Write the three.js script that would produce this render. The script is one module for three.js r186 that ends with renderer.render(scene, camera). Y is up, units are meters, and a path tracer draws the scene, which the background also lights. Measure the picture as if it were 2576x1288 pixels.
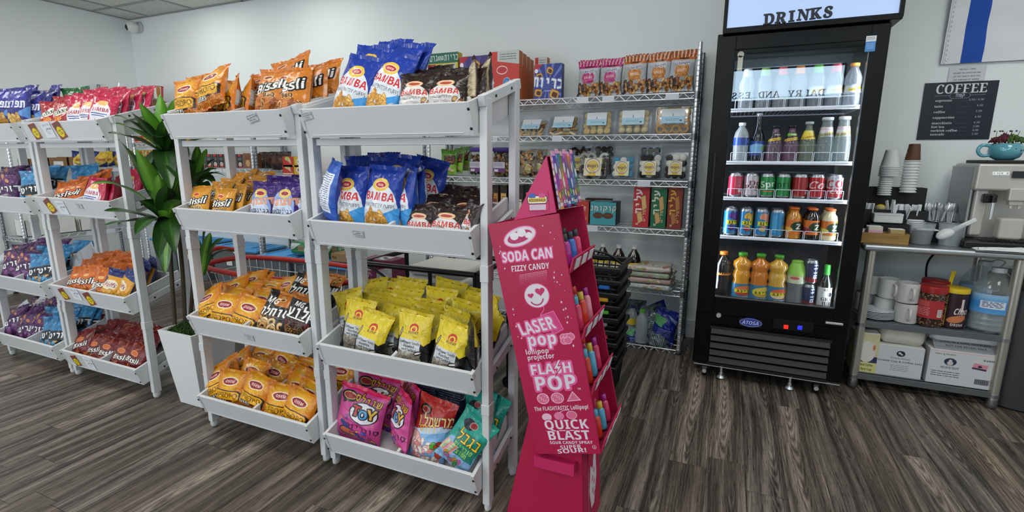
import * as THREE from 'three';
import { RoundedBoxGeometry } from 'three/addons/geometries/RoundedBoxGeometry.js';
import { mergeGeometries } from 'three/addons/utils/BufferGeometryUtils.js';
import { FontLoader } from 'three/addons/loaders/FontLoader.js';
import { TextGeometry } from 'three/addons/geometries/TextGeometry.js';
import { RectAreaLightUniformsLib } from 'three/addons/lights/RectAreaLightUniformsLib.js';

// ---------------------------------------------------------------- camera, light, exposure
const R = Math.PI / 180, FPX = 1257;
const scene = new THREE.Scene();
const DAYLIGHT = 3.5;                          // overcast sky beyond the shop window behind the camera
scene.background = new THREE.Color().setRGB(0.92 * DAYLIGHT, 0.98 * DAYLIGHT, 1.04 * DAYLIGHT);
scene.environment = null;
const camera = new THREE.PerspectiveCamera(2 * Math.atan(644 / FPX) / R, 2, 0.05, 60);
camera.rotation.order = 'YXZ';
camera.position.set(0, 1.125, 0);
camera.rotation.set(-11.2 * R, 23.3 * R, 0.2 * R);
camera.updateMatrixWorld(true);
scene.add(camera);
const renderer = new THREE.WebGLRenderer({ antialias: true });
renderer.toneMapping = THREE.LinearToneMapping;
renderer.toneMappingExposure = 0.94;
renderer.shadowMap.enabled = true;
RectAreaLightUniformsLib.init();
const CEIL = 2.392, XL = -5.385, XR = 2.6, ZB = -3.248, ZF = 2.3;
const PANEL_POWER = 10.5;                       // ceiling light panels: radiance of each RectAreaLight
const PANELS = [[-3.86, -0.8, 1.25], [-2.03, -0.8], [-0.2, -0.8], [1.63, -0.8], [-3.86, 1.03], [-2.03, 1.03], [-0.2, 1.03], [1.63, 1.03], [-3.86, -2.6, 0.3], [-2.64, -2.6, 0.3], [-0.2, -2.02, 0.3], [1.63, -2.02, 0.8]];

// ---------------------------------------------------------------- helpers
const V = (x, y, z) => new THREE.Vector3(x, y, z);
function rng(s) { return () => { s = (s + 0x6D2B79F5) | 0; let t = Math.imul(s ^ (s >>> 15), 1 | s); t = (t + Math.imul(t ^ (t >>> 7), 61 | t)) ^ t; return ((t ^ (t >>> 14)) >>> 0) / 4294967296; }; }
const ray = (u, v) => V((u - 1288) / FPX, -(v - 644) / FPX, -1).applyQuaternion(camera.quaternion);
const at = (u, v, z) => { const d = ray(u, v); return camera.position.clone().addScaledVector(d, z / d.z); };
const atX = (u, v, x) => { const d = ray(u, v); return camera.position.clone().addScaledVector(d, x / d.x); };
const atY = (u, v, y) => { const d = ray(u, v); return camera.position.clone().addScaledVector(d, (y - 1.125) / d.y); };
const used = {};
function numbered(n) { const k = used[n] = (used[n] ?? -1) + 1; return k ? `${n}_${String(k).padStart(3, '0')}` : n; }
function fin(m) { m.castShadow = true; m.receiveShadow = true; return m; }
function thing(name, label, category, pos = [0, 0, 0], group) {
  const o = new THREE.Group(); o.name = numbered(name); scene.add(o);
  if (pos.isVector3) o.position.copy(pos); else o.position.set(...pos);
  o.userData = { label, category }; if (group) o.userData.group = group;
  return o;
}
function part(name, geo, mat, parent, label) {
  let g = Array.isArray(geo) ? join(geo) : geo;
  if (mat.cell) { // print kept in a shared sheet: move the uv into its cell
    g = g.clone(); const [u0, v0, du, dv] = mat.cell, uv = g.attributes.uv; for (let i = 0; i < uv.count; i++) uv.setXY(i, u0 + du * Math.min(1, Math.max(0, uv.getX(i))), v0 + dv * Math.min(1, Math.max(0, uv.getY(i)))); mat = mat.mat;
  }
  const m = fin(new THREE.Mesh(g, mat)); m.name = name; parent.add(m);
  if (label) m.userData.label = label;
  return m;
}
function struct(name, geo, mat) { const m = part(name, geo, mat, scene); m.userData.kind = 'structure'; return m; }
function single(name, label, category, geo, mat, pos, group) {
  const m = part(numbered(name), geo, mat, scene); m.userData = { label, category }; if (group) m.userData.group = group;
  if (pos) pos.isVector3 ? m.position.copy(pos) : m.position.set(...pos);
  return m;
}
function join(list) {
  return mergeGeometries(list.map((g) => { const n = g.index ? g.toNonIndexed() : g.clone(); for (const k of Object.keys(n.attributes)) if (!['position', 'normal', 'uv'].includes(k)) n.deleteAttribute(k); return n; }));
}
const box = (w, h, d, x = 0, y = 0, z = 0) => new THREE.BoxGeometry(w, h, d).translate(x, y, z);
const rbox = (w, h, d, x = 0, y = 0, z = 0, r = 0.002, s = 1) => new RoundedBoxGeometry(w, h, d, s, Math.min(r, w / 2.01, h / 2.01, d / 2.01)).translate(x, y, z);
const cyl = (r1, r2, h, x = 0, y = 0, z = 0, s = 20, open = false) => new THREE.CylinderGeometry(r1, r2, h, s, 1, open).translate(x, y, z);
const lathe = (pts, s = 20) => new THREE.LatheGeometry(pts.map((p) => new THREE.Vector2(p[0], p[1])), s);
function rod(a, b, r = 0.002, s = 5) {
  const d = b.clone().sub(a), g = new THREE.CylinderGeometry(r, r, d.length(), s, 1);
  g.applyQuaternion(new THREE.Quaternion().setFromUnitVectors(V(0, 1, 0), d.normalize()));
  return g.translate((a.x + b.x) / 2, (a.y + b.y) / 2, (a.z + b.z) / 2);
}
const tube = (pts, r, seg = 24, s = 7, closed = false) => new THREE.TubeGeometry(new THREE.CatmullRomCurve3(pts.map((p) => V(...p)), closed), seg, r, s, closed);
// flat print quad in the xy plane, uv 0..1
const quad = (w, h, x = 0, y = 0, z = 0) => new THREE.PlaneGeometry(w, h).translate(x, y, z);
// several crops [u0,v0,u1,v1] of a texture on plain boxes: front face shows the print, the rest its edge colour
function printBox(w, h, d) { // box whose +z face uses u 0..0.75 and other faces u 0.8..1 of the map
  const g = new THREE.BoxGeometry(w, h, d), uv = g.attributes.uv;
  for (let f = 0; f < 6; f++) for (let i = f * 4; i < f * 4 + 4; i++) { const u = uv.getX(i); uv.setX(i, f === 4 ? u * 0.75 : 0.8 + u * 0.19); }
  return g;
}
const std = (color, roughness = 0.6, metalness = 0, o = {}) => new THREE.MeshStandardMaterial({ color, roughness, metalness, ...o });
const phys = (o) => new THREE.MeshPhysicalMaterial(o);
function canvas(w, h, draw) {
  const c = document.createElement('canvas'); c.width = w; c.height = h; const g = c.getContext('2d'); draw(g, w, h);
  const t = new THREE.CanvasTexture(c); t.colorSpace = THREE.SRGBColorSpace; t.magFilter = THREE.LinearFilter; t.anisotropy = 8; return t;
}
// a sheet of many small prints that share one material
function sheetOf(cw, ch, mk) {
  const c = document.createElement('canvas'); c.width = c.height = 2048; const g = c.getContext('2d'), t = new THREE.CanvasTexture(c); t.colorSpace = THREE.SRGBColorSpace; t.magFilter = THREE.LinearFilter; t.anisotropy = 8;
  const mat = mk(t), cols = Math.floor(2048 / cw); let n = 0;
  return (draw, w = cw, h = ch) => { const x = (n % cols) * cw, y = Math.floor(n / cols) * ch; n++; if (y + ch > 2048) throw new Error('sheet full'); g.save(); g.beginPath(); g.rect(x, y, cw, ch); g.clip(); g.translate(x, y); g.scale(cw / w, ch / h); draw(g, w, h); g.restore(); t.needsUpdate = true; return { mat, cell: [(x + 0.7) / 2048, 1 - (y + ch - 0.7) / 2048, (cw - 1.4) / 2048, (ch - 1.4) / 2048] }; };
}
function dataTex(w, h, fn, srgb = true) {
  const d = new Uint8Array(w * h * 4);
  for (let y = 0; y < h; y++) for (let x = 0; x < w; x++) { const c = fn(x / w, y / h), i = (y * w + x) * 4; d[i] = c[0]; d[i + 1] = c[1]; d[i + 2] = c[2]; d[i + 3] = 255; }
  const t = new THREE.DataTexture(d, w, h); t.magFilter = THREE.LinearFilter; t.minFilter = THREE.LinearMipmapLinearFilter; t.generateMipmaps = true; t.wrapS = t.wrapT = THREE.RepeatWrapping; if (srgb) t.colorSpace = THREE.SRGBColorSpace; t.needsUpdate = true; return t;
}
// periodic value noise
function vnoise(seed) {
  const p = new Float32Array(4096), r = rng(seed); for (let i = 0; i < 4096; i++) p[i] = r();
  const h = (x, y) => p[(x * 57 + y * 131) & 4095];
  return (x, y, px = 1e9, py = 1e9) => {
    const xi = Math.floor(x), yi = Math.floor(y), fx = x - xi, fy = y - yi, a = fx * fx * (3 - 2 * fx), b = fy * fy * (3 - 2 * fy);
    const m = (v, n) => ((v % n) + n) % n, x0 = m(xi, px), x1 = m(xi + 1, px), y0 = m(yi, py), y1 = m(yi + 1, py);
    return (h(x0, y0) * (1 - a) + h(x1, y0) * a) * (1 - b) + (h(x0, y1) * (1 - a) + h(x1, y1) * a) * b;
  };
}
// text on canvases
function txt(g, s, x, y, size, fill, { font = 'sans-serif', bold = true, stroke, sw = 0, rot = 0, skew = 0, w, align = 'center' } = {}) {
  g.save(); g.translate(x, y); g.rotate(rot * R); g.transform(1, 0, skew, 1, 0, 0); g.font = `${bold ? 'bold ' : ''}${size}px ${font}`; g.textAlign = align; g.textBaseline = 'middle';
  if (w) { const m = g.measureText(s).width; g.scale(w / m, 1); }
  if (stroke) { g.lineJoin = 'round'; g.lineWidth = sw; g.strokeStyle = stroke; g.strokeText(s, 0, 0); }
  g.fillStyle = fill; g.fillText(s, 0, 0); g.restore();
}
// a small stroke alphabet for the Hebrew lettering: each letter is polylines in a unit box, y down
const HEB = {
  alef: '0,0 1,1|1,0 .9,.35 .6,.5|.1,1 0,.75 .35,.42', bet: '.1,0 .8,0 .8,1|0,1 1,1', gimel: '.3,0 .7,0 .7,.6 .9,1|.7,.65 .2,1', dalet: '0,0 1,0|.8,0 .8,1', he: '0,0 .9,0 .9,1|.15,.4 .15,1', vav: '.3,0 .6,0 .6,1',
  zayin: '.2,0 .8,0|.5,0 .5,1', tet: '.1,0 .1,.8 .3,1 .9,1 .9,.3 .6,0', yod: '.3,0 .6,0 .6,.45', kaf: '.1,0 .9,.1 .9,.9 .1,1', lamed: '.2,-.4 .2,.1 .9,.1 .8,.6 .4,1', mem: '0,0 .3,.3 .05,1|.3,.2 .6,0 .9,.2 .9,1 .5,1', memf: '.1,0 .9,0 .9,1 .1,1 .1,0',
  nun: '.4,0 .7,0 .7,1 .2,1', nunf: '.3,0 .6,0 .6,1.4', samekh: '.1,0 .9,0 .9,.6 .5,1 .1,.6 .1,0', ayin: '.1,0 .4,.9 0,1|.9,0 .8,.6 .3,.95', pe: '.2,.5 .2,0 .9,.1 .9,1 .1,1|.2,.5 .5,.5', tsadi: '.1,0 .9,1 0,1|.9,0 .8,.4 .5,.5', qof: '.1,0 .9,0 .9,.5 .5,.9|.1,.4 .1,1.4', resh: '.1,0 .8,.05 .8,1', shin: '0,0 .1,.9 .9,.9 1,0|.5,0 .45,.5 .1,.8', tav: '.1,0 .9,0 .9,1|.25,0 .25,1 0,1',
};
function heb(g, word, x, y, size, color, { stroke, sw = 6, lw = 0.2, rot = 0, skew = 0 } = {}) { // word: letter names in reading order, set right to left
  const L = word.split(' '), adv = size * 0.98; g.save(); g.translate(x, y); g.rotate(rot * R); g.transform(1, 0, skew, 1, 0, 0); g.lineCap = g.lineJoin = 'round';
  for (const pass of stroke ? [[stroke, size * lw + sw], [color, size * lw]] : [[color, size * lw]]) {
    g.strokeStyle = pass[0]; g.lineWidth = pass[1];
    L.forEach((n, i) => { if (!HEB[n]) return; const ox = (L.length / 2 - 1 - i) * adv + adv * 0.12; for (const pl of HEB[n].split('|')) { g.beginPath(); pl.split(' ').forEach((q, k) => { const [a, b] = q.split(',').map(Number); const X = ox + a * size * 0.74, Y = (b - 0.5) * size; k ? g.lineTo(X, Y) : g.moveTo(X, Y); }); g.stroke(); } });
  }
  g.restore();
}
const ell = (g, x, y, a, b, fill, rot = 0, stroke, sw) => { g.beginPath(); g.ellipse(x, y, a, b, rot * R, 0, 7); if (fill) { g.fillStyle = fill; g.fill(); } if (stroke) { g.strokeStyle = stroke; g.lineWidth = sw; g.stroke(); } };
const rect = (g, x, y, w, h, fill) => { g.fillStyle = fill; g.fillRect(x, y, w, h); };
const poly = (g, pts, fill, stroke, sw) => { g.beginPath(); pts.forEach((p, i) => (i ? g.lineTo(...p) : g.moveTo(...p))); g.closePath(); if (fill) { g.fillStyle = fill; g.fill(); } if (stroke) { g.strokeStyle = stroke; g.lineWidth = sw; g.stroke(); } };
const lines = (g, x, y, w, n, dy, color, lw = 2, seed = 1) => { const r = rng(seed); g.fillStyle = color; for (let i = 0; i < n; i++) { let p = x; while (p < x + w * 0.95) { const q = Math.min(x + w - p, 4 + r() * w * 0.22); g.fillRect(p, y + i * dy, q, lw); p += q + 3; } } };
const mats = {
  white: std(0xcdced0, 0.42), wall: null, black: std(0x0b0b0d, 0.35), blackMatte: std(0x111113, 0.7), chrome: std(0xe6e9ee, 0.3, 0.75), steel: std(0xa9adb2, 0.34, 1), darkChrome: std(0x8a8e94, 0.3, 0.8),
  clear: phys({ color: 0xffffff, roughness: 0.04, transmission: 1, thickness: 0, ior: 1.4 }), screw: std(0x2b2d30, 0.35, 0.8), tag: std(0xd4dae4, 0.6), cardboard: std(0x9a7750, 0.85), paperWhite: std(0xe2e2de, 0.7),
};
// ---------------------------------------------------------------- the room
{
  const n1 = vnoise(3), n2 = vnoise(9);
  const wallBump = dataTex(256, 256, (u, v) => { const k = 128 + 90 * (n1(u * 90, v * 90, 90, 90) - 0.5) + 60 * (n2(u * 30, v * 30, 30, 30) - 0.5); return [k, k, k]; }, false);
  wallBump.repeat.set(2, 2);
  const wallMat = mats.wall = std(0xecf2f2, 0.75, 0, { bumpMap: wallBump, bumpScale: 0.0012 });
  const W = 0.12, wx = (XL + XR) / 2, ww = XR - XL, zc = (ZB + ZF) / 2, zd = ZF - ZB;
  struct('wall_back', box(ww + 2 * W, CEIL + 0.2, W, wx, CEIL / 2, ZB - W / 2), wallMat);
  // shop front: wall with a wide window
  const [ax, bx, ay, by] = [-4.9, -0.7, 0.35, 2.15], wz = ZF + W / 2;
  struct('wall_front', [box(ax - XL + W, CEIL + 0.2, W, (XL - W + ax) / 2, CEIL / 2, wz), box(XR + W - bx, CEIL + 0.2, W, (XR + W + bx) / 2, CEIL / 2, wz), box(bx - ax, ay + 0.1, W, (ax + bx) / 2, ay / 2 - 0.05, wz), box(bx - ax, CEIL + 0.1 - by, W, (ax + bx) / 2, (CEIL + 0.1 + by) / 2, wz)], wallMat);
  const win = new THREE.Group(); win.name = 'window_1'; win.userData.kind = 'structure'; scene.add(win);
  for (const x of [ax, (2 * ax + bx) / 3, (ax + 2 * bx) / 3, bx]) part('mullion', box(0.05, by - ay, 0.06, x, (ay + by) / 2, wz), std(0x9a9c9e, 0.4, 0.6), win);
  for (const y of [ay, by]) part('rail', box(bx - ax, 0.05, 0.06, (ax + bx) / 2, y, wz), std(0x9a9c9e, 0.4, 0.6), win);
  for (let i = 0; i < 3; i++) part('pane', box((bx - ax) / 3 - 0.05, by - ay - 0.05, 0.006, ax + (i + 0.5) * (bx - ax) / 3, (ay + by) / 2, wz), mats.clear, win);
  struct('wall_left', box(W, CEIL + 0.2, zd, XL - W / 2, CEIL / 2, zc), wallMat);
  struct('wall_right', box(W, CEIL + 0.2, zd, XR + W / 2, CEIL / 2, zc), wallMat);
  const bb = std(0xc9ccd0, 0.5);
  const prof = new THREE.Shape([[0, 0], [0.016, 0], [0.016, 0.082], [0.011, 0.088], [0.011, 0.1], [0.004, 0.108], [0, 0.108]].map((p) => new THREE.Vector2(...p)));
  const ext = (len) => new THREE.ExtrudeGeometry(prof, { depth: len, bevelEnabled: false });
  struct('baseboard_back', ext(ww).rotateY(Math.PI / 2).scale(1, 1, -1).rotateY(0).translate(XL, 0, ZB), bb);
  struct('baseboard_left', ext(zd).translate(XL, 0, ZB), bb);
  // fix winding of the mirrored moulding
  { const g = scene.getObjectByName('baseboard_back').geometry; const p = g.attributes.position; const ng = box(ww, 0.09, 0.016, wx, 0.045, ZB + 0.008); const cap = box(ww, 0.018, 0.01, wx, 0.099, ZB + 0.005); scene.getObjectByName('baseboard_back').geometry = join([ng, cap]); }

  // ceiling: slab, T-bar grid, lay-in tiles and light panels
  const ceil = new THREE.Group(); ceil.name = 'ceiling'; ceil.userData.kind = 'structure'; scene.add(ceil);
  part('slab', box(ww, 0.1, zd, wx, CEIL + 0.075, zc), std(0x8d8f90, 0.9), ceil);
  const tileTex = dataTex(256, 256, (u, v) => { const k = 226 + 26 * (n1(u * 60, v * 60, 60, 60) - 0.5) - (n2(u * 120, v * 120, 120, 120) > 0.83 ? 38 : 0); return [k, k, k * 0.985]; });
  const tileM = [0xf2f2ee, 0xe8e9e5].map((c) => std(c, 0.9, 0, { map: tileTex }));
  const gx = [XL], gz = [ZB]; for (let x = -5.07; x < XR; x += 0.61) gx.push(x); gx.push(XR); for (let z = -2.93; z < ZF; z += 0.61) gz.push(z); gz.push(ZF);
  const bars = []; for (const x of gx) bars.push(box(0.022, 0.006, zd, Math.min(Math.max(x, XL + 0.011), XR - 0.011), CEIL + 0.002, zc)); for (const z of gz) bars.push(box(ww, 0.006, 0.022, wx, CEIL + 0.002, Math.min(Math.max(z, ZB + 0.011), ZF - 0.011)));
  part('grid', bars, std(0x9b9c9c, 0.6), ceil);
  const lampCells = new Set(PANELS.map(([x, z]) => `${gx.findIndex((q, i) => q <= x && gx[i + 1] > x)}_${gz.findIndex((q, i) => q <= z && gz[i + 1] > z)}`));
  const share = {};
  for (let i = 0; i + 1 < gx.length; i++) for (let j = 0; j + 1 < gz.length; j++) {
    if (lampCells.has(`${i}_${j}`)) continue;
    const w = gx[i + 1] - gx[i] - 0.008, d = gz[j + 1] - gz[j] - 0.008; if (w < 0.03 || d < 0.03) continue;
    const key = w.toFixed(3) + d.toFixed(3);
    const m = part('ceiling_tile', share[key] ??= rbox(w, 0.014, d, 0, 0, 0, 0.003), tileM[(i * 7 + j * 3) % 2], ceil); m.position.set((gx[i] + gx[i + 1]) / 2, CEIL + 0.013, (gz[j] + gz[j + 1]) / 2);
  }
  const ORD0 = ['first', 'second', 'third', 'fourth'];
  const glow = std(0xffffff, 0.5, 0, { emissive: new THREE.Color(1, 0.99, 0.96), emissiveIntensity: 2.2 });
  for (const [pi, [x, z, k = 1]] of PANELS.entries()) {
    const i = gx.findIndex((q, k) => q <= x && gx[k + 1] > x), j = gz.findIndex((q, k) => q <= z && gz[k + 1] > z), cx = (gx[i] + gx[i + 1]) / 2, cz = (gz[j] + gz[j + 1]) / 2;
    const t = thing('ceiling_light', `square white ceiling light panel, ${ORD0[pi % 4]} from left, ${ORD0[Math.floor(pi / 4)]} row above the picture`, 'ceiling light', [cx, CEIL, cz], 'ceiling light panels out of the picture');
    part('frame', [box(0.6, 0.02, 0.03, 0, 0.012, -0.285), box(0.6, 0.02, 0.03, 0, 0.012, 0.285), box(0.03, 0.02, 0.54, -0.285, 0.012, 0), box(0.03, 0.02, 0.54, 0.285, 0.012, 0)], mats.white, t);
    part('diffuser', box(0.54, 0.008, 0.54, 0, 0.014, 0), glow, t);
    const l = new THREE.RectAreaLight(0xfbfcf6, PANEL_POWER * k, 0.54, 0.54); l.position.set(cx, CEIL - 0.004, cz); l.lookAt(cx, 0, cz); scene.add(l);
  }

  // floor: wood-look planks running towards the back wall
  const floor = new THREE.Group(); floor.name = 'floor'; floor.userData.kind = 'structure'; scene.add(floor);
  part('slab', box(ww + 0.2, 0.1, zd + 0.2, wx, -0.054, zc), std(0x1d1a18, 0.9), floor);
  const plankMats = []; let plankBump;
  for (let k = 0; k < 6; k++) {
    const a = vnoise(100 + k), b = vnoise(200 + k), c = vnoise(300 + k);
    const tone = [1.0, 0.9, 1.08, 0.95, 0.86, 1.03][k], warm = [0, 5, 2, 8, 3, -2][k], kx = 0.2 + 0.11 * k;
    const col = (u, v) => {
      const bend = 0.05 * Math.sin(v * 6.283 + k) + 0.07 * (b(u * 2, v * 4, 2, 4) - 0.5);
      const band = a((u + bend) * 7, v * 2, 7, 2), mid = c((u + bend * 0.6) * 26, v * 5, 26, 5), fine = b(u * 110, v * 20, 110, 20), pore = a(u * 90, v * 34, 90, 34);
      // cathedral grain: nested arches about one line of the plank
      const d = Math.abs(u - kx) * 1.0, arch = Math.sin((d * d * 150 + v * 26 + 3 * b(u * 6, v * 5, 6, 5)) * 2.8), am = Math.max(0, 1 - d * 4.2) * (a(3.3, v * 3, 8, 3) > 0.45 ? 1 : 0.15);
      let l = 86 + 70 * (band - 0.5) + 46 * (mid - 0.5) + 42 * (fine - 0.5) + 24 * arch * am; if (pore > 0.78) l -= 30;
      l = Math.max(16, l * tone); return [l * 1.07 + 4 + warm, l * 0.99 + 2 + warm * 0.5, l * 0.92];
    };
    const map = dataTex(256, 1024, col); plankBump ??= dataTex(256, 1024, (u, v) => { const q = 120 + 90 * (b(u * 110, v * 20, 110, 20) - 0.5) - (a(u * 90, v * 34, 90, 34) > 0.8 ? 60 : 0); return [q, q, q]; }, false);
    plankMats.push(std(0xffffff, 0.5, 0, { map, bumpMap: plankBump, bumpScale: 0.0006 }));
  }
  const r = rng(77), PW = 0.131, PL = 0.94, near = [], far = [];
  for (let i = Math.floor((XL - 0.005) / PW); 0.005 + i * PW < XR; i++) {
    const x0 = 0.005 + i * PW, off = i === -1 ? 1.808 : r() * PL + 1.2;
    for (let z = -off - 3 * PL; z < ZF; z += PL) {
      const z0 = Math.max(z, ZB), z1 = Math.min(z + PL, ZF); if (z1 - z0 < 0.02) continue;
      const xa = Math.max(x0, XL), xb = Math.min(x0 + PW, XR); if (xb - xa < 0.01) continue;
      const g = box(xb - xa - 0.0014, 0.004, z1 - z0 - 0.0014, (xa + xb) / 2, -0.002 + (r() - 0.5) * 0.0004, (z0 + z1) / 2);
      const uv = g.attributes.uv, p = g.attributes.position, fl = r() < 0.5 ? 1 : -1, ou = 0, ov = r();
      for (let q = 0; q < uv.count; q++) uv.setXY(q, ((p.getX(q) - xa) / PW) * fl + (fl < 0 ? 1 : 0) + ou, p.getZ(q) / PL * 0.9 + ov);
      const m = Math.floor(r() * 6); const d = Math.hypot((xa + xb) / 2 + 0.6, (z0 + z1) / 2 + 0.9);
      (z1 > -0.75 ? far : near).push([g, m, d]);
    }
  }
  near.sort((a, b) => a[2] - b[2]);
  near.forEach(([g, m], i) => { if (i < 299) part('plank', g, plankMats[m], floor); else far.push([g, m]); });
  for (let m = 0; m < 6; m++) { const l = far.filter((f) => f[1] === m); if (l.length) part('far_planks', l.map((f) => f[0]), plankMats[m], floor).userData.kind = 'stuff'; }

  // security camera in the corner
  const c = at(333, 68, ZB + 0.07), cam = thing('security_camera', 'small white dome camera with black lens in the ceiling corner', 'camera', c);
  part('mount', cyl(0.045, 0.05, 0.025, 0, 0, 0, 24).rotateX(Math.PI / 2).translate(0, 0.01, -0.052), mats.white, cam);
  part('shell', [new THREE.SphereGeometry(0.052, 24, 16), cyl(0.038, 0.038, 0.03, 0, 0, 0, 20).rotateX(Math.PI / 2).translate(0, 0.005, -0.03)], std(0xe4e4e4, 0.4), cam);
  part('lens', new THREE.SphereGeometry(0.03, 20, 14).scale(1, 1, 0.7).translate(0.0, -0.006, 0.036), std(0x08080a, 0.1), cam).rotation.y = -25 * R;
}
// ---------------------------------------------------------------- white display racks with tilted trays
const TILT = 17 * R, LIPZ = 0.052;   // trays lean forward; the lip stands 5 cm ahead of the posts
const paperTex = canvas(160, 150, (g, w, h) => { rect(g, 0, 0, w, h, '#dfe3ea'); g.strokeStyle = '#26304a'; g.lineWidth = 4; txt(g, '10 for 10!', 80, 30, 28, '#26304a', { bold: false, rot: -4 }); txt(g, 'mix', 62, 72, 26, '#26304a', { bold: false, rot: -40 }); txt(g, '8.100', 112, 66, 26, '#26304a', { bold: true }); lines(g, 50, 95, 60, 2, 14, '#39425c', 3, 5); });
const burstTex = canvas(128, 160, (g, w, h) => { rect(g, 0, 0, w, h, '#8d3a34'); for (let i = 0; i < 5; i++) ell(g, 25 + i * 22, 24 + (i % 2) * 10, 14, 10, '#6c4a46'); poly(g, Array.from({ length: 24 }, (_, i) => { const a = i / 24 * 6.283, q = i % 2 ? 50 : 60; return [66 + q * Math.cos(a), 97 + q * Math.sin(a)]; }), '#e8d21c', '#1c1208', 3); txt(g, 'ONLY', 68, 84, 24, '#1c1208'); txt(g, '1.50', 68, 112, 30, '#1c1208'); });
const shelfLabelTex = (a, b) => canvas(200, 110, (g, w, h) => { rect(g, 0, 0, w, h, '#c4c6ca'); g.strokeStyle = '#17181c'; g.lineWidth = 5; g.beginPath(); g.moveTo(40, 100); g.lineTo(190, 100); g.moveTo(12, 50); g.lineTo(12, 12); g.lineTo(150, 12); g.moveTo(170, 10); g.lineTo(188, 26); g.lineTo(188, 60); g.stroke(); txt(g, a, 100, 42, 26, '#17181c', { rot: -3 }); txt(g, b, 100, 74, 24, '#17181c', { rot: 3 }); });
const LABELS = [shelfLabelTex('YELLOW WORLD', 'BBQ, GRILL'), shelfLabelTex("'YOU WORLD", 'O BITTE'), shelfLabelTex('BAMBA', 'PEANUT BUTTER'), shelfLabelTex('PRETZEL', 'SPICY')];
const labelMats = LABELS.map((t) => std(0xffffff, 0.5, 0, { map: t })), paperMat = std(0xffffff, 0.8, 0, { map: paperTex }), burstMat = std(0xffffff, 0.5, 0, { map: burstTex });
const TIERS = [['top tray', 1.268], ['second tray', 0.922], ['third tray', 0.499], ['bottom tray', 0.163]];
const RACKS = [];
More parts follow.
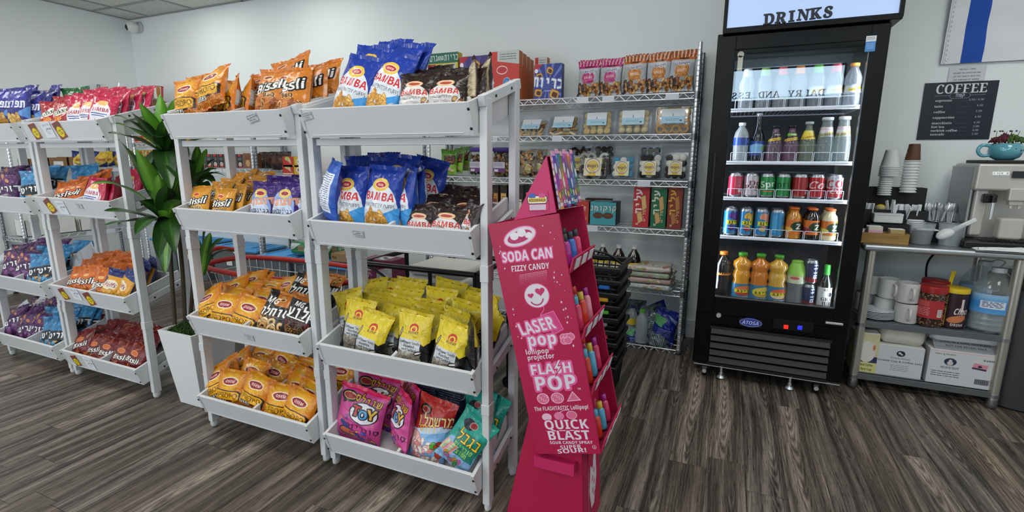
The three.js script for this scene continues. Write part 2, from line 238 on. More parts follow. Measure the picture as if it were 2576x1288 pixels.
function displayRack(x0, x1, zp, label, extras = [], dy = [0, 0, 0, 0]) {
  RACKS.push([x0, x1, zp, dy]); // zp: front face of the front posts
  const t = thing('display_rack', label, 'display rack', [(x0 + x1) / 2, 0, zp], 'white four-tier display racks'), w = x1 - x0, D = 0.235, H1 = 1.284, H2 = 1.284 + Math.tan(TILT) * D;
  const pw = 0.024, pd = 0.034;
  for (const s of [-1, 1]) {
    const px = s * (w / 2 - pw / 2);
    const foot = (z) => new THREE.CapsuleGeometry(0.014, 0.04, 4, 10).scale(pw / 2 / 0.014, 1, pd / 2 / 0.014).translate(px, 0.034, z);
    part('post', [rbox(pw, H1 - 0.03, pd, px, 0.03 + (H1 - 0.03) / 2, -pd / 2), foot(-pd / 2), rbox(pw + 0.004, 0.05, pd + 0.004, px, 0.79, -pd / 2), rbox(pw + 0.004, 0.035, pd + 0.004, px, 0.36, -pd / 2)], mats.white, t);
    part('post', [rbox(pw, H2 - 0.03, pd, px, 0.03 + (H2 - 0.03) / 2, -D + pd / 2), foot(-D + pd / 2), rbox(pw + 0.004, 0.035, pd + 0.004, px, 0.76, -D + pd / 2)], mats.white, t);
    for (let i = 0; i < 4; i++) {
      const y = TIERS[i][1] + dy[i], rl = (D - 0.01) / Math.cos(TILT);
      const g = i ? rbox(0.014, 0.03, rl, 0, 0, 0) : rbox(0.022, 0.03, rl + 0.03, 0, 0, 0);
      g.rotateX(TILT).translate(s * (w / 2 - 0.012), (i ? y - 0.055 + Math.tan(TILT) * (LIPZ + D / 2) : (H1 + H2) / 2 - 0.008), -D / 2);
      part('rail', g, mats.white, t);
      const sc = []; for (const zz of [-0.06, -0.17]) sc.push(new THREE.SphereGeometry(0.0045, 8, 6).scale(0.5, 1, 1).translate(s * (w / 2 + 0.0005), (i ? y - 0.055 + Math.tan(TILT) * (LIPZ - zz) : H1 - 0.008 - Math.tan(TILT) * zz), zz));
      part('screw', sc, mats.screw, t);
    }
  }
  part('crossbar', [rbox(w - 0.05, 0.05, 0.016, 0, H2 - 0.06, -D + 0.012)], mats.white, t);
  part('crossbar', [rbox(w - 0.05, 0.022, 0.016, 0, 1.170, -0.02)], mats.white, t);
  for (let i = 0; i < 4; i++) {
    const tr = new THREE.Group(); tr.name = 'tray'; tr.position.set(0, TIERS[i][1] + dy[i], LIPZ); tr.rotation.x = TILT; t.add(tr);
    const tw = w - 0.052, h = i ? 0.088 : 0.09, d = 0.262, th = 0.011;
    part('front_panel', [rbox(tw - 0.022, h, th, 0, -h / 2, -th / 2), rbox(tw - 0.06, 0.003, 0.003, 0, -h + 0.008, 0.001)], mats.white, tr);
    part('back_panel', rbox(tw - 0.022, 0.07, th, 0, -h + 0.035, -d + th / 2), mats.white, tr);
    part('floor_panel', rbox(tw - 0.022, 0.008, d - 0.02, 0, -h + 0.01, -d / 2), mats.white, tr);
    part('divider', rbox(0.012, h - 0.02, d - 0.024, (i === 2 ? 0 : 0.005), -h / 2 + 0.004, -d / 2), mats.white, tr);
    for (const s of [-1, 1]) {
      const sh = new THREE.Shape([[0.004, 0], [-d, 0], [-d, -h], [0.0, -h]].map((p) => new THREE.Vector2(...p)));
      const g = new THREE.ExtrudeGeometry(sh, { depth: 0.011, bevelEnabled: false }).rotateY(-Math.PI / 2).translate(s * tw / 2 + 0.0055 + (s < 0 ? 0.0055 : -0.0055), 0, 0);
      // the shape's x axis now runs along +z
      part('end_panel', g, mats.white, tr);
      for (const yy of [-0.018, -h + 0.02]) { const sc = part('screw', new THREE.SphereGeometry(0.0042, 8, 6).scale(1, 1, 0.5), mats.screw, tr); sc.position.set(s * (tw / 2 - 0.004), yy, 0.0045); }
    }
    for (const e of extras) if (e[0] === i) {
      const [, kind, ex, ey, ew, rz] = e, m = kind === 'burst' ? burstMat : kind === 'paper' ? paperMat : labelMats[kind];
      const q = part(kind === 'burst' ? 'price_sticker' : kind === 'paper' ? 'handwritten_note' : 'shelf_label', kind === 'burst' ? box(ew, ew * 1.25, 0.0016) : kind === 'paper' ? box(ew, ew * 0.94, 0.0012) : box(ew, ew * 0.55, 0.0012), m, tr);
      q.position.set(ex, ey, 0.0022); q.rotation.z = rz * R;
    }
  }
  return t;
}
const BU = 'burst', PA = 'paper';
displayRack(-3.715, -3.085, -1.338, 'white four-tier display rack at the far left, cut by the picture edge', [[1, 3, -0.02, -0.03, 0.05, -3]], [0.003, 0, 0, 0]);
displayRack(-3.058, -2.40, -1.335, 'white four-tier display rack left of the potted plant, with price notes', [[0, BU, -0.2, -0.04, 0.055, 8], [0, PA, -0.09, -0.035, 0.075, 2], [0, BU, 0.0, -0.038, 0.058, 14], [1, BU, -0.185, -0.04, 0.055, 20], [1, PA, -0.09, -0.045, 0.07, 0], [1, 3, 0.06, -0.03, 0.045, -4], [2, BU, -0.2, -0.04, 0.05, 15], [2, PA, -0.09, -0.025, 0.07, 0], [2, BU, 0.01, -0.04, 0.055, 16], [3, BU, -0.2, -0.045, 0.05, 12], [3, PA, -0.08, -0.04, 0.07, 0]], [0.003, 0.01, 0.004, 0]);
displayRack(-1.935, -1.297, -1.268, 'white four-tier display rack right of the potted plant', [[0, 0, 0.16, -0.025, 0.05, 12], [2, 3, 0.03, -0.045, 0.045, -6]], [0.003, 0.01, 0.012, 0.012]);
displayRack(-1.275, -0.622, -1.268, 'white four-tier display rack touching the pink candy stand', [[0, 1, -0.27, -0.022, 0.042, 8], [1, 2, -0.1, -0.035, 0.042, -4]]);
// ---------------------------------------------------------------- snack bags
// each bag is one pillow of film with two flat seals; its map holds the printed front (u 0..0.8) and the back (u 0.82..1)
const BW = 256, BH = 336;
function bagTex(front, backCol, back) {
  return canvas(320, BH, (g) => {
    g.save(); g.beginPath(); g.rect(0, 0, 258, BH); g.clip(); front(g, BW, BH); g.restore();
    rect(g, 258, 0, 62, BH, backCol); if (back) back(g);
  });
}
const nutri = (g, c = '#e8ecf0', d = '#22262e') => { rect(g, 268, 60, 44, 200, c); lines(g, 271, 68, 38, 17, 11, d, 3, 7); };
const crimp = (g, c) => { for (let x = 0; x < 256; x += 5) { rect(g, x, 0, 1.5, 16, c); rect(g, x, 320, 1.5, 16, c); } };
function puffs(g, n, x0, y0, x1, y1, a, b, cols, edge, seed, ring) { const r = rng(seed); for (let i = 0; i < n; i++) { const x = x0 + r() * (x1 - x0), y = y0 + (i / n) * (y1 - y0), t = r() * 180, k = 0.8 + r() * 0.4; ell(g, x, y, a * k, b * k, cols[i % cols.length], t, edge, 2.5); if (ring) ell(g, x, y, a * k * 0.4, b * k * 0.4, ring, t, edge, 2); } }
const oval = (g, x, y, a, b, rot = 0) => { ell(g, x, y, a + 7, b + 7, '#efd9a6', rot); ell(g, x, y, a, b, '#8f1a22', rot, '#f6e3d6', 4); txt(g, 'OSEM', x, y + 1, b * 0.95, '#f2d7d0', { rot }); };
const DES = {
  apropo: [(g) => { rect(g, 0, 0, 256, BH, '#cc6a0a'); const q = g.createRadialGradient(128, 95, 10, 128, 95, 130); q.addColorStop(0, '#efc52e'); q.addColorStop(0.5, '#e09c14'); q.addColorStop(1, '#cd720c'); rect(g, 0, 0, 256, 200, q); oval(g, 128, 92, 62, 30); poly(g, [[0, 165], [215, 172], [240, 190], [236, 262], [212, 275], [0, 262]], '#241208'); poly(g, [[0, 174], [206, 180], [224, 196], [220, 252], [204, 262], [0, 250]], '#e6a616'); txt(g, 'APROPO', 112, 217, 56, '#2a1a08', { bold: false, w: 206 }); puffs(g, 22, 0, 276, 256, 330, 26, 12, ['#d8801c', '#e0932a', '#c06a14'], '#8f4a0c', 3, '#a85a10'); txt(g, 'TUBES', 66, 272, 36, '#f0eee6', { stroke: '#2a1a08', sw: 7, rot: 3 }); }, '#b9651a', (g) => { rect(g, 262, 120, 58, 120, '#c9cbd0'); lines(g, 266, 126, 50, 11, 10, '#55585e', 3, 4); }],
  bbq: [(g) => { rect(g, 0, 0, 256, BH, '#cf741d'); poly(g, [[0, 60], [256, 20], [256, 336], [0, 336]], '#d07a22'); ell(g, 84, 70, 40, 17, '#e9c38c'); ell(g, 84, 70, 33, 12, '#9a3a20', 0, '#f0dcc4', 3); txt(g, 'Bissli', 128, 140, 92, '#f4f1ec', { stroke: '#120d0a', sw: 20, rot: -14, skew: -0.25, w: 225 }); txt(g, 'BBQ', 140, 206, 38, '#1a1008', { stroke: '#dca362', sw: 10, rot: -5 }); puffs(g, 14, 20, 240, 236, 320, 30, 13, ['#b75f17', '#e0a25a', '#9a4a10'], '#6e330a', 12, '#7d3c0c'); }, '#a9601c', (g) => { lines(g, 266, 60, 48, 20, 11, '#eadfce', 3, 4); }],
  falafel: [(g) => { rect(g, 0, 0, 256, BH, '#d99411'); rect(g, 0, 0, 256, 60, '#cf880c'); ell(g, 104, 84, 38, 17, '#c8301e', 0, '#f3d9b0', 4); txt(g, 'Bissli', 128, 156, 96, '#f7f4ee', { stroke: '#15100a', sw: 20, rot: -8, skew: -0.25, w: 226 }); txt(g, 'FALAFEL', 140, 226, 36, '#2a1408', { stroke: '#e7c48a', sw: 10, rot: -3 }); puffs(g, 8, 10, 270, 246, 320, 30, 14, ['#c17c12', '#e2a52c'], '#8d5708', 5); }, '#b97c12', (g) => lines(g, 264, 40, 52, 24, 11, '#efe6cf', 3, 9)],
  bamba: [(g) => { rect(g, 0, 0, 256, BH, '#16389c'); ell(g, 128, 215, 122, 130, '#dfe3ea'); rect(g, 6, 210, 244, 60, '#dfe3ea'); poly(g, [[256, 196], [150, 250], [90, 336], [256, 336]], '#3a93d6'); poly(g, [[0, 250], [60, 300], [90, 336], [0, 336]], '#2a6ec2'); ell(g, 128, 92, 58, 33, '#e8bf4a'); ell(g, 128, 92, 40, 17, '#b92a2a', 0, '#f6dfcc', 4); txt(g, 'OSEM', 128, 93, 16, '#f4dccf'); txt(g, 'BAMBA', 128, 152, 58, '#cf1f26', { w: 206 }); txt(g, 'PEANUT BUTTER PUFFS', 128, 197, 25, '#1a1d33', { w: 222, bold: false }); puffs(g, 20, 22, 240, 190, 326, 34, 15, ['#e0a847', '#d0912f', '#eebd66'], '#9a611a', 21); }, '#2456b4', (g) => nutri(g, '#dfe6f2', '#1c2850')],
  dark: [(g) => { rect(g, 0, 0, 256, BH, '#23110c'); ell(g, 122, 220, 108, 120, '#d9d5d3'); rect(g, 14, 220, 216, 80, '#d9d5d3'); ell(g, 122, 92, 60, 27, '#e1b98a'); ell(g, 122, 92, 44, 15, '#b04a36', 0, '#f2d9c6', 4); txt(g, 'BAMBA', 122, 165, 66, '#c62a24', { w: 196 }); txt(g, 'PEANUT BUTTER PUFFS', 122, 214, 26, '#241a18', { w: 196, bold: false }); txt(g, 'with Creamy', 122, 246, 20, '#4a2c20', { bold: false }); txt(g, 'Hazelnut Filling', 122, 268, 20, '#4a2c20', { bold: false }); puffs(g, 9, 190, 230, 250, 330, 26, 13, ['#c9964e', '#7c4a22'], '#4a2a12', 8); }, '#3a241a', (g) => { rect(g, 264, 40, 52, 240, '#bba98a'); lines(g, 268, 50, 44, 20, 11, '#2e2016', 3, 3); }],
  dubon: [(g) => { rect(g, 0, 0, 256, BH, '#3c1c74'); ell(g, 124, 220, 116, 158, '#8fa6da'); ell(g, 124, 250, 112, 110, '#c9d4ea'); rect(g, 10, 280, 228, 56, '#d2daea'); ell(g, 128, 92, 62, 38, '#e6c25c'); ell(g, 128, 92, 42, 19, '#a02828', 0, '#f3dcc9', 4); heb(g, 'dalet vav bet vav nun yod memf', 122, 168, 40, '#e79aa0', { stroke: '#d8a23c', sw: 9, rot: -12, lw: 0.26 }); heb(g, 'bet tet ayin memf', 70, 246, 26, '#20243c', { rot: -6 }); heb(g, 'gimel bet yod nun he', 176, 236, 24, '#20243c', { rot: -6 }); puffs(g, 8, 20, 280, 236, 325, 26, 16, ['#e9edf4', '#c9a24a'], '#39405c', 31); }, '#3c1c74', (g) => nutri(g, '#c9c2d8')],
  mg: [(g) => { rect(g, 0, 0, 256, BH, '#15100e'); poly(g, [[60, 0], [256, 0], [256, 92], [90, 100]], '#c4711a'); puffs(g, 6, 110, 40, 240, 80, 26, 16, ['#d9a45c'], '#7a4410', 4, '#5a300c'); txt(g, 'MG', 62, 70, 58, '#f2f0ee', { skew: -0.2 }); heb(g, 'shin tet vav het lamed he', 130, 146, 46, '#f4f2ef', { lw: 0.26, rot: -6, skew: -0.2 }); heb(g, 'bet yod gimel lamed', 84, 192, 26, '#b5742c', { rot: -6 }); puffs(g, 16, 20, 218, 200, 320, 32, 26, ['#dfba80', '#c9995a', '#efd3a2'], '#6e4214', 33, '#20140c'); }, '#15100e', null],
  salty: [(g) => { rect(g, 0, 0, 256, BH, '#120d0c'); rect(g, 0, 0, 256, 40, '#a65c16'); txt(g, 'MG', 86, 66, 44, '#e8e6e3', { skew: -0.2 }); heb(g, 'qof lamed vav ayin', 128, 122, 54, '#f4f2ef', { lw: 0.26, rot: -6 }); rect(g, 40, 158, 140, 8, '#f4f2ef'); heb(g, 'shin vav qof vav lamed dalet', 120, 200, 34, '#7c1f18', { rot: -4 }); puffs(g, 16, 60, 236, 250, 325, 30, 22, ['rgba(0,0,0,0)'], '#c8914c', 13, 'rgba(0,0,0,0)'); rect(g, 10, 300, 90, 9, '#d98f96'); }, '#15100e', null],
  seeds: [(g) => { rect(g, 0, 0, 256, BH, '#0c0b0b'); poly(g, [[0, 0], [256, 0], [256, 170], [226, 196], [196, 180], [60, 178], [20, 160], [0, 150]], '#dcc22a'); rect(g, 0, 0, 256, 20, '#d2b51e'); rect(g, 30, 168, 172, 80, '#c3c6c9'); rect(g, 30, 248, 172, 88, '#a49c8e'); const r = rng(4); for (let i = 0; i < 110; i++) { const x = 34 + r() * 164, y = 250 + r() * 84, t = r() * 180; ell(g, x, y, 15, 5, ['#d8d2c4', '#b6ad9c', '#8d8577'][i % 3], t, '#4b443c', 1.6); if (i % 3 === 0) ell(g, x, y, 11, 1.4, '#3c362f', t); } ell(g, 186, 246, 34, 14, '#2b2724', -20); ell(g, 186, 246, 26, 5, '#e4ded2', -20); ell(g, 40, 134, 9, 32, '#262220', 14); ell(g, 40, 134, 3, 26, '#e0dacb', 14); ell(g, 140, 96, 34, 28, '#c3341c'); ell(g, 140, 102, 25, 20, '#eccf3a'); ell(g, 140, 104, 14, 14, '#c3341c'); rect(g, 98, 112, 84, 22, '#d8b81e'); txt(g, 'KLIYAT', 140, 123, 22, '#2c1c08', { w: 78 }); lines(g, 198, 100, 40, 5, 9, '#7d6a1c', 2, 5); txt(g, 'Sunflower Seeds', 116, 190, 24, '#1b1c20', { w: 160 }); txt(g, 'Roasted', 116, 213, 23, '#1b1c20'); txt(g, 'and Salted', 116, 236, 23, '#1b1c20'); }, '#0c0b0b', null],
  toy: [(g) => { rect(g, 0, 0, 256, BH, '#c8488e'); rect(g, 0, 0, 256, 26, '#d81e58'); ell(g, 60, 60, 48, 30, '#1b1424'); poly(g, [[26, 74], [60, 86], [34, 106]], '#1b1424'); ell(g, 60, 58, 34, 18, '#9a2028', 0, '#e2b65a', 4); heb(g, 'shin vav gimel lamed samekh', 165, 62, 30, '#e3a62a', { stroke: '#3a1c14', sw: 8, rot: 4 }); ell(g, 160, 132, 74, 62, '#e9e4ea', 0, '#241824', 6); txt(g, 'T', 118, 128, 84, '#c63a38', { stroke: '#1c1420', sw: 14 }); txt(g, 'O', 160, 138, 70, '#4ea3dc', { stroke: '#1c1420', sw: 14 }); txt(g, 'Y', 202, 128, 84, '#eab13c', { stroke: '#1c1420', sw: 14 }); heb(g, 'samekh vav kaf resh yod vav tav', 166, 226, 25, '#3a1430', { rot: 2 }); txt(g, '2', 80, 176, 44, '#4a4aa0'); txt(g, '5', 40, 200, 34, '#d7a044'); ell(g, 90, 266, 50, 24, '#c2643c', 0, '#2c2440', 7); ell(g, 70, 226, 34, 18, '#38407c', 30); puffs(g, 10, 120, 250, 236, 310, 16, 10, ['#4a4aa0', '#d0963c', '#b23c6a'], '#5c2450', 6); }, '#c03c80', (g) => nutri(g, '#dba0c0', '#6c1c48')],
  marsh: [(g) => { rect(g, 0, 0, 256, BH, '#b6261c'); poly(g, [[0, 190], [256, 110], [256, 336], [0, 336]], '#7fb0df'); poly(g, [[0, 176], [256, 96], [256, 128], [0, 206]], '#bcd0e8'); ell(g, 70, 64, 44, 24, '#22141c'); ell(g, 70, 64, 28, 13, '#8f1f28', 0, '#e2b65a', 3); heb(g, 'mem resh shin mem lamed vav', 150, 104, 40, '#f0d892', { stroke: '#8a1410', sw: 8, rot: -10 }); heb(g, 'resh vav lamed samekh', 120, 146, 28, '#e2b840', { rot: -8 }); ell(g, 46, 206, 40, 34, '#e7b9ac', 0, '#d06a66', 4); puffs(g, 42, 20, 208, 226, 300, 20, 10, ['#efe4da', '#e9b7b4', '#f4efe6', '#d98a86'], '#b67a74', 14); puffs(g, 5, 180, 200, 240, 250, 22, 17, ['#c8442e', '#52a038'], '#5c1c14', 3); rect(g, 0, 302, 256, 34, '#8fbce8'); }, '#7fb0df', (g) => nutri(g)],
  teal: [(g) => { rect(g, 0, 0, 256, BH, '#1f9a88'); poly(g, [[20, 180], [236, 130], [256, 240], [256, 336], [0, 336]], '#8fb4dc'); ell(g, 90, 70, 48, 26, '#141c2c'); ell(g, 120, 66, 26, 16, '#9a2a30', 0, '#d9c4b0', 3); poly(g, [[40, 120], [240, 96], [250, 250], [90, 250]], '#15806f'); heb(g, 'bet gimel bet lamed', 150, 142, 46, '#ecc42c', { stroke: '#3c4a10', sw: 8 }); heb(g, 'samekh vav kaf resh yod vav tav', 150, 196, 22, '#b9cf4a'); heb(g, 'het mem vav tsadi', 160, 228, 22, '#b9cf4a'); for (let i = 0; i < 9; i++) { g.save(); g.translate(20 + i * 12, 200); g.rotate(0.35); rect(g, 0, 0, 9, 90, ['#e9a2b8', '#f0d27c', '#9fd0a8', '#e8845c'][i % 4]); g.restore(); } puffs(g, 9, 30, 280, 200, 320, 24, 14, ['#e3962c', '#c25ca6', '#4c9a48'], '#5c3a14', 9); }, '#1f9a88', null],
  tall: [(g) => { rect(g, 0, 0, 256, BH, '#2a2a78'); ell(g, 128, 100, 100, 90, '#3c3c98'); heb(g, 'tav pe vav tsadi', 128, 150, 50, '#e9eef4', { lw: 0.27 }); poly(g, [[256, 160], [150, 240], [256, 270]], '#5a8fd0'); puffs(g, 10, 40, 250, 200, 315, 36, 22, ['#e0b860', '#c99240'], '#7a5418', 7); }, '#2a2a78', (g) => nutri(g, '#8c90c0')],
  bred: [(g) => { rect(g, 0, 0, 256, BH, '#a01c26'); poly(g, [[20, 170], [120, 110], [236, 90], [240, 150], [130, 200], [24, 220]], '#e5e2d6'); txt(g, 'Bissli', 130, 152, 62, '#e9e4da', { stroke: '#1c2c1c', sw: 10, rot: -14, w: 190 }); puffs(g, 12, 20, 230, 236, 320, 30, 18, ['#d86a24', '#e08c3a'], '#7c2c10', 15); }, '#8c1820', null],
  bambared: [(g) => { rect(g, 0, 0, 256, BH, '#b81c44'); ell(g, 128, 190, 98, 105, '#e2e0e6'); rect(g, 34, 200, 190, 80, '#e2e0e6'); ell(g, 128, 90, 50, 27, '#e6b670'); txt(g, 'BAMBA', 128, 160, 52, '#a8283c', { w: 160, skew: -0.1 }); rect(g, 50, 196, 156, 9, '#38509c'); rect(g, 60, 216, 130, 8, '#38509c'); puffs(g, 14, 30, 266, 226, 325, 22, 14, ['#b4203c', '#d84a5a', '#8c1428'], '#600c1c', 16); }, '#9c1838', (g) => rect(g, 262, 280, 56, 40, '#3452b0')],
  oval5: [(g) => { rect(g, 0, 0, 256, BH, '#431a50'); ell(g, 128, 70, 100, 50, '#5a2a66'); puffs(g, 8, 30, 40, 226, 120, 28, 14, ['#6c3c70', '#c98a60'], '#30103a', 22); heb(g, 'dalet vav resh yod tet vav', 128, 180, 46, '#eeecf0', { stroke: '#1c0c24', sw: 12, lw: 0.27, rot: -8 }); puffs(g, 8, 40, 240, 220, 320, 34, 22, ['#7c4a80', '#52205e'], '#2c0c34', 17); }, '#431a50', (g) => nutri(g, '#d6d8dc')],
  blue: [(g) => { rect(g, 0, 0, 256, BH, '#3580b2'); puffs(g, 16, 10, 20, 246, 130, 30, 16, ['#4a94c4', '#2c6c9c', '#5ca4d0'], '#2a6494', 23); poly(g, [[10, 150], [246, 130], [240, 236], [120, 280], [20, 220]], '#16181f'); heb(g, 'dalet vav resh yod tet vav', 128, 190, 44, '#eef2f6', { lw: 0.27, rot: -6 }); poly(g, [[90, 240], [170, 236], [124, 286]], '#d79a54', '#16181f', 6); puffs(g, 7, 10, 270, 246, 326, 26, 16, ['#5ca4d0', '#c9a06a', '#2c6c9c'], '#245c88', 18); }, '#3580b2', (g) => nutri(g, '#dfe2e6')],
  borange: [(g) => { rect(g, 0, 0, 256, BH, '#cd6418'); puffs(g, 8, 20, 20, 236, 90, 30, 14, ['#d9772a', '#b8540f'], '#a34a0c', 24); ell(g, 110, 112, 40, 18, '#e3b070'); txt(g, 'Bissli', 128, 186, 84, '#f2ece4', { stroke: '#3a160a', sw: 18, rot: -6, skew: -0.2, w: 220 }); puffs(g, 12, 10, 250, 246, 322, 30, 15, ['#d97c30', '#a84c10'], '#7c3408', 25); }, '#b45614', null],
  puffy: [(g) => { rect(g, 0, 0, 256, BH, '#d99a2e'); rect(g, 0, 0, 256, 70, '#23306c'); poly(g, [[0, 66], [60, 100], [0, 180]], '#23306c'); ell(g, 118, 160, 86, 52, '#e9dcc0'); txt(g, 'Puffs', 118, 160, 60, '#8c3060', { skew: -0.2 }); puffs(g, 10, 30, 230, 220, 320, 36, 22, ['#e2b054', '#c98c2c'], '#8a5c14', 26); }, '#23306c', null],
  dred: [(g) => { rect(g, 0, 0, 256, BH, '#6c1218'); puffs(g, 9, 20, 20, 236, 80, 26, 12, ['#7a2420', '#b5532a'], '#48100f', 27); ell(g, 110, 108, 54, 24, '#c9642c', 0, '#e4b48a', 4); txt(g, 'Bissli', 128, 176, 70, '#efe8e2', { stroke: '#230a0a', sw: 16, rot: -6, skew: -0.2, w: 176 }); puffs(g, 14, 10, 236, 246, 326, 28, 14, ['#b8562a', '#7c2a1c', '#d07a44'], '#4a120e', 28); }, '#52121a', null],
  green: [(g) => { rect(g, 0, 0, 256, BH, '#5f9426'); rect(g, 0, 0, 256, 60, '#47781c'); poly(g, [[60, 90], [236, 70], [240, 200], [70, 220]], '#47241a'); txt(g, 'KIFLI', 150, 140, 56, '#8a4a2c', { rot: -12 }); ell(g, 150, 180, 70, 14, '#b06a34', -14); ell(g, 70, 240, 60, 40, '#d9c02c'); poly(g, [[120, 230], [256, 200], [256, 330], [60, 330]], '#86ba34'); ell(g, 150, 270, 34, 20, '#d8a0b0'); ell(g, 200, 290, 26, 16, '#e0b0a0'); }, '#477a1c', null],
  white: [(g) => { rect(g, 0, 0, 256, BH, '#c9ccd2'); lines(g, 60, 120, 130, 6, 14, '#7f838c', 3, 3); }, '#c9ccd2', null],
  navy: [(g) => { rect(g, 0, 0, 256, BH, '#1c2440'); lines(g, 30, 60, 190, 18, 13, '#8d96ae', 4, 3); }, '#1c2440', null],
  dgreen: [(g) => { rect(g, 0, 0, 256, BH, '#1c5a2c'); ell(g, 128, 150, 90, 60, '#2a7a3c'); txt(g, 'Corn', 128, 150, 60, '#d8e0c8'); }, '#1c5a2c', null],
};
HEB.het = '.1,0 .9,0 .9,1|.15,0 .15,1';
// size (m), fullness, reference height of the placing point, words for the label
const BAG = {
  apropo: [0.155, 0.158, 0.052, 0.725, 'orange corn puff bag'], bbq: [0.168, 0.172, 0.056, 0.58, 'brown-orange barbecue bag'], falafel: [0.12, 0.135, 0.039, 0.53, 'mustard yellow snack bag'], bamba: [0.15, 0.218, 0.065, 0.5, 'blue peanut puff bag'], dark: [0.138, 0.13, 0.047, 0.5, 'dark brown puff bag'],
  dubon: [0.13, 0.155, 0.052, 0.5, 'purple puff bag'], mg: [0.178, 0.185, 0.052, 0.5, 'black pretzel-ring bag'], salty: [0.16, 0.185, 0.052, 0.5, 'black knotted-pretzel bag'], seeds: [0.135, 0.182, 0.043, 0.7, 'yellow sunflower seed bag'], toy: [0.205, 0.205, 0.069, 0.5, 'pink toy-letter bag'],
  marsh: [0.15, 0.24, 0.060, 0.5, 'red-blue marshmallow bag'], teal: [0.13, 0.205, 0.043, 0.5, 'teal sour-candy bag'], tall: [0.125, 0.19, 0.047, 0.5, 'tall indigo snack bag'], bred: [0.125, 0.15, 0.043, 0.5, 'red snack bag'], bambared: [0.14, 0.165, 0.047, 0.5, 'crimson puff bag'],
  oval5: [0.14, 0.18, 0.052, 0.5, 'purple tortilla chip bag'], blue: [0.15, 0.185, 0.052, 0.5, 'sky-blue tortilla bag'], borange: [0.13, 0.165, 0.047, 0.5, 'orange snack bag'], puffy: [0.12, 0.165, 0.047, 0.5, 'yellow-navy puff bag'], dred: [0.135, 0.16, 0.047, 0.55, 'dark red snack bag'],
  green: [0.13, 0.165, 0.043, 0.5, 'green chocolate snack bag'], white: [0.15, 0.17, 0.043, 0.5, 'silver-backed snack bag'], navy: [0.15, 0.2, 0.052, 0.5, 'navy snack bag'], dgreen: [0.15, 0.18, 0.043, 0.5, 'dark green snack bag'],
};
function bagParts(W, H, T, seed) {
  const r = rng(seed), n = vnoise(seed + 50), NU = 26, NV = 30, sealH = 0.062, taper = 0.05 + r() * 0.03, ph = r() * 6, tw = (r() - 0.5) * 0.02;
  const P = (u, v, side) => { // u,v in 0..1 over the body
    const e = Math.pow(Math.max(0, Math.sin(Math.PI * v)), 0.5), f = Math.pow(Math.max(0, 1 - Math.pow(Math.abs(2 * u - 1), 2.4)), 0.62), sag = 1 + 0.18 * Math.cos(Math.PI * v);
    const rdg = 1 - Math.abs(2 * n(u * 4 + side * 5 + v * 2, v * 5 - u * 2) - 1), rd2 = 1 - Math.abs(2 * n(u * 7 - v * 3 + side * 9, v * 8 + u * 2 + 3) - 1);
    const wr = (n(u * 5 + side * 7, v * 6) - 0.5) * 0.22 + rdg * rdg * rdg * 0.2 + rd2 * rd2 * rd2 * 0.1 - 0.12;
    const fan = (Math.sin(u * 26 + ph) + 0.6 * Math.sin(u * 47 + ph * 2)) * Math.pow(Math.abs(2 * v - 1), 4) * 0.06;
    const d = (T / 2) * e * f * sag * (1 + wr) + T * fan * f * 0.5;
    const x = (u - 0.5) * W * (1 - taper * e * 1.6) + tw * (v - 0.5), y = H * (sealH + v * (1 - 2 * sealH)) - 0.012 * e * f * (v - 0.5);
    return [x, y, side * d + tw * Math.sin(v * 3) + 0.004 * Math.sin(u * 4 + ph) * Math.abs(2 * v - 1)];
  };
  const grid = (nu, nv, fn) => { const pos = [], uv = [], idx = []; for (let j = 0; j <= nv; j++) for (let i = 0; i <= nu; i++) { const q = fn(i / nu, j / nv); pos.push(q[0], q[1], q[2]); uv.push(q[3], q[4]); } for (let j = 0; j < nv; j++) for (let i = 0; i < nu; i++) { const a = j * (nu + 1) + i, b = a + nu + 1; idx.push(a, a + 1, b, b, a + 1, b + 1); } const g = new THREE.BufferGeometry(); g.setAttribute('position', new THREE.Float32BufferAttribute(pos, 3)); g.setAttribute('uv', new THREE.Float32BufferAttribute(uv, 2)); g.setIndex(idx); g.computeVertexNormals(); return g; };
  const vv = (v) => sealH + v * (1 - 2 * sealH);
  const body = join([grid(NU, NV, (u, v) => [...P(u, v, 1), u * 0.8, vv(v)]), grid(NU, NV, (u, v) => [...P(1 - u, v, -1), 0.82 + u * 0.17, vv(v)])]);
  const seal = (top) => { const f = (side) => (u, v) => { const uu = side > 0 ? u : 1 - u, p = P(uu, top ? 1 : 0, 1), y0 = top ? p[1] : 0, y = y0 + v * (top ? H - p[1] : p[1]); const k = top ? v : 1 - v; const zig = ((Math.round(u * 24) % 2) ? 0.0016 : 0) * k; return [p[0] * (1 + 0.02 * k), y + (top ? -zig : zig) * (k > 0.9 ? 1 : 0), p[2] + side * 0.0006 + k * 0.005 * Math.sin(uu * 7 + ph), side > 0 ? u * 0.8 : 0.82 + u * 0.17, top ? 1 - sealH + v * sealH : v * sealH]; }; return join([grid(24, 2, f(1)), grid(24, 2, f(-1))]); };
  return [body, seal(true), seal(false)];
}
const bagProto = {};
const crinkle = (() => { const a = vnoise(71), b = vnoise(72); return dataTex(256, 256, (u, v) => { const w = 0.25 * b(u * 4, v * 4, 4, 4), q = 1 - Math.abs(2 * a((u + w) * 6, (v + w) * 6, 6, 6) - 1), s = 1 - Math.abs(2 * b((u + w) * 13, (v - w) * 13, 13, 13) - 1); const k = 40 + 130 * Math.pow(q, 5) + 70 * Math.pow(s, 4); return [k, k, k]; }, false); })();
